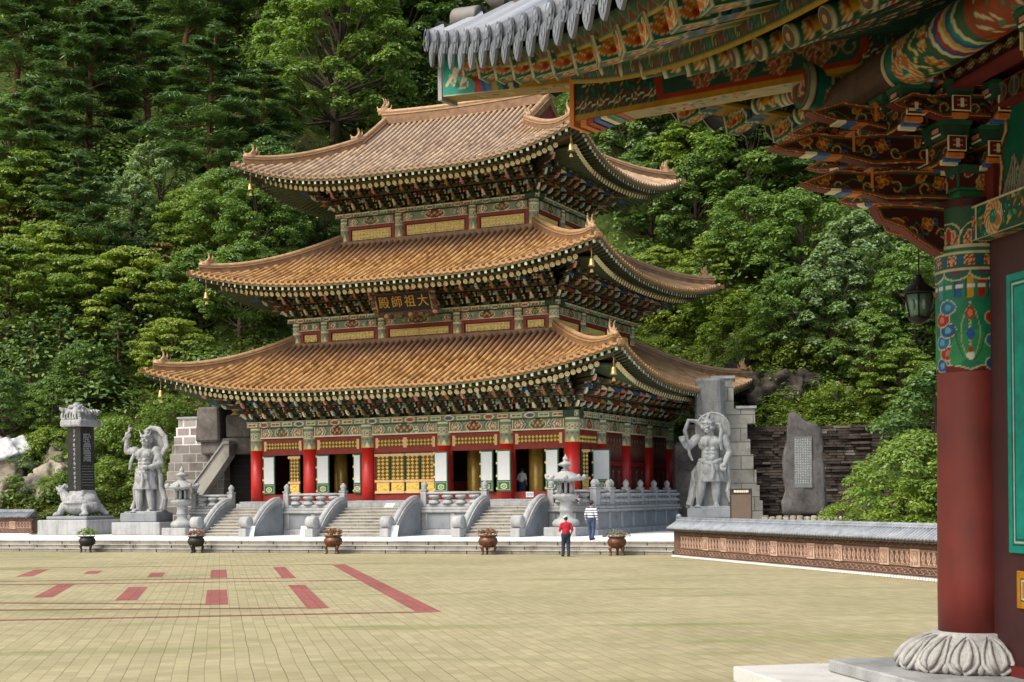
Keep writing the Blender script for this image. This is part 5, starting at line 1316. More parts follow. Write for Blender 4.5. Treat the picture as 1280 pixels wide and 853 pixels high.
# brown information board near the right guardian
t=thing('information_board','dark framed brown information board beside the right guardian statue','sign board',(11.75,74.0,TH),rad(-5))
b=MB(); b.bx((-.5,-.05,.55),(.5,.05,2.05),M('brown_board',(.10,.07,.05),.55,.15,2)); b.build('panel',t)
b=MB(); b.bx((-.52,-.07,2.05),(.52,.07,2.33),mIron); b.bx((-.56,-.06,.45),(-.502,.06,2.33),mIron); b.bx((.502,-.06,.45),(.56,.06,2.33),mIron); b.bx((-.5,-.06,.46),(.5,.06,.548),mIron); b.build('board_frame',t)
for sx in (-1,1):
    b=MB(); b.bx((sx*.45-.05,-.04,0),(sx*.45+.05,.04,.46),mIron); b.build('leg',t)
b=MB(); r=random.Random(5); x=-.36
while x<.34:
    l=r.uniform(.03,.06); b.bx((x,-.075,2.13),(x+l,-.0705,2.25),mCr); x+=l+.025
b.build('lettering',t)
# standing inscribed rock
t=thing('inscribed_rock','tall natural grey rock carved with columns of writing before the dark layered wall','monument',(15.75,77.5,TH),rad(-12))
b=MB(); out=[(-1.35,.9),(-1.45,1.6),(-1.2,2.2),(-1.38,3.6),(-1.15,4.6),(-1.0,5.6),(-.95,6.2),(-.55,6.25),(.25,5.7),(.75,5.6),(1.05,5.2),(1.15,4.0),(1.25,2.4),(1.2,.9)]
b.prism(out,-.35,.65,mRockP); o=remesh(b,'rock',.09,t,None,None,2,.09,1.1)
b=MB(); b.bx((-.62,-.425,2.3),(.45,-.15,4.95),M('polished_grey_panel',(.10,.108,.115),.55,.3,1.5,.1)); pn=b.build('writing_panel',t)
b=MB(); r=random.Random(12)
for c_ in range(7):
    z=4.8
    while z>2.45:
        x=.34-c_*.145
        for q in range(3): 
            a=r.choice((0,math.pi/2)); l=r.uniform(.02,.04); xx=x+r.uniform(-.025,.025); zz=z+r.uniform(-.03,.03)
            b.bx((xx-(l if a==0 else .008),-.430,zz-(l if a else .008)),(xx+(l if a==0 else .008),-.4255,zz+(l if a else .008)),mIns)
        z-=.125
b.build('lettering',pn)
b=MB(); r=random.Random(6)
for k in range(13): x=-2.6+k*.42; b.bx((x,-.8+r.uniform(-.1,.1),0),(x+.38,.9,.82+r.uniform(-.06,.06)),mRock if k%3 else mMason2,.08)
b.build('rock_footing',t); t.scale=(.87,1,1.03)
# ================================================================== NEAR PAVILION (corner seen from below)
def painted_shaded():  # deeper hues, with the eave's shade darkened into the paint
    t=NT('shaded_eave_paint'); a=t.n('ShaderNodeVertexColor'); a.layer_name='Col'; h=t.n('ShaderNodeHueSaturation'); h.inputs['Saturation'].default_value=1.12; h.inputs['Value'].default_value=.62
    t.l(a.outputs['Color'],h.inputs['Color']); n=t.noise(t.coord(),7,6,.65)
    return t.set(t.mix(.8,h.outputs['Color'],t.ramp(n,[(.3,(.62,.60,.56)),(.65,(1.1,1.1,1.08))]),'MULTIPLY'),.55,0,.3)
mP=painted_shaded()
NX,NY,NA=4.10,12.80,rad(11.5)
near=thing('painted_pavilion','ornate green and red painted pavilion corner with grey tiled eave in the foreground','pavilion',(NX,NY,0),NA)
def NL(x,y,z):
    c,s_=math.cos(NA),math.sin(NA); return Vector((NX+x*c-y*s_,NY+x*s_+y*c,z))
TP=4.26
NR=Roof((-TP,15.2,-22.0,TP),.80,6.10,1.50,10.0,2.4,9.7,7.2,.84)
b=NR.tiles(mTileGr,.37,.112,'L',True,mTileGr,.36)
NRB=Roof((-TP,15.2,-22.0,TP),.80,6.10,1.50,14,2.2,9.7,7.2,.84)
for_sides=NR.tiles(mTileGr,.37,.095,'FR',False,None,1.2)
nroof=b.build('roof',near); NRB.tiles(mTileGr,.37,.112,'B',True,mTileGr,.6).build('roof_slope',nroof); for_sides.build('roof_slope',nroof)
rb=MB(); NR.ridge_strip(rb,NR.hip_path('BL',1.0,9.4,20,.0),.30,.30,mRidgeGr,mTileGr)
for k in range(4): rb.tube([(x+.0,y,z+.06+.075*k) for x,y,z in NR.hip_path('BL',.95-.05*k,9.3,16)],.16-.01*k,mRidgeGr if k%2 else M('ridge_dark_tile%d'%k,(.10,.105,.115),.6,.4,4),7)
rb.build('ridge',nroof)
b=MB(); x,y,z=NR.hip_path('BL',.72,.8,2)[0]
b.at((x,y,z),rad(135),1); b.ell((.12,0,.42),(.22,.15,.18),mRidgeGr); b.ell((.32,0,.36),(.14,.11,.08),mRidgeGr); b.tube([(-.05,0,.5),(-.2,.03,.66),(-.4,0,.7)],[.1,.07,.03],mRidgeGr); b.tube([(.1,.1,.5),(.0,.14,.68),(-.1,.1,.78)],[.06,.05,.02],mRidgeGr); b.tube([(.1,-.1,.5),(.0,-.14,.68),(-.1,-.1,.78)],[.06,.05,.02],mRidgeGr); b.ell((-.1,0,.3),(.3,.16,.2),mRidgeGr)
b.tube([(.25,0,.1),(.6,0,.12)],.12,mTileGr,10)
remesh(b,'ridge_ornament',.025,nroof,None,None,1)
def along(side,cmax,res):
    """t samples along a side from the shared far-left corner"""
    n=int(cmax/res); return np.linspace(.03,cmax,n)
def sxy(side,c,e):
    # c measured from the shared corner
    c=np.maximum(c,e)
    if side=='L': return -TP+e, TP-c
    return -TP+c, TP-e
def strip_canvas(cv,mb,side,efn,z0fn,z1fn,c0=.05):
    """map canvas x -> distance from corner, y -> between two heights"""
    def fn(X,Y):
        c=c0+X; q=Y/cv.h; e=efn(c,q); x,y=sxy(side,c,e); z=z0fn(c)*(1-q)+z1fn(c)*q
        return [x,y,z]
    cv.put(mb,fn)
ins=lambda c: NR.ins(c)+.10; SIDE=['L']; ze=lambda c: (NR if SIDE[0]=='L' else NRB).ze(c)-.19
NB=MB(); LEN=9.0
# zigzag fascia under the tiles
for side in 'LB':
    SIDE[0]=side
    cv=Cv(LEN,.24,.022,(.03,.11,.05))
    for k in range(int(LEN/.2)):
        x=k*.2; cv.poly([(x+.02,.05),(x+.1,.19),(x+.18,.05)],(.17,.03,.02)); cv.line([(x,.04),(x+.1,.2),(x+.2,.04)],.016,(.22,.20,.08))
    cv.rect(0,0,LEN,.03,(.45,.34,.08)); cv.rect(0,.215,LEN,.24,(.02,.05,.03))
    strip_canvas(cv,NB,side,lambda c,q: ins(c)+.20-.08*q,lambda c:ze(c)-.01,lambda c:ze(c)+.15)
    # ochre board under flying rafters
    cv=Cv(LEN,.16,.018,(.03,.07,.04))
    cv.rect(0,0,LEN,.022,(.55,.38,.08)); cv.rect(0,.138,LEN,.16,(.55,.38,.08))
    for k in range(int(LEN/.11)):
        x=.03+k*.11; cv.scroll(x+.04,.08,.045,[(.48,.36,.16),PR,(.30,.16,.24),PT][k%4],.016,1,1.6)
    strip_canvas(cv,NB,side,lambda c,q: ins(c)+1.02-.04*q,lambda c:ze(c)-.13,lambda c:ze(c)+.07)
    # soffit between the flying rafters, ochre with strokes
    cv=Cv(LEN,.8,.03,(.34,.20,.04)); rr=random.Random(5)
    for k in range(int(LEN/.16)):
        for j in range(3):
            x,y=k*.16+rr.random()*.1,.1+j*.25+rr.random()*.1; cv.line([(x,y),(x+rr.uniform(-.06,.1),y+rr.uniform(-.05,.05))],.03,rr.choice([(.02,.10,.05),(.02,.09,.10),(.10,.02,.02),(.5,.4,.15)]))
    strip_canvas(cv,NB,side,lambda c,q: ins(c)+.2+.82*q,lambda c:ze(c)+.0,lambda c:ze(c)+.14)
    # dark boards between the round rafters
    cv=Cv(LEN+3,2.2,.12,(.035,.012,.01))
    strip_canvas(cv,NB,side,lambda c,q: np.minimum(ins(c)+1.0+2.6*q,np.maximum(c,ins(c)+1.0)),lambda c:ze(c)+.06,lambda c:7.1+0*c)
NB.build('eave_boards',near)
# rafters
lot=Cv(.62,.63,.021,PG)       # wraps a round rafter: X along, Y around
lot.rect(0,0,.03,.63,PC); lot.rect(.03,0,.06,.63,(.03,.16,.07))
lot.lotus(.20,.23,.20,math.pi/2,(PO,PY),PC,7,2.5); lot.lotus(.20,.60,.16,-math.pi/2,(PO,PY),PC,5,2.3); lot.rect(.34,0,.37,.63,PC)
lot.bands(.40,[.03,.03,.03,.03,.03],[PC,PB,PC,PR,PC]); lot.rect(.55,0,.62,.63,PG)
LOT2=[]
for nn in range(1,5):
    c_=Cv(.4*nn,.63,.025,(.022,.06,.035)); rr=random.Random(nn)
    for x in np.arange(.1,.4*nn,.2):
        for y in (.12,.33,.54): c_.star(x,y+.05*(int(x*5)%2),.075,rr)
    LOT2.append(c_)
sqf=Cv(.25,.29,.014,(.02,.09,.05)); sqf.frame(.009,(.40,.42,.2)); 
for a in (.5,1.2,2.0,2.7): sqf.petal(.125,.05,.21,.075,a,PO if a!=1.2 else PY,PC)
sqf.ell(.125,.17,.04,.04,PR)
def side_art(cv,h):
    cv.rect(0,0,.018,h,PC); cv.rect(.018,0,.3,h,(.02,.12,.05))
    for a in (.35,.85,1.4,2.0,2.6): cv.petal(.15,h*.16,h*.62,h*.24,a,PO if a!=1.4 else PY,PC)
    cv.ell(.15,h*.30,h*.13,h*.13,PR); cv.line([(.05,h*.9),(.28,h*.6)],.018,PC)
    cv.bands(.30,[.022,.05,.035,.05,.03,.04,.022],[PC,(.02,.10,.17),PK,(.05,.17,.26),(.20,.03,.02),(.02,.14,.08),PC],wav=.018,wn=2)
    cv.rect(.56,0,.8,h,(.02,.09,.045))
sqs=Cv(.8,.24,.016,(.02,.10,.05)); side_art(sqs,.24)
sqs2=Cv(.8,.20,.022,(.02,.10,.05)); side_art(sqs2,.2); sqs2.rect(.5,.0,.8,.2,(.40,.24,.05)); sqs2.rect(.54,.05,.8,.15,(.03,.12,.06))
PIV=5.7
for side in 'LB':
    SIDE[0]=side
    for k in range(26):
        c=.45+k*.56; e0=float(ins(c)); zo=float(ze(c))
        ci=c if c>PIV else TP+(c-.2)/(PIV-.2)*(PIV-TP)   # fan to the corner post
        def pt(e,dz,w=0):
            f=(e-e0)/(TP-e0); cc=c+(ci-c)*f
            x,y=sxy(side,cc,e); return np.array([x,y,dz])
        # flying rafter, square
        a,b_=pt(e0+.20,zo-.09),pt(e0+1.1,zo+.16)
        d=(b_-a); L=np.linalg.norm(d); d/=L; s_=np.cross(d,[0,0,1]); s_/=np.linalg.norm(s_); u=np.cross(s_,d)
        sqb=MB(); rdb=MB(); beam(sqb,a,b_,.19,.22,mDG)
        if k<20:
            sqf.put(sqb,plane(a-d*.003-s_*.10-u*.115,s_*.8,u*.79))
            for sg in (-1,1):
                sqs.put(sqb,plane(a+s_*sg*.098-u*.115,d,u*.96))
            sqs2.put(sqb,plane(a-s_*.098-u*.114,d,s_*.98))
        sqb.build('flying_rafter',near)
        # round rafter
        a,b_=pt(e0+1.1,zo-.20),pt(3.9,6.74)
        d=(b_-a); L=np.linalg.norm(d)
        if L<.5: continue
        d/=L; s_=np.cross(d,[0,0,1]); s_/=np.linalg.norm(s_); u=np.cross(s_,d)
        rdb.tube([a,b_],.088,mDG,10,False)
        if k<20:
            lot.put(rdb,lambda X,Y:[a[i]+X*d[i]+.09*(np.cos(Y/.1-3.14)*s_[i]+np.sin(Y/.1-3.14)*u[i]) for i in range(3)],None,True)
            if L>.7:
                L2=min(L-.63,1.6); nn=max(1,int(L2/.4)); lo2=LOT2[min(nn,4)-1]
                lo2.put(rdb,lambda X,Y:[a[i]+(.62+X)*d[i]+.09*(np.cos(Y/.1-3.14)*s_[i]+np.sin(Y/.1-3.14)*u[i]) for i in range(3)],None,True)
            q=np.arange(12)/12*2*math.pi
            for rr_,mm,of in ((.092,mOc,.002),(.083,mDG,.004),(.058,mMar,.006),(.032,mOc,.008)):
                rdb.add([a-d*of+rr_*(math.cos(w)*s_+math.sin(w)*u) for w in q],np.array([list(range(12))]),mm)
        rdb.build('round_rafter',near)
# hip rafters on the diagonal
dg_=np.array([-1,1,0])/math.sqrt(2); sn=np.array([-1,-1,0])/math.sqrt(2)   # outward along the diagonal, side facing the viewer
hb=MB()
L=2.82*math.sqrt(2); H_=.50
def hip_side(flip):
    cv=Cv(L,H_,.016,(.018,.055,.035)); rr=random.Random(8)
    for x in np.arange(.1,.95,.2):
        for y in (.14,.36): cv.star(x+(.1 if y>.2 else 0),y,.1,rr)
    for x in np.arange(3.1,L,.2):
        for y in (.14,.36): cv.star(x+(.1 if y>.2 else 0),y,.1,rr)
    cv.poly([(.95,.06),(3.0,.06),(3.12,.18),(3.12,.5),(1.05,.5),(.92,.3)],(.36,.05,.03)); cv.poly([(1.02,.11),(2.97,.11),(3.05,.2),(3.05,.5),(1.1,.5),(1.0,.3)],(.02,.07,.045))
    for k in range(9):
        x=1.25+k*.2; cv.flower(x,.3+.08*(-1)**k,.12,6,(.30,.10,.06),(.55,.36,.2),(.2,.05,.03),k); cv.scroll(x+.1,.24,.09,(.36,.24,.12),.016,(-1)**k,k); 
    cv.rect(0,0,L,.05,(.48,.27,.06)); cv.rect(0,.05,L,.06,PK)
    return cv
cv=hip_side(0)
A0=np.array([0,0,6.40]); wv=.15
# X from outer end inwards
def hs(sgn): return lambda X,Y: [dg_[k]*(L-X)+sn[k]*wv*sgn+(6.40+Y)*(k==2) for k in range(3)]
cv.put(hb,hs(1)); cv.put(hb,hs(-1))
cu=Cv(L,.3,.016,(.42,.36,.22))
rr=random.Random(3)
for k in range(60):
    x,y=rr.random()*L,rr.uniform(.05,.25); cu.petal(x,y,.09,.035,rr.random()*6,rr.choice([PG,PO,PR,(.55,.5,.2),PT]),None)
cu.bands(.02,[.05,.05,.05,.05,.05],[PO,PR,PB,PC,PT]); cu.rect(0,0,L,.02,PY); cu.rect(0,.28,L,.3,PY)
cu.put(hb,lambda X,Y:[dg_[k]*(L-X)+sn[k]*(Y-.15)+6.398*(k==2) for k in range(3)])
# ogee end board
for k,(z0,z1,m) in enumerate(((6.30,6.395,mOr),(6.395,6.9,mOr))):
    e=dg_*(L+.0); hb.frame((e[0],e[1],0),dg_,-sn,(0,0,1)); hb.bx((.002,-.17,z0 if k else 6.34),(.05,.17,z1),m); hb.reset()
for k in range(6):
    hb.frame(tuple(dg_*(L-.02)),dg_,-sn,(0,0,1)); hb.bx((-.05-.08*k,-.155,6.33-.0*k+.015*k),(-.12-.08*k,.155,6.394),[mOr,mRd,mBl,mCr,mT,mRd][k]); hb.reset()
hb.frame((0,0,0),dg_,-sn,(0,0,1)); hb.bx((0,-.148,6.402),(L,.148,6.9),mDG); hb.reset()
hb.build('hip_rafter',near)
sb_=MB(); d0,d1=2.35*math.sqrt(2),4.02*math.sqrt(2); Ls=d1-d0
zb0,zb1=6.74,6.93; zt0,zt1=7.18,7.52
cv=Cv(Ls,.5,.016,(.02,.07,.045)); 
cv.rect(0,0,.42,.5,(.02,.30,.24)); cv.lotus(.2,.1,.18,1.2,((.03,.42,.36),PC),PC,5,2.4); cv.line([(.05,.1),(.35,.38)],.03,PC)
cv.bands(.45,[.08,.06,.08,.07,.06,.08,.06],[PR,PB,(.10,.2,.3),PY,PT,PM,PC],wav=-.05,wn=1)
cv.rect(1.0,.0,2.1,.16,(.48,.28,.06)); cv.rect(1.0,.16,2.1,.5,(.02,.08,.04))
for k in range(5): cv.flower(1.12+k*.2,.3,.09,6,PR,(.1,.3,.15),PO)
cv.bands(2.12,[.06,.05,.06,.05],[PM,PB,PC,PR])
cv.frame(.015,PC)
def sf(sgn): return lambda X,Y:[dg_[k]*(d1-X)+sn[k]*.13*sgn+((zb1+(zb0-zb1)*X/Ls)*(1-Y/.5)+(zt1+(zt0-zt1)*X/Ls)*Y/.5)*(k==2) for k in range(3)]
cv.put(sb_,sf(1)); cv.put(sb_,sf(-1))
cu=Cv(Ls,.26,.02,(.40,.26,.07))
for k in range(26): cu.petal(.1+rr.random()*Ls,.13+rr.uniform(-.08,.08),.1,.035,rr.random()*6,rr.choice([PG,PT,PR,PC]))
cu.put(sb_,lambda X,Y:[dg_[k]*(d1-X)+sn[k]*(Y-.13)+(zb1+(zb0-zb1)*X/Ls-.002)*(k==2) for k in range(3)])
sb_.frame((0,0,0),dg_,-sn,(0,0,1)); sb_.prism([(d0,zb0+.002),(d1-.002,zb1+.002),(d1-.002,zt1),(d0,zt0)],-.128,.128,mDG); sb_.bx((d1,-.15,zb1-.04),(d1+.05,.15,zt1+.02),mGran); sb_.reset()
sb_.build('hip_rafter_tip',near)
# purlins
def purlin(name,axis,fix,zc,r,a,b_,head0,head1,flip):
    mb=MB(); 
    if axis=='y': mb.tube([(fix,a,zc),(fix,b_,zc)],r*.985,mBrn,20); 
    else: mb.tube([(a,fix,zc),(b_,fix,zc)],r*.985,mBrn,20)
    Lh=abs(head1-head0); cv=Cv(Lh,2*math.pi*r,.022,(.03,.10,.05)); hh=cv.h
    cv.bands(0,[.05,.03,.12,.03],[PC,PK,(.02,.16,.12),PC])
    for j in range(4): cv.flower(.32,(j+.5)*hh/4,.16,9,PO,PC,PT)
    for j in range(8): cv.line([(.5,j*hh/8),(.62,(j+.5)*hh/8),(.5,(j+1)*hh/8)],.025,(.75,.7,.3))
    for j in range(5): cv.lotus(.66,(j+.5)*hh/5,.16,0,(PO,PY),PC,5,2.2)
    cv.bands(.85,[.05,.05,.05,.05,.05,.05,.05,.05],[PC,PB,PR,PC,PY,PB,PT,PC],slant=.12)
    x=1.4
    cv.rect(x,0,Lh,hh,(.32,.07,.03)); rr=random.Random(5)
    for k in range(240):
        xx,yy=x+.1+rr.random()*max(.1,Lh-x-.2),rr.random()*hh; cv.line([(xx,yy),(xx+rr.uniform(-.14,.14),yy+rr.uniform(-.12,.12))],.035,rr.choice([PC,PT,PO,PG,PC]))
    sg=1 if head1>head0 else -1; ph=math.pi/2
    if axis=='y': cv.put(mb,lambda X,Y:[fix+r*np.cos(Y/r),head0+sg*X,zc+r*np.sin(Y/r)],None,True)
    else: cv.put(mb,lambda X,Y:[head0+sg*X,fix+r*np.cos(Y/r),zc+r*np.sin(Y/r)],None,True)
    # painted end
    ce=Cv(2*r,2*r,.014,(.03,.10,.06)); ce.ell(r,r,r*.93,r*.93,(.05,.16,.09)); ce.ell(r,r,r*.75,r*.75,(.16,.03,.03))
    for q in range(9): ce.line([(r+rr.uniform(-.09,.09),r+rr.uniform(-.1,.1)),(r+rr.uniform(-.09,.09),r+rr.uniform(-.1,.1))],.02,PC if q%2 else PP)
    P=None
    X,Y=ce.X-r,ce.Y-r; k=np.minimum(1,r/np.maximum(1e-6,np.sqrt(X**2+Y**2))); X,Y=(X*k).ravel(),(Y*k).ravel()
    e=head0-sg*.004
    if axis=='y': mb.grid((fix+X).reshape(ce.X.shape),np.full(ce.X.shape,e),(zc+Y).reshape(ce.X.shape),mP,False,ce.c.reshape(-1,3))
    else: mb.grid(np.full(ce.X.shape,e),(fix+X).reshape(ce.X.shape),(zc+Y).reshape(ce.X.shape),mP,False,ce.c.reshape(-1,3))
    return mb.build(name,near)
purlin('purlin','y',-.78,6.18,.215,1.35,-14,-.30,-4.0,False)
purlin('purlin','x',1.0,6.36,.215,-1.16,12,-1.16,1.0,True)
# pillar
def lacquer():
    t=NT('dark_red_lacquer'); v=t.coord('Object',(1,1,.12)); n=t.noise(v,9,6,.65); n2=t.noise(t.coord(),1.4,7,.7); n3=t.noise(t.coord('Object',(1,1,.03)),28,3,.5)
    c=t.ramp(n2,[(.3,(.095,.011,.009)),(.55,(.15,.016,.012)),(.75,(.185,.026,.019))]); c=t.mix(.5,c,t.ramp(n,[(.3,(.7,.7,.7)),(.65,(1.1,1.08,1.06))]),'MULTIPLY')
    c=t.mix(t.ramp(n3,[(.70,(0,0,0)),(.74,(.5,.5,.5))]),c,(.05,.012,.01))
    t.bump(n,.12,.01); r=t.ramp(n2,[(.3,(.42,)*3),(.7,(.62,)*3)]); return t.set(c,r,0,.45)
mLacq=lacquer()
pl=MB(); pl.lathe([(.318,1.28),(.320,1.8),(.308,3.0),(.298,4.2),(.292,5.08)],mLacq,40); pil=pl.build('pillar',near)
r=.306; cp_=Cv(2*math.pi*r,1.10,.011,(.02,.22,.12)); w=cp_.w; fr=w/4      # four repeats round the pillar
for k in range(4):
    x=(k+.5)*fr
    # leaf-shaped hem
    cp_.poly([(x-fr*.5,0),(x-fr*.5,.12),(x-fr*.46,.06),(x-fr*.25,.045),(x,0)],(.15,.018,.014)); cp_.poly([(x+fr*.5,0),(x+fr*.5,.12),(x+fr*.46,.06),(x+fr*.25,.045),(x,0)],(.15,.018,.014))
    cp_.line([(x-fr*.5,.11),(x-fr*.44,.06),(x-fr*.2,.045),(x,.012),(x+fr*.2,.045),(x+fr*.44,.06),(x+fr*.5,.11)],.012,PC)
    # light green pears and dots
    for sg in (-1,1):
        cp_.ell(x+sg*.09,.20,.085,.16,(.05,.30,.12),sg*.35); cp_.curve(lambda t,sg=sg:(x+sg*(.02+.13*t),.10+.32*t*t),10,.012,(.02,.12,.06)); cp_.curve(lambda t,sg=sg:(x+sg*(.03+.05*math.sin(t*3.14)),.12+.42*t),10,.010,(.35,.5,.2))
    for y in np.arange(.14,.62,.03): cp_.ell(x,y,.010,.012,PC)
    cp_.poly([(x-.05,.50),(x,.57),(x+.05,.50),(x,.43)],PR); cp_.poly([(x-.028,.50),(x,.54),(x+.028,.50),(x,.46)],(.7,.3,.2)); cp_.poly([(x-.045,.32),(x,.38),(x+.045,.32),(x,.26)],PB); cp_.ell(x,.13,.035,.035,PW); cp_.ell(x,.185,.022,.025,PR)
    # cloud scallops between repeats: blue / red / dark
    for j in range(6):
        y=.06+j*.1; sg=1 if j%2 else -1; col=(PB,PR,(.05,.2,.42))[j%3]
        cp_.ell(x+fr*.5+sg*.03,y,.092,.068,PC); cp_.ell(x+fr*.5+sg*.03,y,.083,.059,col); cp_.ell(x+fr*.5+sg*.035,y,.035,.028,(.55,.25,.2) if col==PR else (.2,.45,.6))
    # tassel stripes
    for j in range(5):
        xx=x-fr*.5+(j+.5)*fr/5; cp_.rect(xx-.03,.66,xx+.03,.82,(PT,PB,PY,PR,(.1,.3,.4))[j]); cp_.ell(xx,.66,.03,.03,(PT,PB,PY,PR,(.1,.3,.4))[j]); cp_.rect(xx-.036,.72,xx+.036,.75,PW); cp_.rect(xx-.037,.64,xx-.03,.82,PK)
    for sg in (-.25,.25):
        cp_.ell(x+fr*sg,.86,fr*.26,.075,PC); cp_.ell(x+fr*sg,.865,fr*.24,.065,(.02,.13,.08)); cp_.ell(x+fr*sg,.87,fr*.12,.03,(.16,.04,.1))
cp_.rect(0,.88,w,.9,PC); cp_.rect(0,.9,w,1.02,(.02,.11,.06))
for k in range(12):
    x=(k+.5)*w/12; cp_.flower(x,.96,.05,4,PR,PC,PY,.78); cp_.ell(x+w/24,.96,.02,.035,PB)
cp_.rect(0,1.02,w,1.035,PC); cp_.rect(0,1.035,w,1.07,(.03,.16,.09)); cp_.rect(0,1.07,w,1.10,PC)
mb=MB(); cp_.put(mb,lambda X,Y:[.3105*np.cos(X/r+.23),.3105*np.sin(X/r+.23),3.58+Y],None,True)
up=Cv(w,.40,.011,(.03,.10,.055))
for k in range(8):
    x=(k+.5)*w/8; up.ell(x,.0,.15,.2,PC); up.ell(x,0,.138,.188,(.02,.09,.05)); up.lotus(x,.0,.15,math.pi/2,(PP,PR),PC,7,2.6)
up.rect(0,.33,w,.40,PM)
up.put(mb,lambda X,Y:[.304*np.cos(X/r),.304*np.sin(X/r),4.682+Y],None,True)
mb.build('painted_capital',pil)
# lotus stone and platform
mLot=stone('lotus_granite',(.40,.40,.40),.66,.3,2.2,.4,40,None,.3)
lb=MB(); nl=14
lob=lambda a,z: 1+.085*np.abs(np.cos(a*nl/2))**.55*np.clip((1.275-z)/.2,0,1)
PR_=[(.36,1.268),(.44,1.25),(.52,1.205),(.585,1.14),(.625,1.07),(.625,1.015),(.60,.975)]
lb.lathe([(.58,.97),(.605,.985),(.62,1.04),(.60,1.10),(.55,1.17),(.47,1.228),(.395,1.258),(.372,1.268),(.370,1.297),(.30,1.30)],mLot,196,lob=lob)
def on_(r_,z_,a_): k_=float(lob(np.array([a_]),z_)[0]); return (r_*k_*1.012*math.cos(a_),r_*k_*1.012*math.sin(a_),z_)
for k in range(nl):
    a=k*2*math.pi/nl; w_=math.pi/nl
    for sg in (-1,1):     # raised rim of each petal
        lb.tube([on_(PR_[q][0],PR_[q][1],a+sg*w_*f) for q,f in ((0,.20),(1,.45),(2,.72),(3,.86),(4,.86),(5,.60),(6,.12))],[.008,.012,.015,.017,.019,.021,.022],mLot,7)
        lb.tube([on_(PR_[q][0]*.995,PR_[q][1],a+sg*w_*f) for q,f in ((1,.12),(2,.30),(3,.40),(4,.34),(5,.08))],[.010,.020,.026,.028,.015],mLot,7)
    a+=w_; lb.ell(on_(.63,1.02,a),(.035,.035,.05),mLot,10,8)
lb.build('lotus_stone',near)
pb=MB(); pb.bx((-.97,-.97,.852),(.97,.97,.97),mGran,.015); pb.build('plinth_slab',near)
mPlat=stone('platform_granite',(.52,.52,.51),.68,.2,.8,.12)
pb=MB(); pb.bx((-1.58,-24,0),(14,1.58,.70),mGranOld)
rr=random.Random(2); y=1.66
while y>-10:
    L_=rr.uniform(1.1,1.6); pb.bx((-1.66,y-L_+.022,.70),(-.76,y,.85),mPlat,.012)
    for x0 in np.arange(-.742,3,.9): pb.bx((x0,y-L_+.022,.70),(x0+.876,y,.846),mPlat,.006)
    y-=L_
pb.bx((-1.64,-24,.70),(14,y,.85),mPlat); pb.bx((2.9,y,.70),(14,1.66,.845),mPlat); pb.build('platform',near)
# walls
wb=MB(); wb.bx((.0,-13,.97),(.18,-.22,4.70),M('dark_maroon_boards',(.042,.011,.012),.6,.3,2,.05)); wb.bx((.2,.0,.97),(11,.18,4.70),mMar); wb.bx((-.06,-13,.86),(.2,-.3,1.06),mMar); wb.bx((.06,-13,4.9),(.2,.1,6.3),mMar); wb.bx((.1,.05,4.9),(11,.2,6.4),mMar); wb.build('wall',near)
cv=Cv(.44,2.34,.011,(.03,.36,.29)); cv.frame(.012,PK,.06); cv.frame(.016,PW,.078); cv.frame(.014,PK,.105)
for k in range(60): x,y=random.random()*.44,random.random()*2.34; 
tb=MB(); tb.bx((-.03,-1.07,2.01),(-.001,-.63,4.35),mT); cv.put(tb,lambda X,Y:[-.033+0*X,-1.07+X,2.01+Y]); tb.build('teal_panel',near)
cv=Cv(.5,.30,.012,(.62,.30,.04)); cv.frame(.012,PK,.05); cv.frame(.014,PW,.066); cv.ell(.25,.15,.05,.05,PM)
tb=MB(); tb.bx((-.03,-1.25,1.55),(-.001,-.74,1.86),mOr); cv.put(tb,lambda X,Y:[-.034+0*X,-1.245+X,1.555+Y]); tb.build('ochre_plate',near)
# head beam over the wall
bb=MB(); bb.bx((-.14,-13,4.70),(.14,-.16,5.0),mDG); bb.bx((.16,-.14,4.70),(11,.14,5.0),mDG)
cv=Cv(4.2,.30,.012,(.02,.085,.045)); rr=random.Random(9)
for k in range(150): x,y=rr.random()*4.2,rr.random()*.3; cv.petal(x,y,.07,.03,rr.random()*6,rr.choice([PO,PT,(.3,.12,.05),(.5,.4,.15),(.1,.3,.12)]))
cv.bands(0,[.03,.1,.02],[PC,(.03,.12,.14),PC]); cv.flower(.08,.15,.06,4,PR,PC,PY)
for k in range(5): cv.flower(.42+k*.85,.15,.14,11,(.55,.22,.08),PC,PT); cv.ell(.42+k*.85,.15,.06,.06,(.02,.2,.14)); 
for k in range(60): cv.ell(rr.random()*4.2,rr.random()*.3,.007,.007,PW)
cv.frame(.012,PC)
cv.put(bb,lambda X,Y:[-.143+0*X,-.2-X,4.70+Y]); 
cv.put(bb,lambda X,Y:[-.14+Y*.28/.3,-.2-X,4.697+0*X]); bb.build('head_beam',near)
# mural above the beam
mu=Cv(2.1,.86,.014,(.012,.15,.095)); 
def peak(x,h,w): 
    P=[(x-w,0),(x-w*.7,h*.45),(x-w*.45,h*.62),(x-w*.2,h*.95),(x,h),(x+w*.25,h*.8),(x+w*.55,h*.5),(x+w,0)]
    mu.poly(P,(.30,.29,.24)); mu.line(P,.012,PK)
    for q in np.linspace(-.6,.6,6): mu.line([(x+q*w*.3,h*.88-abs(q)*h*.2),(x+q*w*.8,h*.3),(x+q*w*.9,.02)],.010,(.10,.11,.09)); mu.line([(x+q*w*.3+.015,h*.8-abs(q)*h*.2),(x+q*w*.8+.02,h*.35)],.016,(.46,.45,.38))
for x,h,w_ in ((.25,.38,.22),(.5,.52,.26),(.85,.40,.3),(1.2,.60,.3),(1.6,.4,.3),(1.9,.5,.25)): peak(x,h,w_)
P=[(0,.0),(.05,.3),(.0,.45),(.12,.6),(.10,.86)]
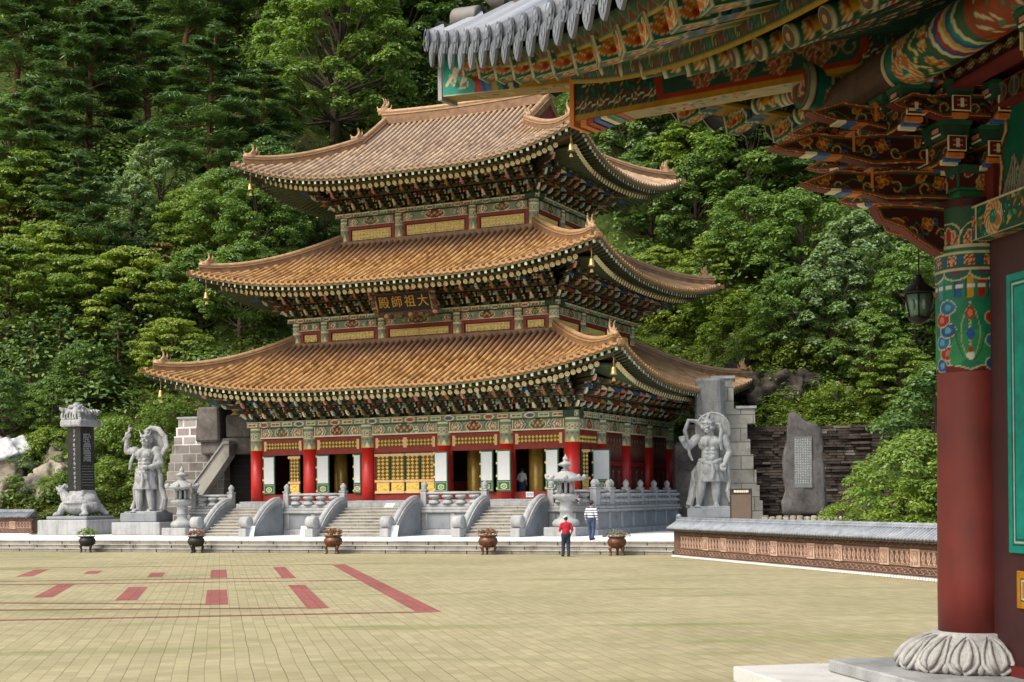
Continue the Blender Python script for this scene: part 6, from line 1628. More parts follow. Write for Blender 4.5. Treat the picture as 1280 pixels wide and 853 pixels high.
for wd,c_ in ((.10,(.10,.03,.02)),(.05,(.42,.26,.10)),(.02,PC)): mu.line(P,wd,c_)
mb=MB(); mu.put(mb,lambda X,Y:[.03+0*X,-.42-X,5.0+Y]); mb.build('landscape_mural',near)
mb=MB(); mb.bx((-.02,-.42,5.0),(.06,-.2,5.9),mMar); mb.build('bracket_infill',near)
# bracket arms
def curl_canvas(w,h,poly,seed,base=(.050,.010,.008)):
    cv=Cv(w,h,.009,base); rr=random.Random(seed); n=max(2,int(w/.135)); k_=min(.058,h*.24)
    cv.line([(i/24*w,h*(.5+.13*math.sin(i*1.3+seed))) for i in range(25)],.010,(.05,.20,.11))
    for k in range(n):
        x=(k+.5)*w/n; y=h*(.5+.10*(-1)**k)
        if k%4==2: cv.flower(x,y,k_*1.05,4,(.42,.09,.03),(.66,.44,.16),PY,.6+k)
        elif k%4==0: cv.petal(x-k_,y,k_*2,k_*.9,rr.random()*3,(.50,.18,.04),(.66,.44,.16),(.2,.03,.02))
        else: cv.scroll(x,y,k_,(.64,.42,.15),.012,1 if k%2 else -1,rr.random()*6)
        cv.scroll(x+w/n*.5,h*(.5-.17*(-1)**k),k_*.5,rr.choice([(.04,.22,.12),(.06,.16,.34),(.40,.09,.04)]),.011,-1,rr.random()*6)
    return cv
def arm_board(mb,poly,thick,frame_o,ux,uz,seed,edge=None):
    """carved bracket board: polygon in (outward, up) with painted sides and a light outline"""
    P=np.array(poly); n=np.cross(ux,uz)
    fo=np.array(frame_o,float); ux=np.array(ux,float); uz=np.array(uz,float)
    mb.frame(fo,ux,-n if False else np.cross(uz,ux),uz); mb.prism(poly,-thick/2,thick/2,mMar); mb.reset()
    x0,y0=P.min(0); x1,y1=P.max(0)
    cv=curl_canvas(x1-x0,y1-y0,poly,seed)
    Q=[(a-x0,c-y0) for a,c in poly]+[(poly[0][0]-x0,poly[0][1]-y0)]
    cv.line(Q,.075,(.03,.10,.06)); cv.line(Q,.052,(.45,.06,.025)); cv.line(Q,.024,(.78,.58,.25))
    # keep only cells whose centre falls inside the outline
    m=np.zeros(cv.X.shape,bool); q=Q[:-1]
    for i in range(len(q)):
        (xa,ya),(xb,yb)=q[i],q[(i+1)%len(q)]
        if ya==yb: continue
        m^=((ya>cv.Y)!=(yb>cv.Y))&(cv.X<(xb-xa)*(cv.Y-ya)/(yb-ya)+xa)
    h,w_=cv.X.shape; idx=np.arange(h*w_).reshape(h,w_)
    keep=(m[:-1,:-1]&m[:-1,1:]&m[1:,1:]&m[1:,:-1])
    f=np.column_stack([idx[:-1,:-1][keep],idx[:-1,1:][keep],idx[1:,1:][keep],idx[1:,:-1][keep]])
    for sg in (-1,1):
        v=fo+np.outer(cv.X.ravel()+x0,ux)+np.outer(cv.Y.ravel()+y0,uz)+n*sg*(thick/2+.004)
        if len(f): mb.add(v,f,mP,False,cv.c.reshape(-1,3))
    if edge:   # striped soffit under the tongue
        for k,(a,c,m_) in enumerate(edge):
            mb.frame(fo,ux,np.cross(uz,ux),uz); mb.bx((a[0],-thick/2-.012,a[1]),(c[0],thick/2+.012,c[1]),m_); mb.reset()
def tongue(reach,z,h,drop,up):
    """(outward,z) outline of one ox-tongue bracket: starts at the post, ends in a pointed tip"""
    return [(0,z),(0,z+h),(reach*.45,z+h),(reach*.62,z+h*.86),(reach*.80,z+h*.98+up*.4),(reach,z+h*.55+up),(reach*.93,z+h*.36+up*.8),(reach*.84,z+h*.22+up*.3),(reach*.66,z+h*.12),(reach*.5,z-drop),(reach*.3,z)]
UZ=(0,0,1)
def bracket_set(o,dirs,name='bracket_set',main=True):
    root=None
    mb=MB()
    for ux,sp in dirs:
        ux=np.array(ux,float); ux/=np.linalg.norm(ux)
        tiers=[(.95,4.66,.40,.0,.0),(1.62,5.10,.25,.02,-.03),(1.90,5.41,.25,.03,-.04),(1.55,5.70,.22,.02,.0)] if sp!=.9 else [(.9,4.66,.40,.0,.0),(1.35,5.14,.22,.02,-.02),(1.7,5.5,.22,.02,-.03),(1.9,5.84,.22,.02,-.02)]
        for k,(rc,z,h,dp,u_) in enumerate(tiers):
            rc*=sp; t_=[(a,c) for a,c in tongue(rc,z,h,dp,u_)] if k else [(.1,4.62),(.1,5.02),(rc*.75,5.05),(rc,5.03),(rc*.93,4.90),(rc*.72,4.84),(rc*.55,4.72),(rc*.36,4.62)]
            ed=[((rc*(.66+.06*q),z+h*(.115+.034*q)-.008),(rc*(.715+.06*q),z+h*(.13+.034*q)+.012),[mOr,mBl,mCr,mT][q]) for q in range(3)] if k else None
            arm_board(mb,t_,.13,o,ux,UZ,k+int(sp*10),ed)
            if k:   # painted pentagon nose cap
                s_=np.cross(ux,UZ)
                mb.frame(np.array(o)+ux*(rc*.60),ux,np.cross(UZ,ux),UZ); mb.bx((-.012,-.072,z+h*.3),(.012,.072,z+h*1.03),mOr); mb.reset()
    return mb
mb=bracket_set((0,0,0),(((-1,0,0),1.0),((0,1,0),1.0),((-1,1,0),.9)))
mb.build('corner_bracket',near)
for oy,zz,rc in ((.42,.13,.92),(.84,.36,.72),(-.42,.30,.62)):
    q_=MB()
    for k,(r_,z_) in enumerate(((1.35,5.14),(1.6,5.42),(1.25,5.68))):
        if oy<0 and k==0: continue
        arm_board(q_,tongue(r_*rc,z_+zz,.20,.02,-.02),.11,(0,oy,0),(-1,0,0),UZ,k+int(oy*10),[((r_*rc*(.66+.06*w_),z_+zz+.2*(.115+.034*w_)-.008),(r_*rc*(.715+.06*w_),z_+zz+.2*(.13+.034*w_)+.010),[mOr,mBl,mCr][w_]) for w_ in range(3)])
    q_.build('bracket_board',near)
def lateral(x,y,z,l,h=.2,s=1,ax='y'):
    """arm parallel to the wall with striped pointed ends and three bearing blocks"""
    lat=MB(); o=(x,y,0); ux=(0,-1,0) if ax=='y' else (1,0,0)
    P=[(-l,z+h),(-l,z+h*.45),(-l*.8,z+h*.15),(-l*.5,z),(l*.5,z),(l*.8,z+h*.15),(l,z+h*.45),(l,z+h)]
    arm_board(lat,P,.13,o,ux,UZ,int(abs(z*10+x*3)))
    for sg in (-1,1):
        for q in range(3):
            a=l*(.62+.13*q); lat.frame(o,ux,np.cross(UZ,ux),UZ); lat.bx((sg*a,-.075,z+h*(.04+.1*q)-.02),(sg*(a+l*.1),.075,z+h*(.04+.1*q)+.02),[mCr,mBl,mOr][q]); lat.reset()
        lat.frame(o,ux,np.cross(UZ,ux),UZ); lat.bx((sg*l,-.085,z+h*.4),(sg*(l+.015),.085,z+h*1.05),mCr); lat.bx((sg*(l+.0155),-.076,z+h*.44),(sg*(l+.019),.076,z+h*1.01),mMar); lat.bx((sg*(l+.0195),-.045,z+h*.60),(sg*(l+.022),.045,z+h*.66),mPk); lat.bx((sg*(l+.0195),-.045,z+h*.80),(sg*(l+.022),.045,z+h*.86),mOr); lat.bx((sg*(l+.0222),-.016,z+h*.54),(sg*(l+.024),.016,z+h*.92),mCr); lat.reset()
    for q in (-1,0,1):
        cx=q*(l-.12); lat.frame(o,ux,np.cross(UZ,ux),UZ); 
        lat.bx((cx-.10,-.11,z+h),(cx+.10,.11,z+h+.11),mDG,tap=1.22); lat.bx((cx-.13,-.14,z+h+.11),(cx+.13,.14,z+h+.145),mG)
        for sy in (-1,1): lat.bx((cx-.075,sy*.122,z+h+.02),(cx+.075,sy*.133,z+h+.035),mCr); lat.bx((cx-.05,sy*.13,z+h+.05),(cx+.05,sy*.141,z+h+.085),mPk)
        lat.reset()
    lat.build('cross_arm',near)
for yy in (0,-2.7):
    lateral(0,yy,5.32,.45); lateral(0,yy,5.66,.62); lateral(-.36,yy,5.36,.42); lateral(-.36,yy,5.68,.5); lateral(-.76,yy,5.64,.46)
lateral(0,.38,5.36,.42,ax='x'); lateral(0,.76,5.64,.46,ax='x'); lateral(0,0,5.32,.45,ax='x')
# long beams above the brackets
lb=MB()
for x,z,h in ((0,5.80,.18),(-.36,5.98,.16),(0,6.1,.2)):
    lb=MB()
    y0=.25 if x==0 else .1
    lb.bx((x-.07,-13,z),(x+.07,y0,z+h),mMar)
    L_=6.0; cv=Cv(L_,h,.014,(.05,.012,.010)); cv.frame(.014,(.40,.14,.06)); 
    if x==0 and z<6:
        for k in range(30): xx=.1+k*.2; cv.ell(xx,h/2,.09,h*.46,(.34,.20,.09)); cv.ell(xx,h/2,.075,h*.36,(.03,.09,.07)); cv.line([(xx,.03),(xx,h-.03)],.028,(.12,.25,.30)); cv.line([(xx-.03,h/2),(xx+.03,h/2)],.02,PR)
    else:
        cv.vine(h/2,h*.2,.4,(.40,.26,.10),.014,((.3,.08,.04),(.05,.2,.1)))
    cv.put(lb,lambda X,Y:[x-.073+0*X,y0-X,z+Y])
    lb.bx((x-.09,-13,z-.028),(x+.09,y0,z-.002),mMar); lb.build('bracket_beam',near)
jb=MB(); jb.bx((-.24,-.24,5.09),(.24,.24,5.14),mG); jb.bx((-.22,-.22,5.0),(.22,.22,5.09),mMar); jb.bx((-.24,-.24,5.14),(.24,.24,5.36),mDG,tap=1.22)
cv=Cv(.56,.21,.012,(.10,.022,.016)); cv.frame(.02,PT); cv.lotus(.28,.02,.15,1.57,(PO,PY),PC,7,2.8); cv.petal(.08,.12,.1,.05,.6,PR,PC); cv.petal(.48,.12,.1,.05,2.4,PT,PC)
for (ox,oy),ux in (((-.275,.28),(0,-1,0)),((-.28,-.275),(1,0,0))):
    cv.put(jb,lambda X,Y:[ox+ux[0]*X,oy+ux[1]*X,5.145+Y])
jb.build('bearing_block',near)
# ---- hanging bronze lantern
p=NL(.14,1.25,0); t=thing('hanging_lantern','patinated bronze lantern hanging under the painted eave beside the red pillar','lantern',(p[0],p[1],5.47),NA)
b=MB(); b.tube([(0,0,0),(0,0,-1.35)],.012,mIron,6); b.build('chain',t)
b=MB(); b.lathe([(.03,-1.32),(.06,-1.38),(.10,-1.45),(.20,-1.52),(.31,-1.60),(.33,-1.62),(.29,-1.63)],mIron,6)
for q in range(6): a=q*math.pi/3; b.tube([(.28*math.cos(a),.28*math.sin(a),-1.60),(.35*math.cos(a),.35*math.sin(a),-1.585),(.37*math.cos(a),.37*math.sin(a),-1.55)],.018,mIron,6)
b.build('lantern_roof',t)
b=MB(); b.lathe([(.16,-2.0),(.23,-1.64)],mBronzeG,6); 
for q in range(6):
    a=q*math.pi/3; b.tube([(.165*math.cos(a),.165*math.sin(a),-2.0),(.235*math.cos(a),.235*math.sin(a),-1.64)],.014,mIron,6)
    a+=math.pi/6; b.ell((.165*math.cos(a),.165*math.sin(a),-1.8),(.05,.05,.1),mBronzeG,8,6)
b.build('lantern_body',t); b=MB(); b.lathe([(.05,-2.1),(.12,-2.06),(.18,-2.02),(.18,-1.995)],mIron,6); b.build('lantern_base',t)

t.scale=(.62,.62,.62)
# ================================================================== HILLSIDE, ROCKS, TREES
from mathutils import noise as MN
EDGE=[(-110,108),(-46,97),(-31,95.5),(-24,93.5),(-19.5,95),(-11,108),(13.6,98.5),(16.5,89.5),(27,87.5),(60,78),(120,60)]
def edge_y(x):
    xs=[p[0] for p in EDGE]; ys=[p[1] for p in EDGE]; return np.interp(x,xs,ys)
def hbase(x):   # height right at the edge (top of walls)
    return np.interp(x,[-110,-31,-24,-19,-11,12,16,30,60],[1.2,1.2,1.5,5.0,6.,7.,6.3,6.3,8])
def terr(X,Y):
    X=np.asarray(X,float); Y=np.asarray(Y,float); d=Y-edge_y(X)
    sl=np.interp(X,[-110,-30,-15,10,20,60],[.74,.74,.82,.95,.82,.85])
    far=np.clip(d,0,None); h=hbase(X)+sl*far*np.interp(far,[0,25,60,130],[.92,1.0,1.02,.95])
    h=h+np.where(d>3,1.3*np.sin(X*.21+Y*.09)*np.sin(Y*.17-X*.05),0)*np.clip((d-3)/10,0,1)
    return np.where(d<0,.35,h)
def terr_grid():
    xs=np.concatenate([np.arange(-120,-50,4),np.arange(-50,50,1.1),np.arange(50,121,4)]); ds=np.concatenate([[-.6,-.02,0],np.arange(.8,30,1.0),np.arange(30,150,3)])
    X,Dd=np.meshgrid(xs,ds); Y=edge_y(X)+Dd; Z=terr(X,Y); r=np.random.default_rng(3); Z=Z+np.where(Dd>.9,r.normal(size=Z.shape)*.16,0)
    b=MB(); b.grid(X,Y,Z,mTerr,True); return struct(b.build('hillside_terrain'))
terr_grid()
CF,CR,CCY,CH=1802.4,.0108,623.6,2.51
def pray(px,py):
    u=px-640; v=CCY-py; c,s_=math.cos(CR),math.sin(CR); return (u*c+v*s_)/CF,(-u*s_+v*c)/CF
def on_hill(px,py):
    k,m=pray(px,py)
    for Y in np.arange(80,260,.5):
        if float(terr(k*Y,Y))>=CH+m*Y and Y>float(edge_y(k*Y)): return k*Y,Y,float(terr(k*Y,Y))
    Y=200; return k*Y,Y,float(terr(k*Y,Y))
# ---- crowns (built once per kind, shared by copies)
def clump_leaves(r,c,R,flat,n,up=.7,shell=.55):
    d=r.normal(size=(n,3)); d/=np.linalg.norm(d,axis=1)[:,None]; d[:,2]=np.where(d[:,2]<-.25,-d[:,2],d[:,2])
    q=(shell+(1-shell)*r.random(n))[:,None]; p=c+d*q*R*np.array([1,1,flat]); nn=d*.6+np.array([0,0,up])+r.normal(size=(n,3))*.35; return p,nn
def broad(seed,H,R,ncl,mats,flat=.55,leaf=.30,per=150,cr=.26,layer=0.0,low=.22,split=.78):
    r=np.random.default_rng(seed); P=[];N=[]; tb=MB()
    lean=r.normal(size=2)*.04*H
    trunk=[(lean[0]*t*t+.12*math.sin(3*t+seed),lean[1]*t*t,H*.8*t) for t in np.linspace(0,1,7)]
    tb.tube(trunk,[.028*H*(1-.8*t)+.02 for t in np.linspace(0,1,7)],mBark,7)
    for k in range(ncl):
        t=(k+.5)/ncl; z=low+(1-low)*t; a=k*2.399+r.random()*.8
        prof=math.sin(min(1,(z-low)/(1-low)*.86+.16)*math.pi)**.6
        rr=R*prof*(.55+.45*math.sqrt(r.random())) ; c=np.array([math.cos(a)*rr+lean[0]*z*z,math.sin(a)*rr+lean[1]*z*z,H*z*.94])
        if layer: c[2]=c[2]*(1-layer)+layer*round(c[2]/(H*.11))*(H*.11)
        s=R*cr*(.7+.6*r.random()); p,n=clump_leaves(r,c,s,flat,int(per*(.7+.6*r.random()))); P.append(p);N.append(n)
        if k%3==0:
            i=min(6,max(1,int(z*.75*6))); m_=trunk[i]; tb.tube([m_,(np.array(m_)*.45+c*.55)+[0,0,-.03*H],c],[.010*H,.006*H,.002*H],mBark,5,False)
    return leaf_mesh('crown',np.vstack(P),np.vstack(N),leaf,.55,mats,r,split=split).mesh('crown'),tb.mesh('trunk')
def pine(seed,H,R,mats,n=26,bare=.3,needle=.42,per=130):
    r=np.random.default_rng(seed); P=[];N=[];tb=MB(); ln=r.normal(size=2)*.05*H
    f=lambda t:np.array([ln[0]*t*t+.10*math.sin(5*t+seed)*H*.12,ln[1]*t*t+.05*math.cos(4*t)*H*.1,H*t])
    tb.tube([f(t) for t in np.linspace(0,1,9)],[.022*H*(1-.85*t)+.02 for t in np.linspace(0,1,9)],mBarkP,7)
    for k in range(n):
        t=bare+(1-bare)*(k+.3)/n; a=k*2.399+r.random(); L=R*(1-((t-bare)/(1-bare))**1.6*.82)*(.65+.45*r.random())*(.7+.3*min(1,(t-bare)/.15+.3))
        b0=f(t); d=np.array([math.cos(a),math.sin(a),0]); e=b0+d*L+np.array([0,0,L*(.18-.22*(1-t))])
        tb.tube([b0,b0+d*L*.5+[0,0,.03*L],e],[.008*H*(1.2-t),.005*H,.002*H],mBarkP,5,False)
        for q in range(5):
            w=.42+.58*q/4; c=b0+(e-b0)*w+np.array([r.normal()*.10*L,r.normal()*.10*L,.05*L]); s=L*(.23+.09*r.random())+.22
            p,nn=clump_leaves(r,c,s,.38,per//5+int(per*.05*q),up=1.0,shell=.25); P.append(p);N.append(nn)
    top=f(1.0); p,nn=clump_leaves(r,top,R*.16,1.3,per//3); P.append(p);N.append(nn)
    return leaf_mesh('crown',np.vstack(P),np.vstack(N),needle,.16,mats,r).mesh('crown'),tb.mesh('trunk')
K={}
K['pine']=[pine(s,10,3.4,[mLfP,mLfD],n_,b_,.40,420) for s,n_,b_ in ((1,36,.22),(2,40,.14),(3,32,.32))]
K['dark']=[broad(s,9,3.4,66,[mLfD,mLfG],.6,.26,220) for s in (11,12)]
K['green']=[broad(s,8,3.3,64,[mLfG,mLfD],.55,.24,230) for s in (21,22,23)]
K['big']=[broad(s,16,6.4,150,[mLfG,mLfD],.6,.34,230,.17,0,.10) for s in (24,)]
K['bigd']=[broad(s,15,6.0,140,[mLfD,mLfG],.6,.34,230,.17,0,.10) for s in (25,)]
K['maple']=[broad(s,6,3.3,70,[mLfY,mLfG],.36,.22,220,.25,.3,.12) for s in (31,32)]
K['silver']=[broad(s,8,2.8,60,[mLfS,mLfG],.9,.26,170,.2,0,.12) for s in (41,)]
K['russet']=[broad(s,5,2.6,40,[mLfR,mLfY],.32,.28,140,.28,.6,.15) for s in (51,)]
K['fir']=[pine(s,9,2.3,[mLfD,mLfP],34,.05,.36,150) for s in (61,)]
K['bush']=[broad(s,2.2,1.5,30,[mLfG,mLfY],.7,.16,110,.34,0,.1) for s in (71,72)]
K['bigbush']=[broad(s,4.6,2.9,80,[mLfG,mLfY],.7,.19,190,.24,0,.08) for s in (76,)]
K['ybush']=[broad(s,2.0,1.5,30,[mLfY,mLfG],.7,.16,110,.34,0,.1) for s in (73,)]
HT={'bigbush':4.6,'big':16,'bigd':15,'pine':10,'dark':9,'green':8,'maple':6,'silver':8,'russet':5,'fir':9,'bush':2.2,'ybush':2.0}
def tree(kind,label,loc,h,group='trees on the wooded hillside',name=None,sx=1.0):
    i=tree.n; tree.n+=1; v=K[kind][i%len(K[kind])]; s=h/HT[kind]
    nm=name or {'pine':'pine_tree','dark':'broadleaf_tree','big':'broadleaf_tree','bigd':'broadleaf_tree','green':'broadleaf_tree','maple':'maple_tree','silver':'broadleaf_tree','russet':'maple_tree','fir':'conifer_tree','bush':'shrub','bigbush':'shrub','ybush':'shrub'}[kind]
    t=thing(nm,label,'shrub' if 'bush' in kind else 'tree',loc,i*1.7,group)
    for me,n_ in ((v[1],'trunk'),(v[0],'crown')):
        o=bpy.data.objects.new(n_,me); COL.objects.link(o); o.parent=t
    t.scale=(s*sx,s*sx,s); return t
tree.n=0
# px,py = foot of the trunk as seen on the slope; h in metres
TREES=[
('pine',40,300,13,'dark pine near the left edge above the yellow green maples'),
('pine',112,222,15,'tall dark pine with two bare leaning trunks, upper left of the hill'),
('pine',185,200,14,'dark pine with a thin leaning trunk right of the twin trunked pine'),
('pine',262,268,14.5,'bright blue green pine standing in front, left of the top roof tip'),
('pine',330,240,10,'small pine between the bright pine and the top roof tip'),
('pine',20,150,14,'dark pine in the top left corner of the hill'),
('pine',90,110,14,'dark pine high up, second from the top left corner'),
('pine',160,90,14,'dark pine high up, third from the top left corner'),
('pine',230,120,14,'dark pine high on the hill above the bright blue green pine'),
('pine',300,90,14,'dark pine at the top edge, left of the big rounded tree'),
('pine',55,40,14,'dark pine crown cut by the top edge at far left'),
('pine',140,25,14,'dark pine crown cut by the top edge near the left'),
('pine',250,20,14,'dark pine crown cut by the top edge left of centre'),
('pine',350,30,13,'pine crown cut by the top edge behind the big rounded tree'),
('pine',128,395,11,'pine with reddish crooked trunk rising among the left maples'),
('big',420,190,17,'big rounded broadleaf tree behind the top roof, catching light on its left side'),
('bigd',500,150,16,'large dark broadleaf tree behind the ridge of the top roof'),
('bigd',470,70,15,'dark leafy crown at the top edge above the big rounded tree'),
('bigd',540,60,15,'dark leafy crown beside the grey eave tip at the top'),
('big',400,60,14,'lighter leafy crown at the top edge behind the top roof left half'),
('dark',340,310,8,'dark shaded tree under the left tip of the top roof'),
('dark',395,330,8,'dark leafy tree close behind the left end of the top wall'),
('green',330,360,7.5,'layered green tree between the top and the middle roof tips'),
('maple',60,300,8,'pale green maple at the left under the dark pines'),
('maple',10,330,8,'layered maple cut by the left edge'),
('green',15,250,9,'light green tree at the left edge halfway up'),
('silver',205,300,8,'silvery leaved tree below the bright blue green pine'),
('silver',165,330,7,'pale blue green tree between the crooked pine and the silvery tree'),
('maple',250,330,6,'yellow green maple just above the middle roof left tip'),
('russet',195,385,5,'maple with russet leaves left of the middle roof tip'),
('russet',25,330,5,'rusty tinged maple at the far left below the pale maple'),
('maple',170,450,8,'wide yellow green maple left of the lowest roof tip'),
('maple',110,440,7,'layered green maple left of the wide yellow one'),
('maple',60,410,8,'yellow green layered maple on the left, above the dark hollow'),
('maple',10,440,8,'broad layered maple at the left edge above the rocks'),
('green',250,430,7,'fresh green tree between the middle and the lowest left roof tips'),
('green',300,430,7,'green tree right behind the left end of the lowest roof ridge'),
('green',285,350,8,'bright leafy tree under the middle roof left tip'),
('fir',38,505,5.5,'small dark fir at the lower left behind the rocks'),
('fir',75,500,6,'small dark fir above the boulders left of the stele'),
('green',110,520,5,'green tree directly behind the dragon crown of the stele'),
('fir',148,500,6,'slim conifer between the stele crown and the left guardian'),
('dark',5,560,5,'dark leafy tree low at the left edge above the white rock'),
('green',65,555,4.5,'rounded green tree just above the garden boulders'),
('maple',215,490,5,'yellowish maple low on the slope left of the lowest roof tip'),
('silver',790,250,9,'light green feathery tree right of the top roof, below the painted eave'),
('dark',840,240,10,'dark tree in shade right of the top roof corner'),
('dark',900,215,12,'dark spreading tree below the painted hip rafter'),
('maple',870,270,7,'tree with olive yellow leaves right of the top roof back tip'),
('dark',815,320,8,'dark leafy tree between the top and middle roofs on the right'),
('dark',870,335,8,'rounded dark tree above the middle roof right tip'),
('green',935,290,9,'bright leafy tree left of the lowest painted bracket tongue'),
('pine',985,275,11,'soft feathery pine under the painted bracket tongues'),
('pine',1060,300,11,'feathery pine right of the bracket tongue tip'),
('pine',1130,340,12,'dark pine beside the capital of the near pillar'),
('green',945,370,7,'leafy tree above the right end of the middle roof'),
('maple',905,395,5.5,'light green bushy tree right of the middle roof tip'),
('green',1005,400,8,'light leafy tree on the slope in the middle right'),
('silver',1040,470,8,'pale shiny leaved tree above the dark layered wall'),
('silver',1080,430,8,'pale leafy tree left of the hanging lantern'),
('green',1000,460,6,'leafy green tree over the cliff right of the lowest roof tip'),
('green',1140,455,7,'leafy tree beside the near pillar below the lantern'),
('maple',1125,520,4,'low spreading tree on the bank above the right end of the wall'),
('green',1090,500,5,'green tree on the bank right of the bare rock streak'),
('dark',960,240,11,'dark crowned tree just under the painted eave on the right'),
('green',780,210,10,'green tree glimpsed under the painted hip end'),
('bigd',1010,210,13,'shaded tree behind the bracket tongues'),
('maple',825,400,5,'yellow green small tree above the back of the lowest roof'),
]
for k,px,py,h,l in TREES: tree(k,l,on_hill(px,py),h*1.12,sx=1.12 if k=='pine' else 1.0)
BUSH=[('ybush',60,585,2.6,'yellowish rounded shrub between the garden boulders'),('bush',28,600,2.2,'dark clipped shrub at the left among boulders'),('ybush',85,600,1.8,'small yellow green shrub left of the stele shaft'),('bush',20,640,1.8,'low shrub behind the short terracotta wall'),('bush',62,645,1.6,'flowering low shrub beside the tortoise head'),('bush',78,640,2.0,'dark shrub right behind the tortoise head'),
('ybush',140,640,2.8,'yellow green shrub left of the guardian pedestal'),('bush',130,600,3.2,'leafy shrub between the stele and the left guardian'),('bush',147,580,3.2,'russet edged shrub behind the left guardian raised arm'),('bush',210,545,2.6,'shrub growing over the top left of the block wall'),('ybush',120,560,2.6,'small shrub right of the black tablet'),('bush',66,570,2.0,'small brownish shrub left of the black tablet')]
BUSH+=[('bush',938,462,2.4,'leafy bush hanging over the dark cliff face from the left'),('ybush',905,448,2.3,'light bush just right of the lowest roof back corner'),('ybush',850,420,2.8,'bushy green plant behind the middle of the lowest roof on the right'),('bush',890,410,2.8,'leafy bush above the back corner of the lowest roof'),('ybush',925,420,2.6,'light green bush left of the dark cliff face'),('bush',965,425,2.8,'leafy bush crowning the dark cliff face'),('ybush',1010,470,2.6,'light bush hanging over the dark overhang'),('ybush',1040,525,2.0,'yellow green bush left of the bare rock streak'),('ybush',985,455,2.2,'small yellow bush right of the dark cliff face')]
for k,px,py,h,l in BUSH:
    x,y,z=on_hill(px,min(py,628)); tree(k,l,(x,y,z-.1),h,'shrubs of the rock garden' if px<300 else 'bushes on the right slope')
for k,x,y,h,l,sx in (('bigbush',20.0,69.5,4.9,'big leafy shrub with light tips before the dark layered wall',1.0),('bigbush',22.6,70,4.8,'tall leafy shrub half hidden by the near red pillar',.9),('ybush',18.6,67.8,2.2,'yellow tipped low shrub at the left foot of the big one',.9),('bush',21.6,66,2.6,'dark low shrub behind the tiled wall at right',1.0),('ybush',17.0,74,1.5,'small shrub at the right foot of the inscribed rock',1.)):
    tree(k,l,(x,y,TH),h,'shrubs behind the tiled wall',None,sx*1.15)
tree('dark','dark leafy tree overhanging the right end of the layered wall',(24.6,83.0,TH),9.5,'trees on the wooded hillside')
tree('fir','dark conifer at the right end of the layered wall behind the big shrub',(26.3,80.0,TH),7.5,'trees on the wooded hillside')
# ---- boulders
def boulder(label,loc,r,m,seed,name='boulder',group='boulders of the rock garden'):
    """angular garden rock: a few chamfered blocks fused and weathered"""
    b=MB(); q=random.Random(seed)
    for k in range(5):
        c=(q.uniform(-.4,.4)*r[0],q.uniform(-.3,.3)*r[1],q.uniform(-.25,.25)*r[2]); w=(q.uniform(.45,.8)*r[0],q.uniform(.5,.8)*r[1],q.uniform(.5,.8)*r[2])
        b.at(c,q.uniform(-.6,.6),1,q.uniform(-.4,.4),q.uniform(-.4,.4)); b.bx((-w[0],-w[1],-w[2]),w,m,.16*min(w),q.uniform(.7,.95))
    b.reset(); o=remesh(b,name,.09,None,loc,seed*1.3,1,.14,.8); tag(o,label,'boulder',group); return o
def hb_(px,py): 
    x,y,z=on_hill(px,py); return x,y,z
for i,(px,py,r,m,l) in enumerate(((10,600,(2.2,1.6,1.7),mRock,'large brown boulder at the left edge under the white rock'),(52,612,(1.9,1.4,1.0),mSlab,'dark flat boulder in the middle of the rock garden'),(75,608,(1.6,1.3,1.3),mRock,'pale angular boulder behind the tortoise head'),(8,628,(1.6,1.3,1.6),mRock,'tall brown boulder at the left edge above the wall'),(44,622,(.9,.8,1.1),mRock,'small upright boulder left of the tortoise head'),(60,625,(.9,.7,.8),mRock,'small round boulder beside the tortoise head'),(12,640,(1.8,1.0,.7),mRock,'low flat boulder just above the short terracotta wall'),(75,590,(1.9,1.0,1.0),mRock,'long pale boulder left of the black tablet'),(82,572,(1.5,1.0,.9),mRockW,'small white boulder left of the black tablet top'))):
    x,y,z=on_hill(px,min(py,626)); boulder(l,(x,y,z+r[2]*.25+(.0 if py<=626 else -.3)),r,m,i+1)
x,y,z=on_hill(14,578); boulder('large pale white rock slab lying at the left edge of the slope',(x-.3,y,z+.3),(3.3,1.6,1.3),mRockW,21,'white_rock')
mRockB=rockm('bare_brown_rock',((.09,.065,.05),(.20,.15,.125),(.28,.23,.20)),1.2)
def crag(label,loc,r,seed,mCl=None):
    mCl=mCl or mCliff
    b=MB(); q=random.Random(seed)
    for k in range(9):
        c=(q.uniform(-1,1)*r[0]*.7,q.uniform(-.5,.5)*r[1],q.uniform(-.5,.6)*r[2]); w=(q.uniform(.35,.6)*r[0]*.7,q.uniform(.4,.7)*r[1],q.uniform(.35,.6)*r[2])
        b.at(c,q.uniform(-.5,.5),1,q.uniform(-.35,.35),q.uniform(-.35,.35)); b.bx((-w[0],-w[1],-w[2]),w,mCl,.12,q.uniform(.75,1))
    b.reset(); o=remesh(b,'rock_outcrop',.16,None,loc,q.uniform(-.3,.3),0,.34,.9); tag(o,label,'rock','dark outcrops on the right slope'); return o
for i,(px,py,r,l) in enumerate(((952,486,(2.3,1.0,1.2),'dark cliff face right of the lowest roof tip'),(985,503,(2.4,1.1,1.5),'dark rock overhang above the layered wall'))):
    x,y,z=on_hill(px,py); crag(l,(x,y+.6,z+.2),r,30+i)
x,y,z=on_hill(1058,512); crag('bare brownish rock streak on the grassy bank above the layered wall',(x,y+.5,z+.1),(.9,.5,1.3),44,mRockB)
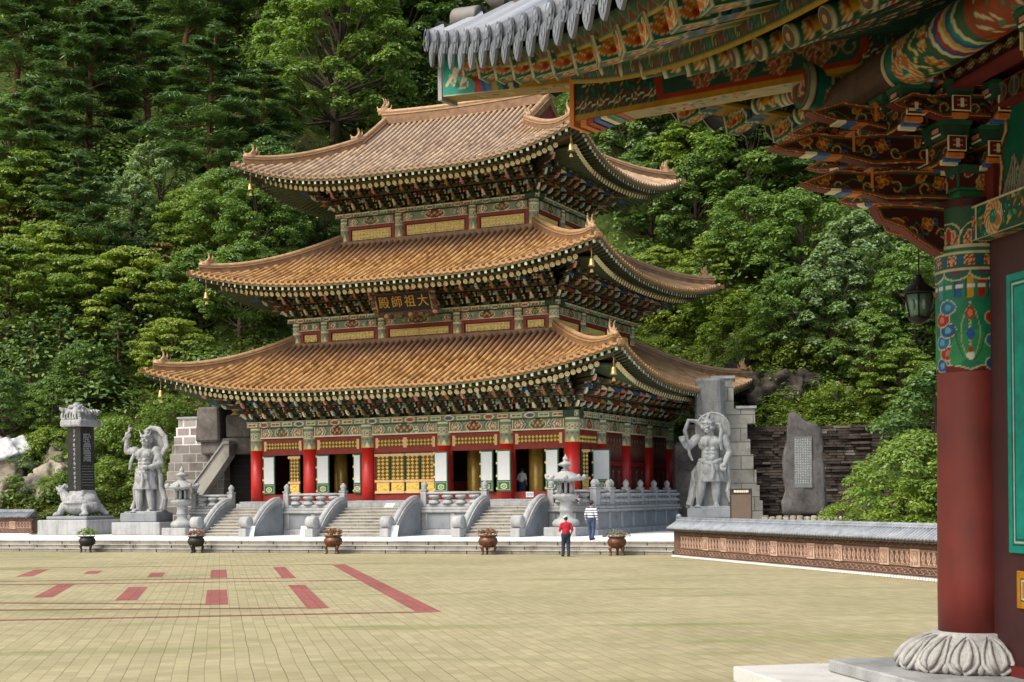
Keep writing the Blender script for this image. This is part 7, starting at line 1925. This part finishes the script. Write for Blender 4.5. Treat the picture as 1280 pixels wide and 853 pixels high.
# ---- undergrowth and grass over the slope
def scatter(name,n,region,mats,size,asp,hgt,up,cl,split=.7,seed=5):
    r=np.random.default_rng(seed); X=r.uniform(region[0],region[1],n*3); d=region[2]+(region[3]-region[2])*r.random(n*3)**1.3; Y=edge_y(X)+d
    ok=np.abs(X/Y)<.40; X,Y=X[ok][:n],Y[ok][:n]; Z=terr(X,Y)
    P=[];N=[]
    for x,y,z in zip(X,Y,Z):
        s=hgt*(.5+r.random()); p,q=clump_leaves(r,np.array([x,y,z+s*.35]),s,.75,cl,up); P.append(p);N.append(q)
    o=leaf_mesh(name,np.vstack(P),np.vstack(N),size,asp,mats,r,split=split).build(name); o['kind']='stuff'; return o
o=scatter('undergrowth',2300,(-60,62,.6,95),[mUnder,mLfD],.32,.55,1.15,.7,48); tag(o,'dense green undergrowth covering the wooded hillside','undergrowth')
o=scatter('forest_understory',980,(-75,75,9,125),[mLfD,mUnder],.42,.55,3.6,.7,230,.72,15); tag(o,'dark leafy understory filling the gaps between the hillside trees','undergrowth')
o=scatter('slope_grass',2600,(5,36,.2,14),[mGrass,mUnder],.34,.22,.55,1.2,40,.8,8); tag(o,'bright green grass and creepers on the bank above the layered wall','grass')
o=scatter('bank_plants',1300,(-34,-17,.3,16),[mUnder,mLfR],.22,.5,.55,.9,40,.8,9); tag(o,'low leafy plants covering the bank behind the left guardian','ground cover')
# a weathered post with a slack wire on the bank
# ================================================================== CAMERA AND LIGHT
cam=bpy.data.cameras.new('camera'); co=bpy.data.objects.new('camera',cam); COL.objects.link(co); S.camera=co
cam.sensor_fit='HORIZONTAL'; cam.sensor_width=36; cam.lens=CF/1280*36; cam.clip_end=1000; cam.clip_start=.1
cam.shift_x=0; cam.shift_y=(CCY-426.5)/1280
c,s_=math.cos(CR),math.sin(CR)
co.matrix_world=Matrix(((c,s_,0,0),(0,0,-1,0),(-s_,c,0,CH),(0,0,0,1)))
SUN_EL,SUN_AZ=rad(50),rad(232)      # azimuth of the sun measured clockwise from +Y
w=bpy.data.worlds.new('World'); S.world=w; w.use_nodes=True; nt=w.node_tree
sky=nt.nodes.new('ShaderNodeTexSky'); sky.sky_type='NISHITA'; sky.sun_disc=False; sky.sun_elevation=SUN_EL; sky.sun_rotation=SUN_AZ; sky.air_density=1.6; sky.dust_density=5.0; sky.ozone_density=.6
bg=nt.nodes['Background']; bg.inputs['Strength'].default_value=.15; nt.links.new(sky.outputs[0],bg.inputs['Color'])
sl=bpy.data.lights.new('sun','SUN'); sl.energy=1.95; sl.angle=rad(22); sl.color=(1,.955,.88); so=bpy.data.objects.new('sun',sl); COL.objects.link(so)
sd=Vector((math.sin(SUN_AZ)*math.cos(SUN_EL),math.cos(SUN_AZ)*math.cos(SUN_EL),math.sin(SUN_EL)))
so.rotation_euler=sd.to_track_quat('Z','Y').to_euler(); so.location=sd*60
S.view_settings.view_transform='Standard'; S.view_settings.look='None'; S.view_settings.exposure=.74; S.view_settings.gamma=1; S.view_settings.use_curve_mapping=False
S.cycles.max_bounces=6; S.cycles.diffuse_bounces=4; S.cycles.transmission_bounces=3; S.cycles.use_denoising=True
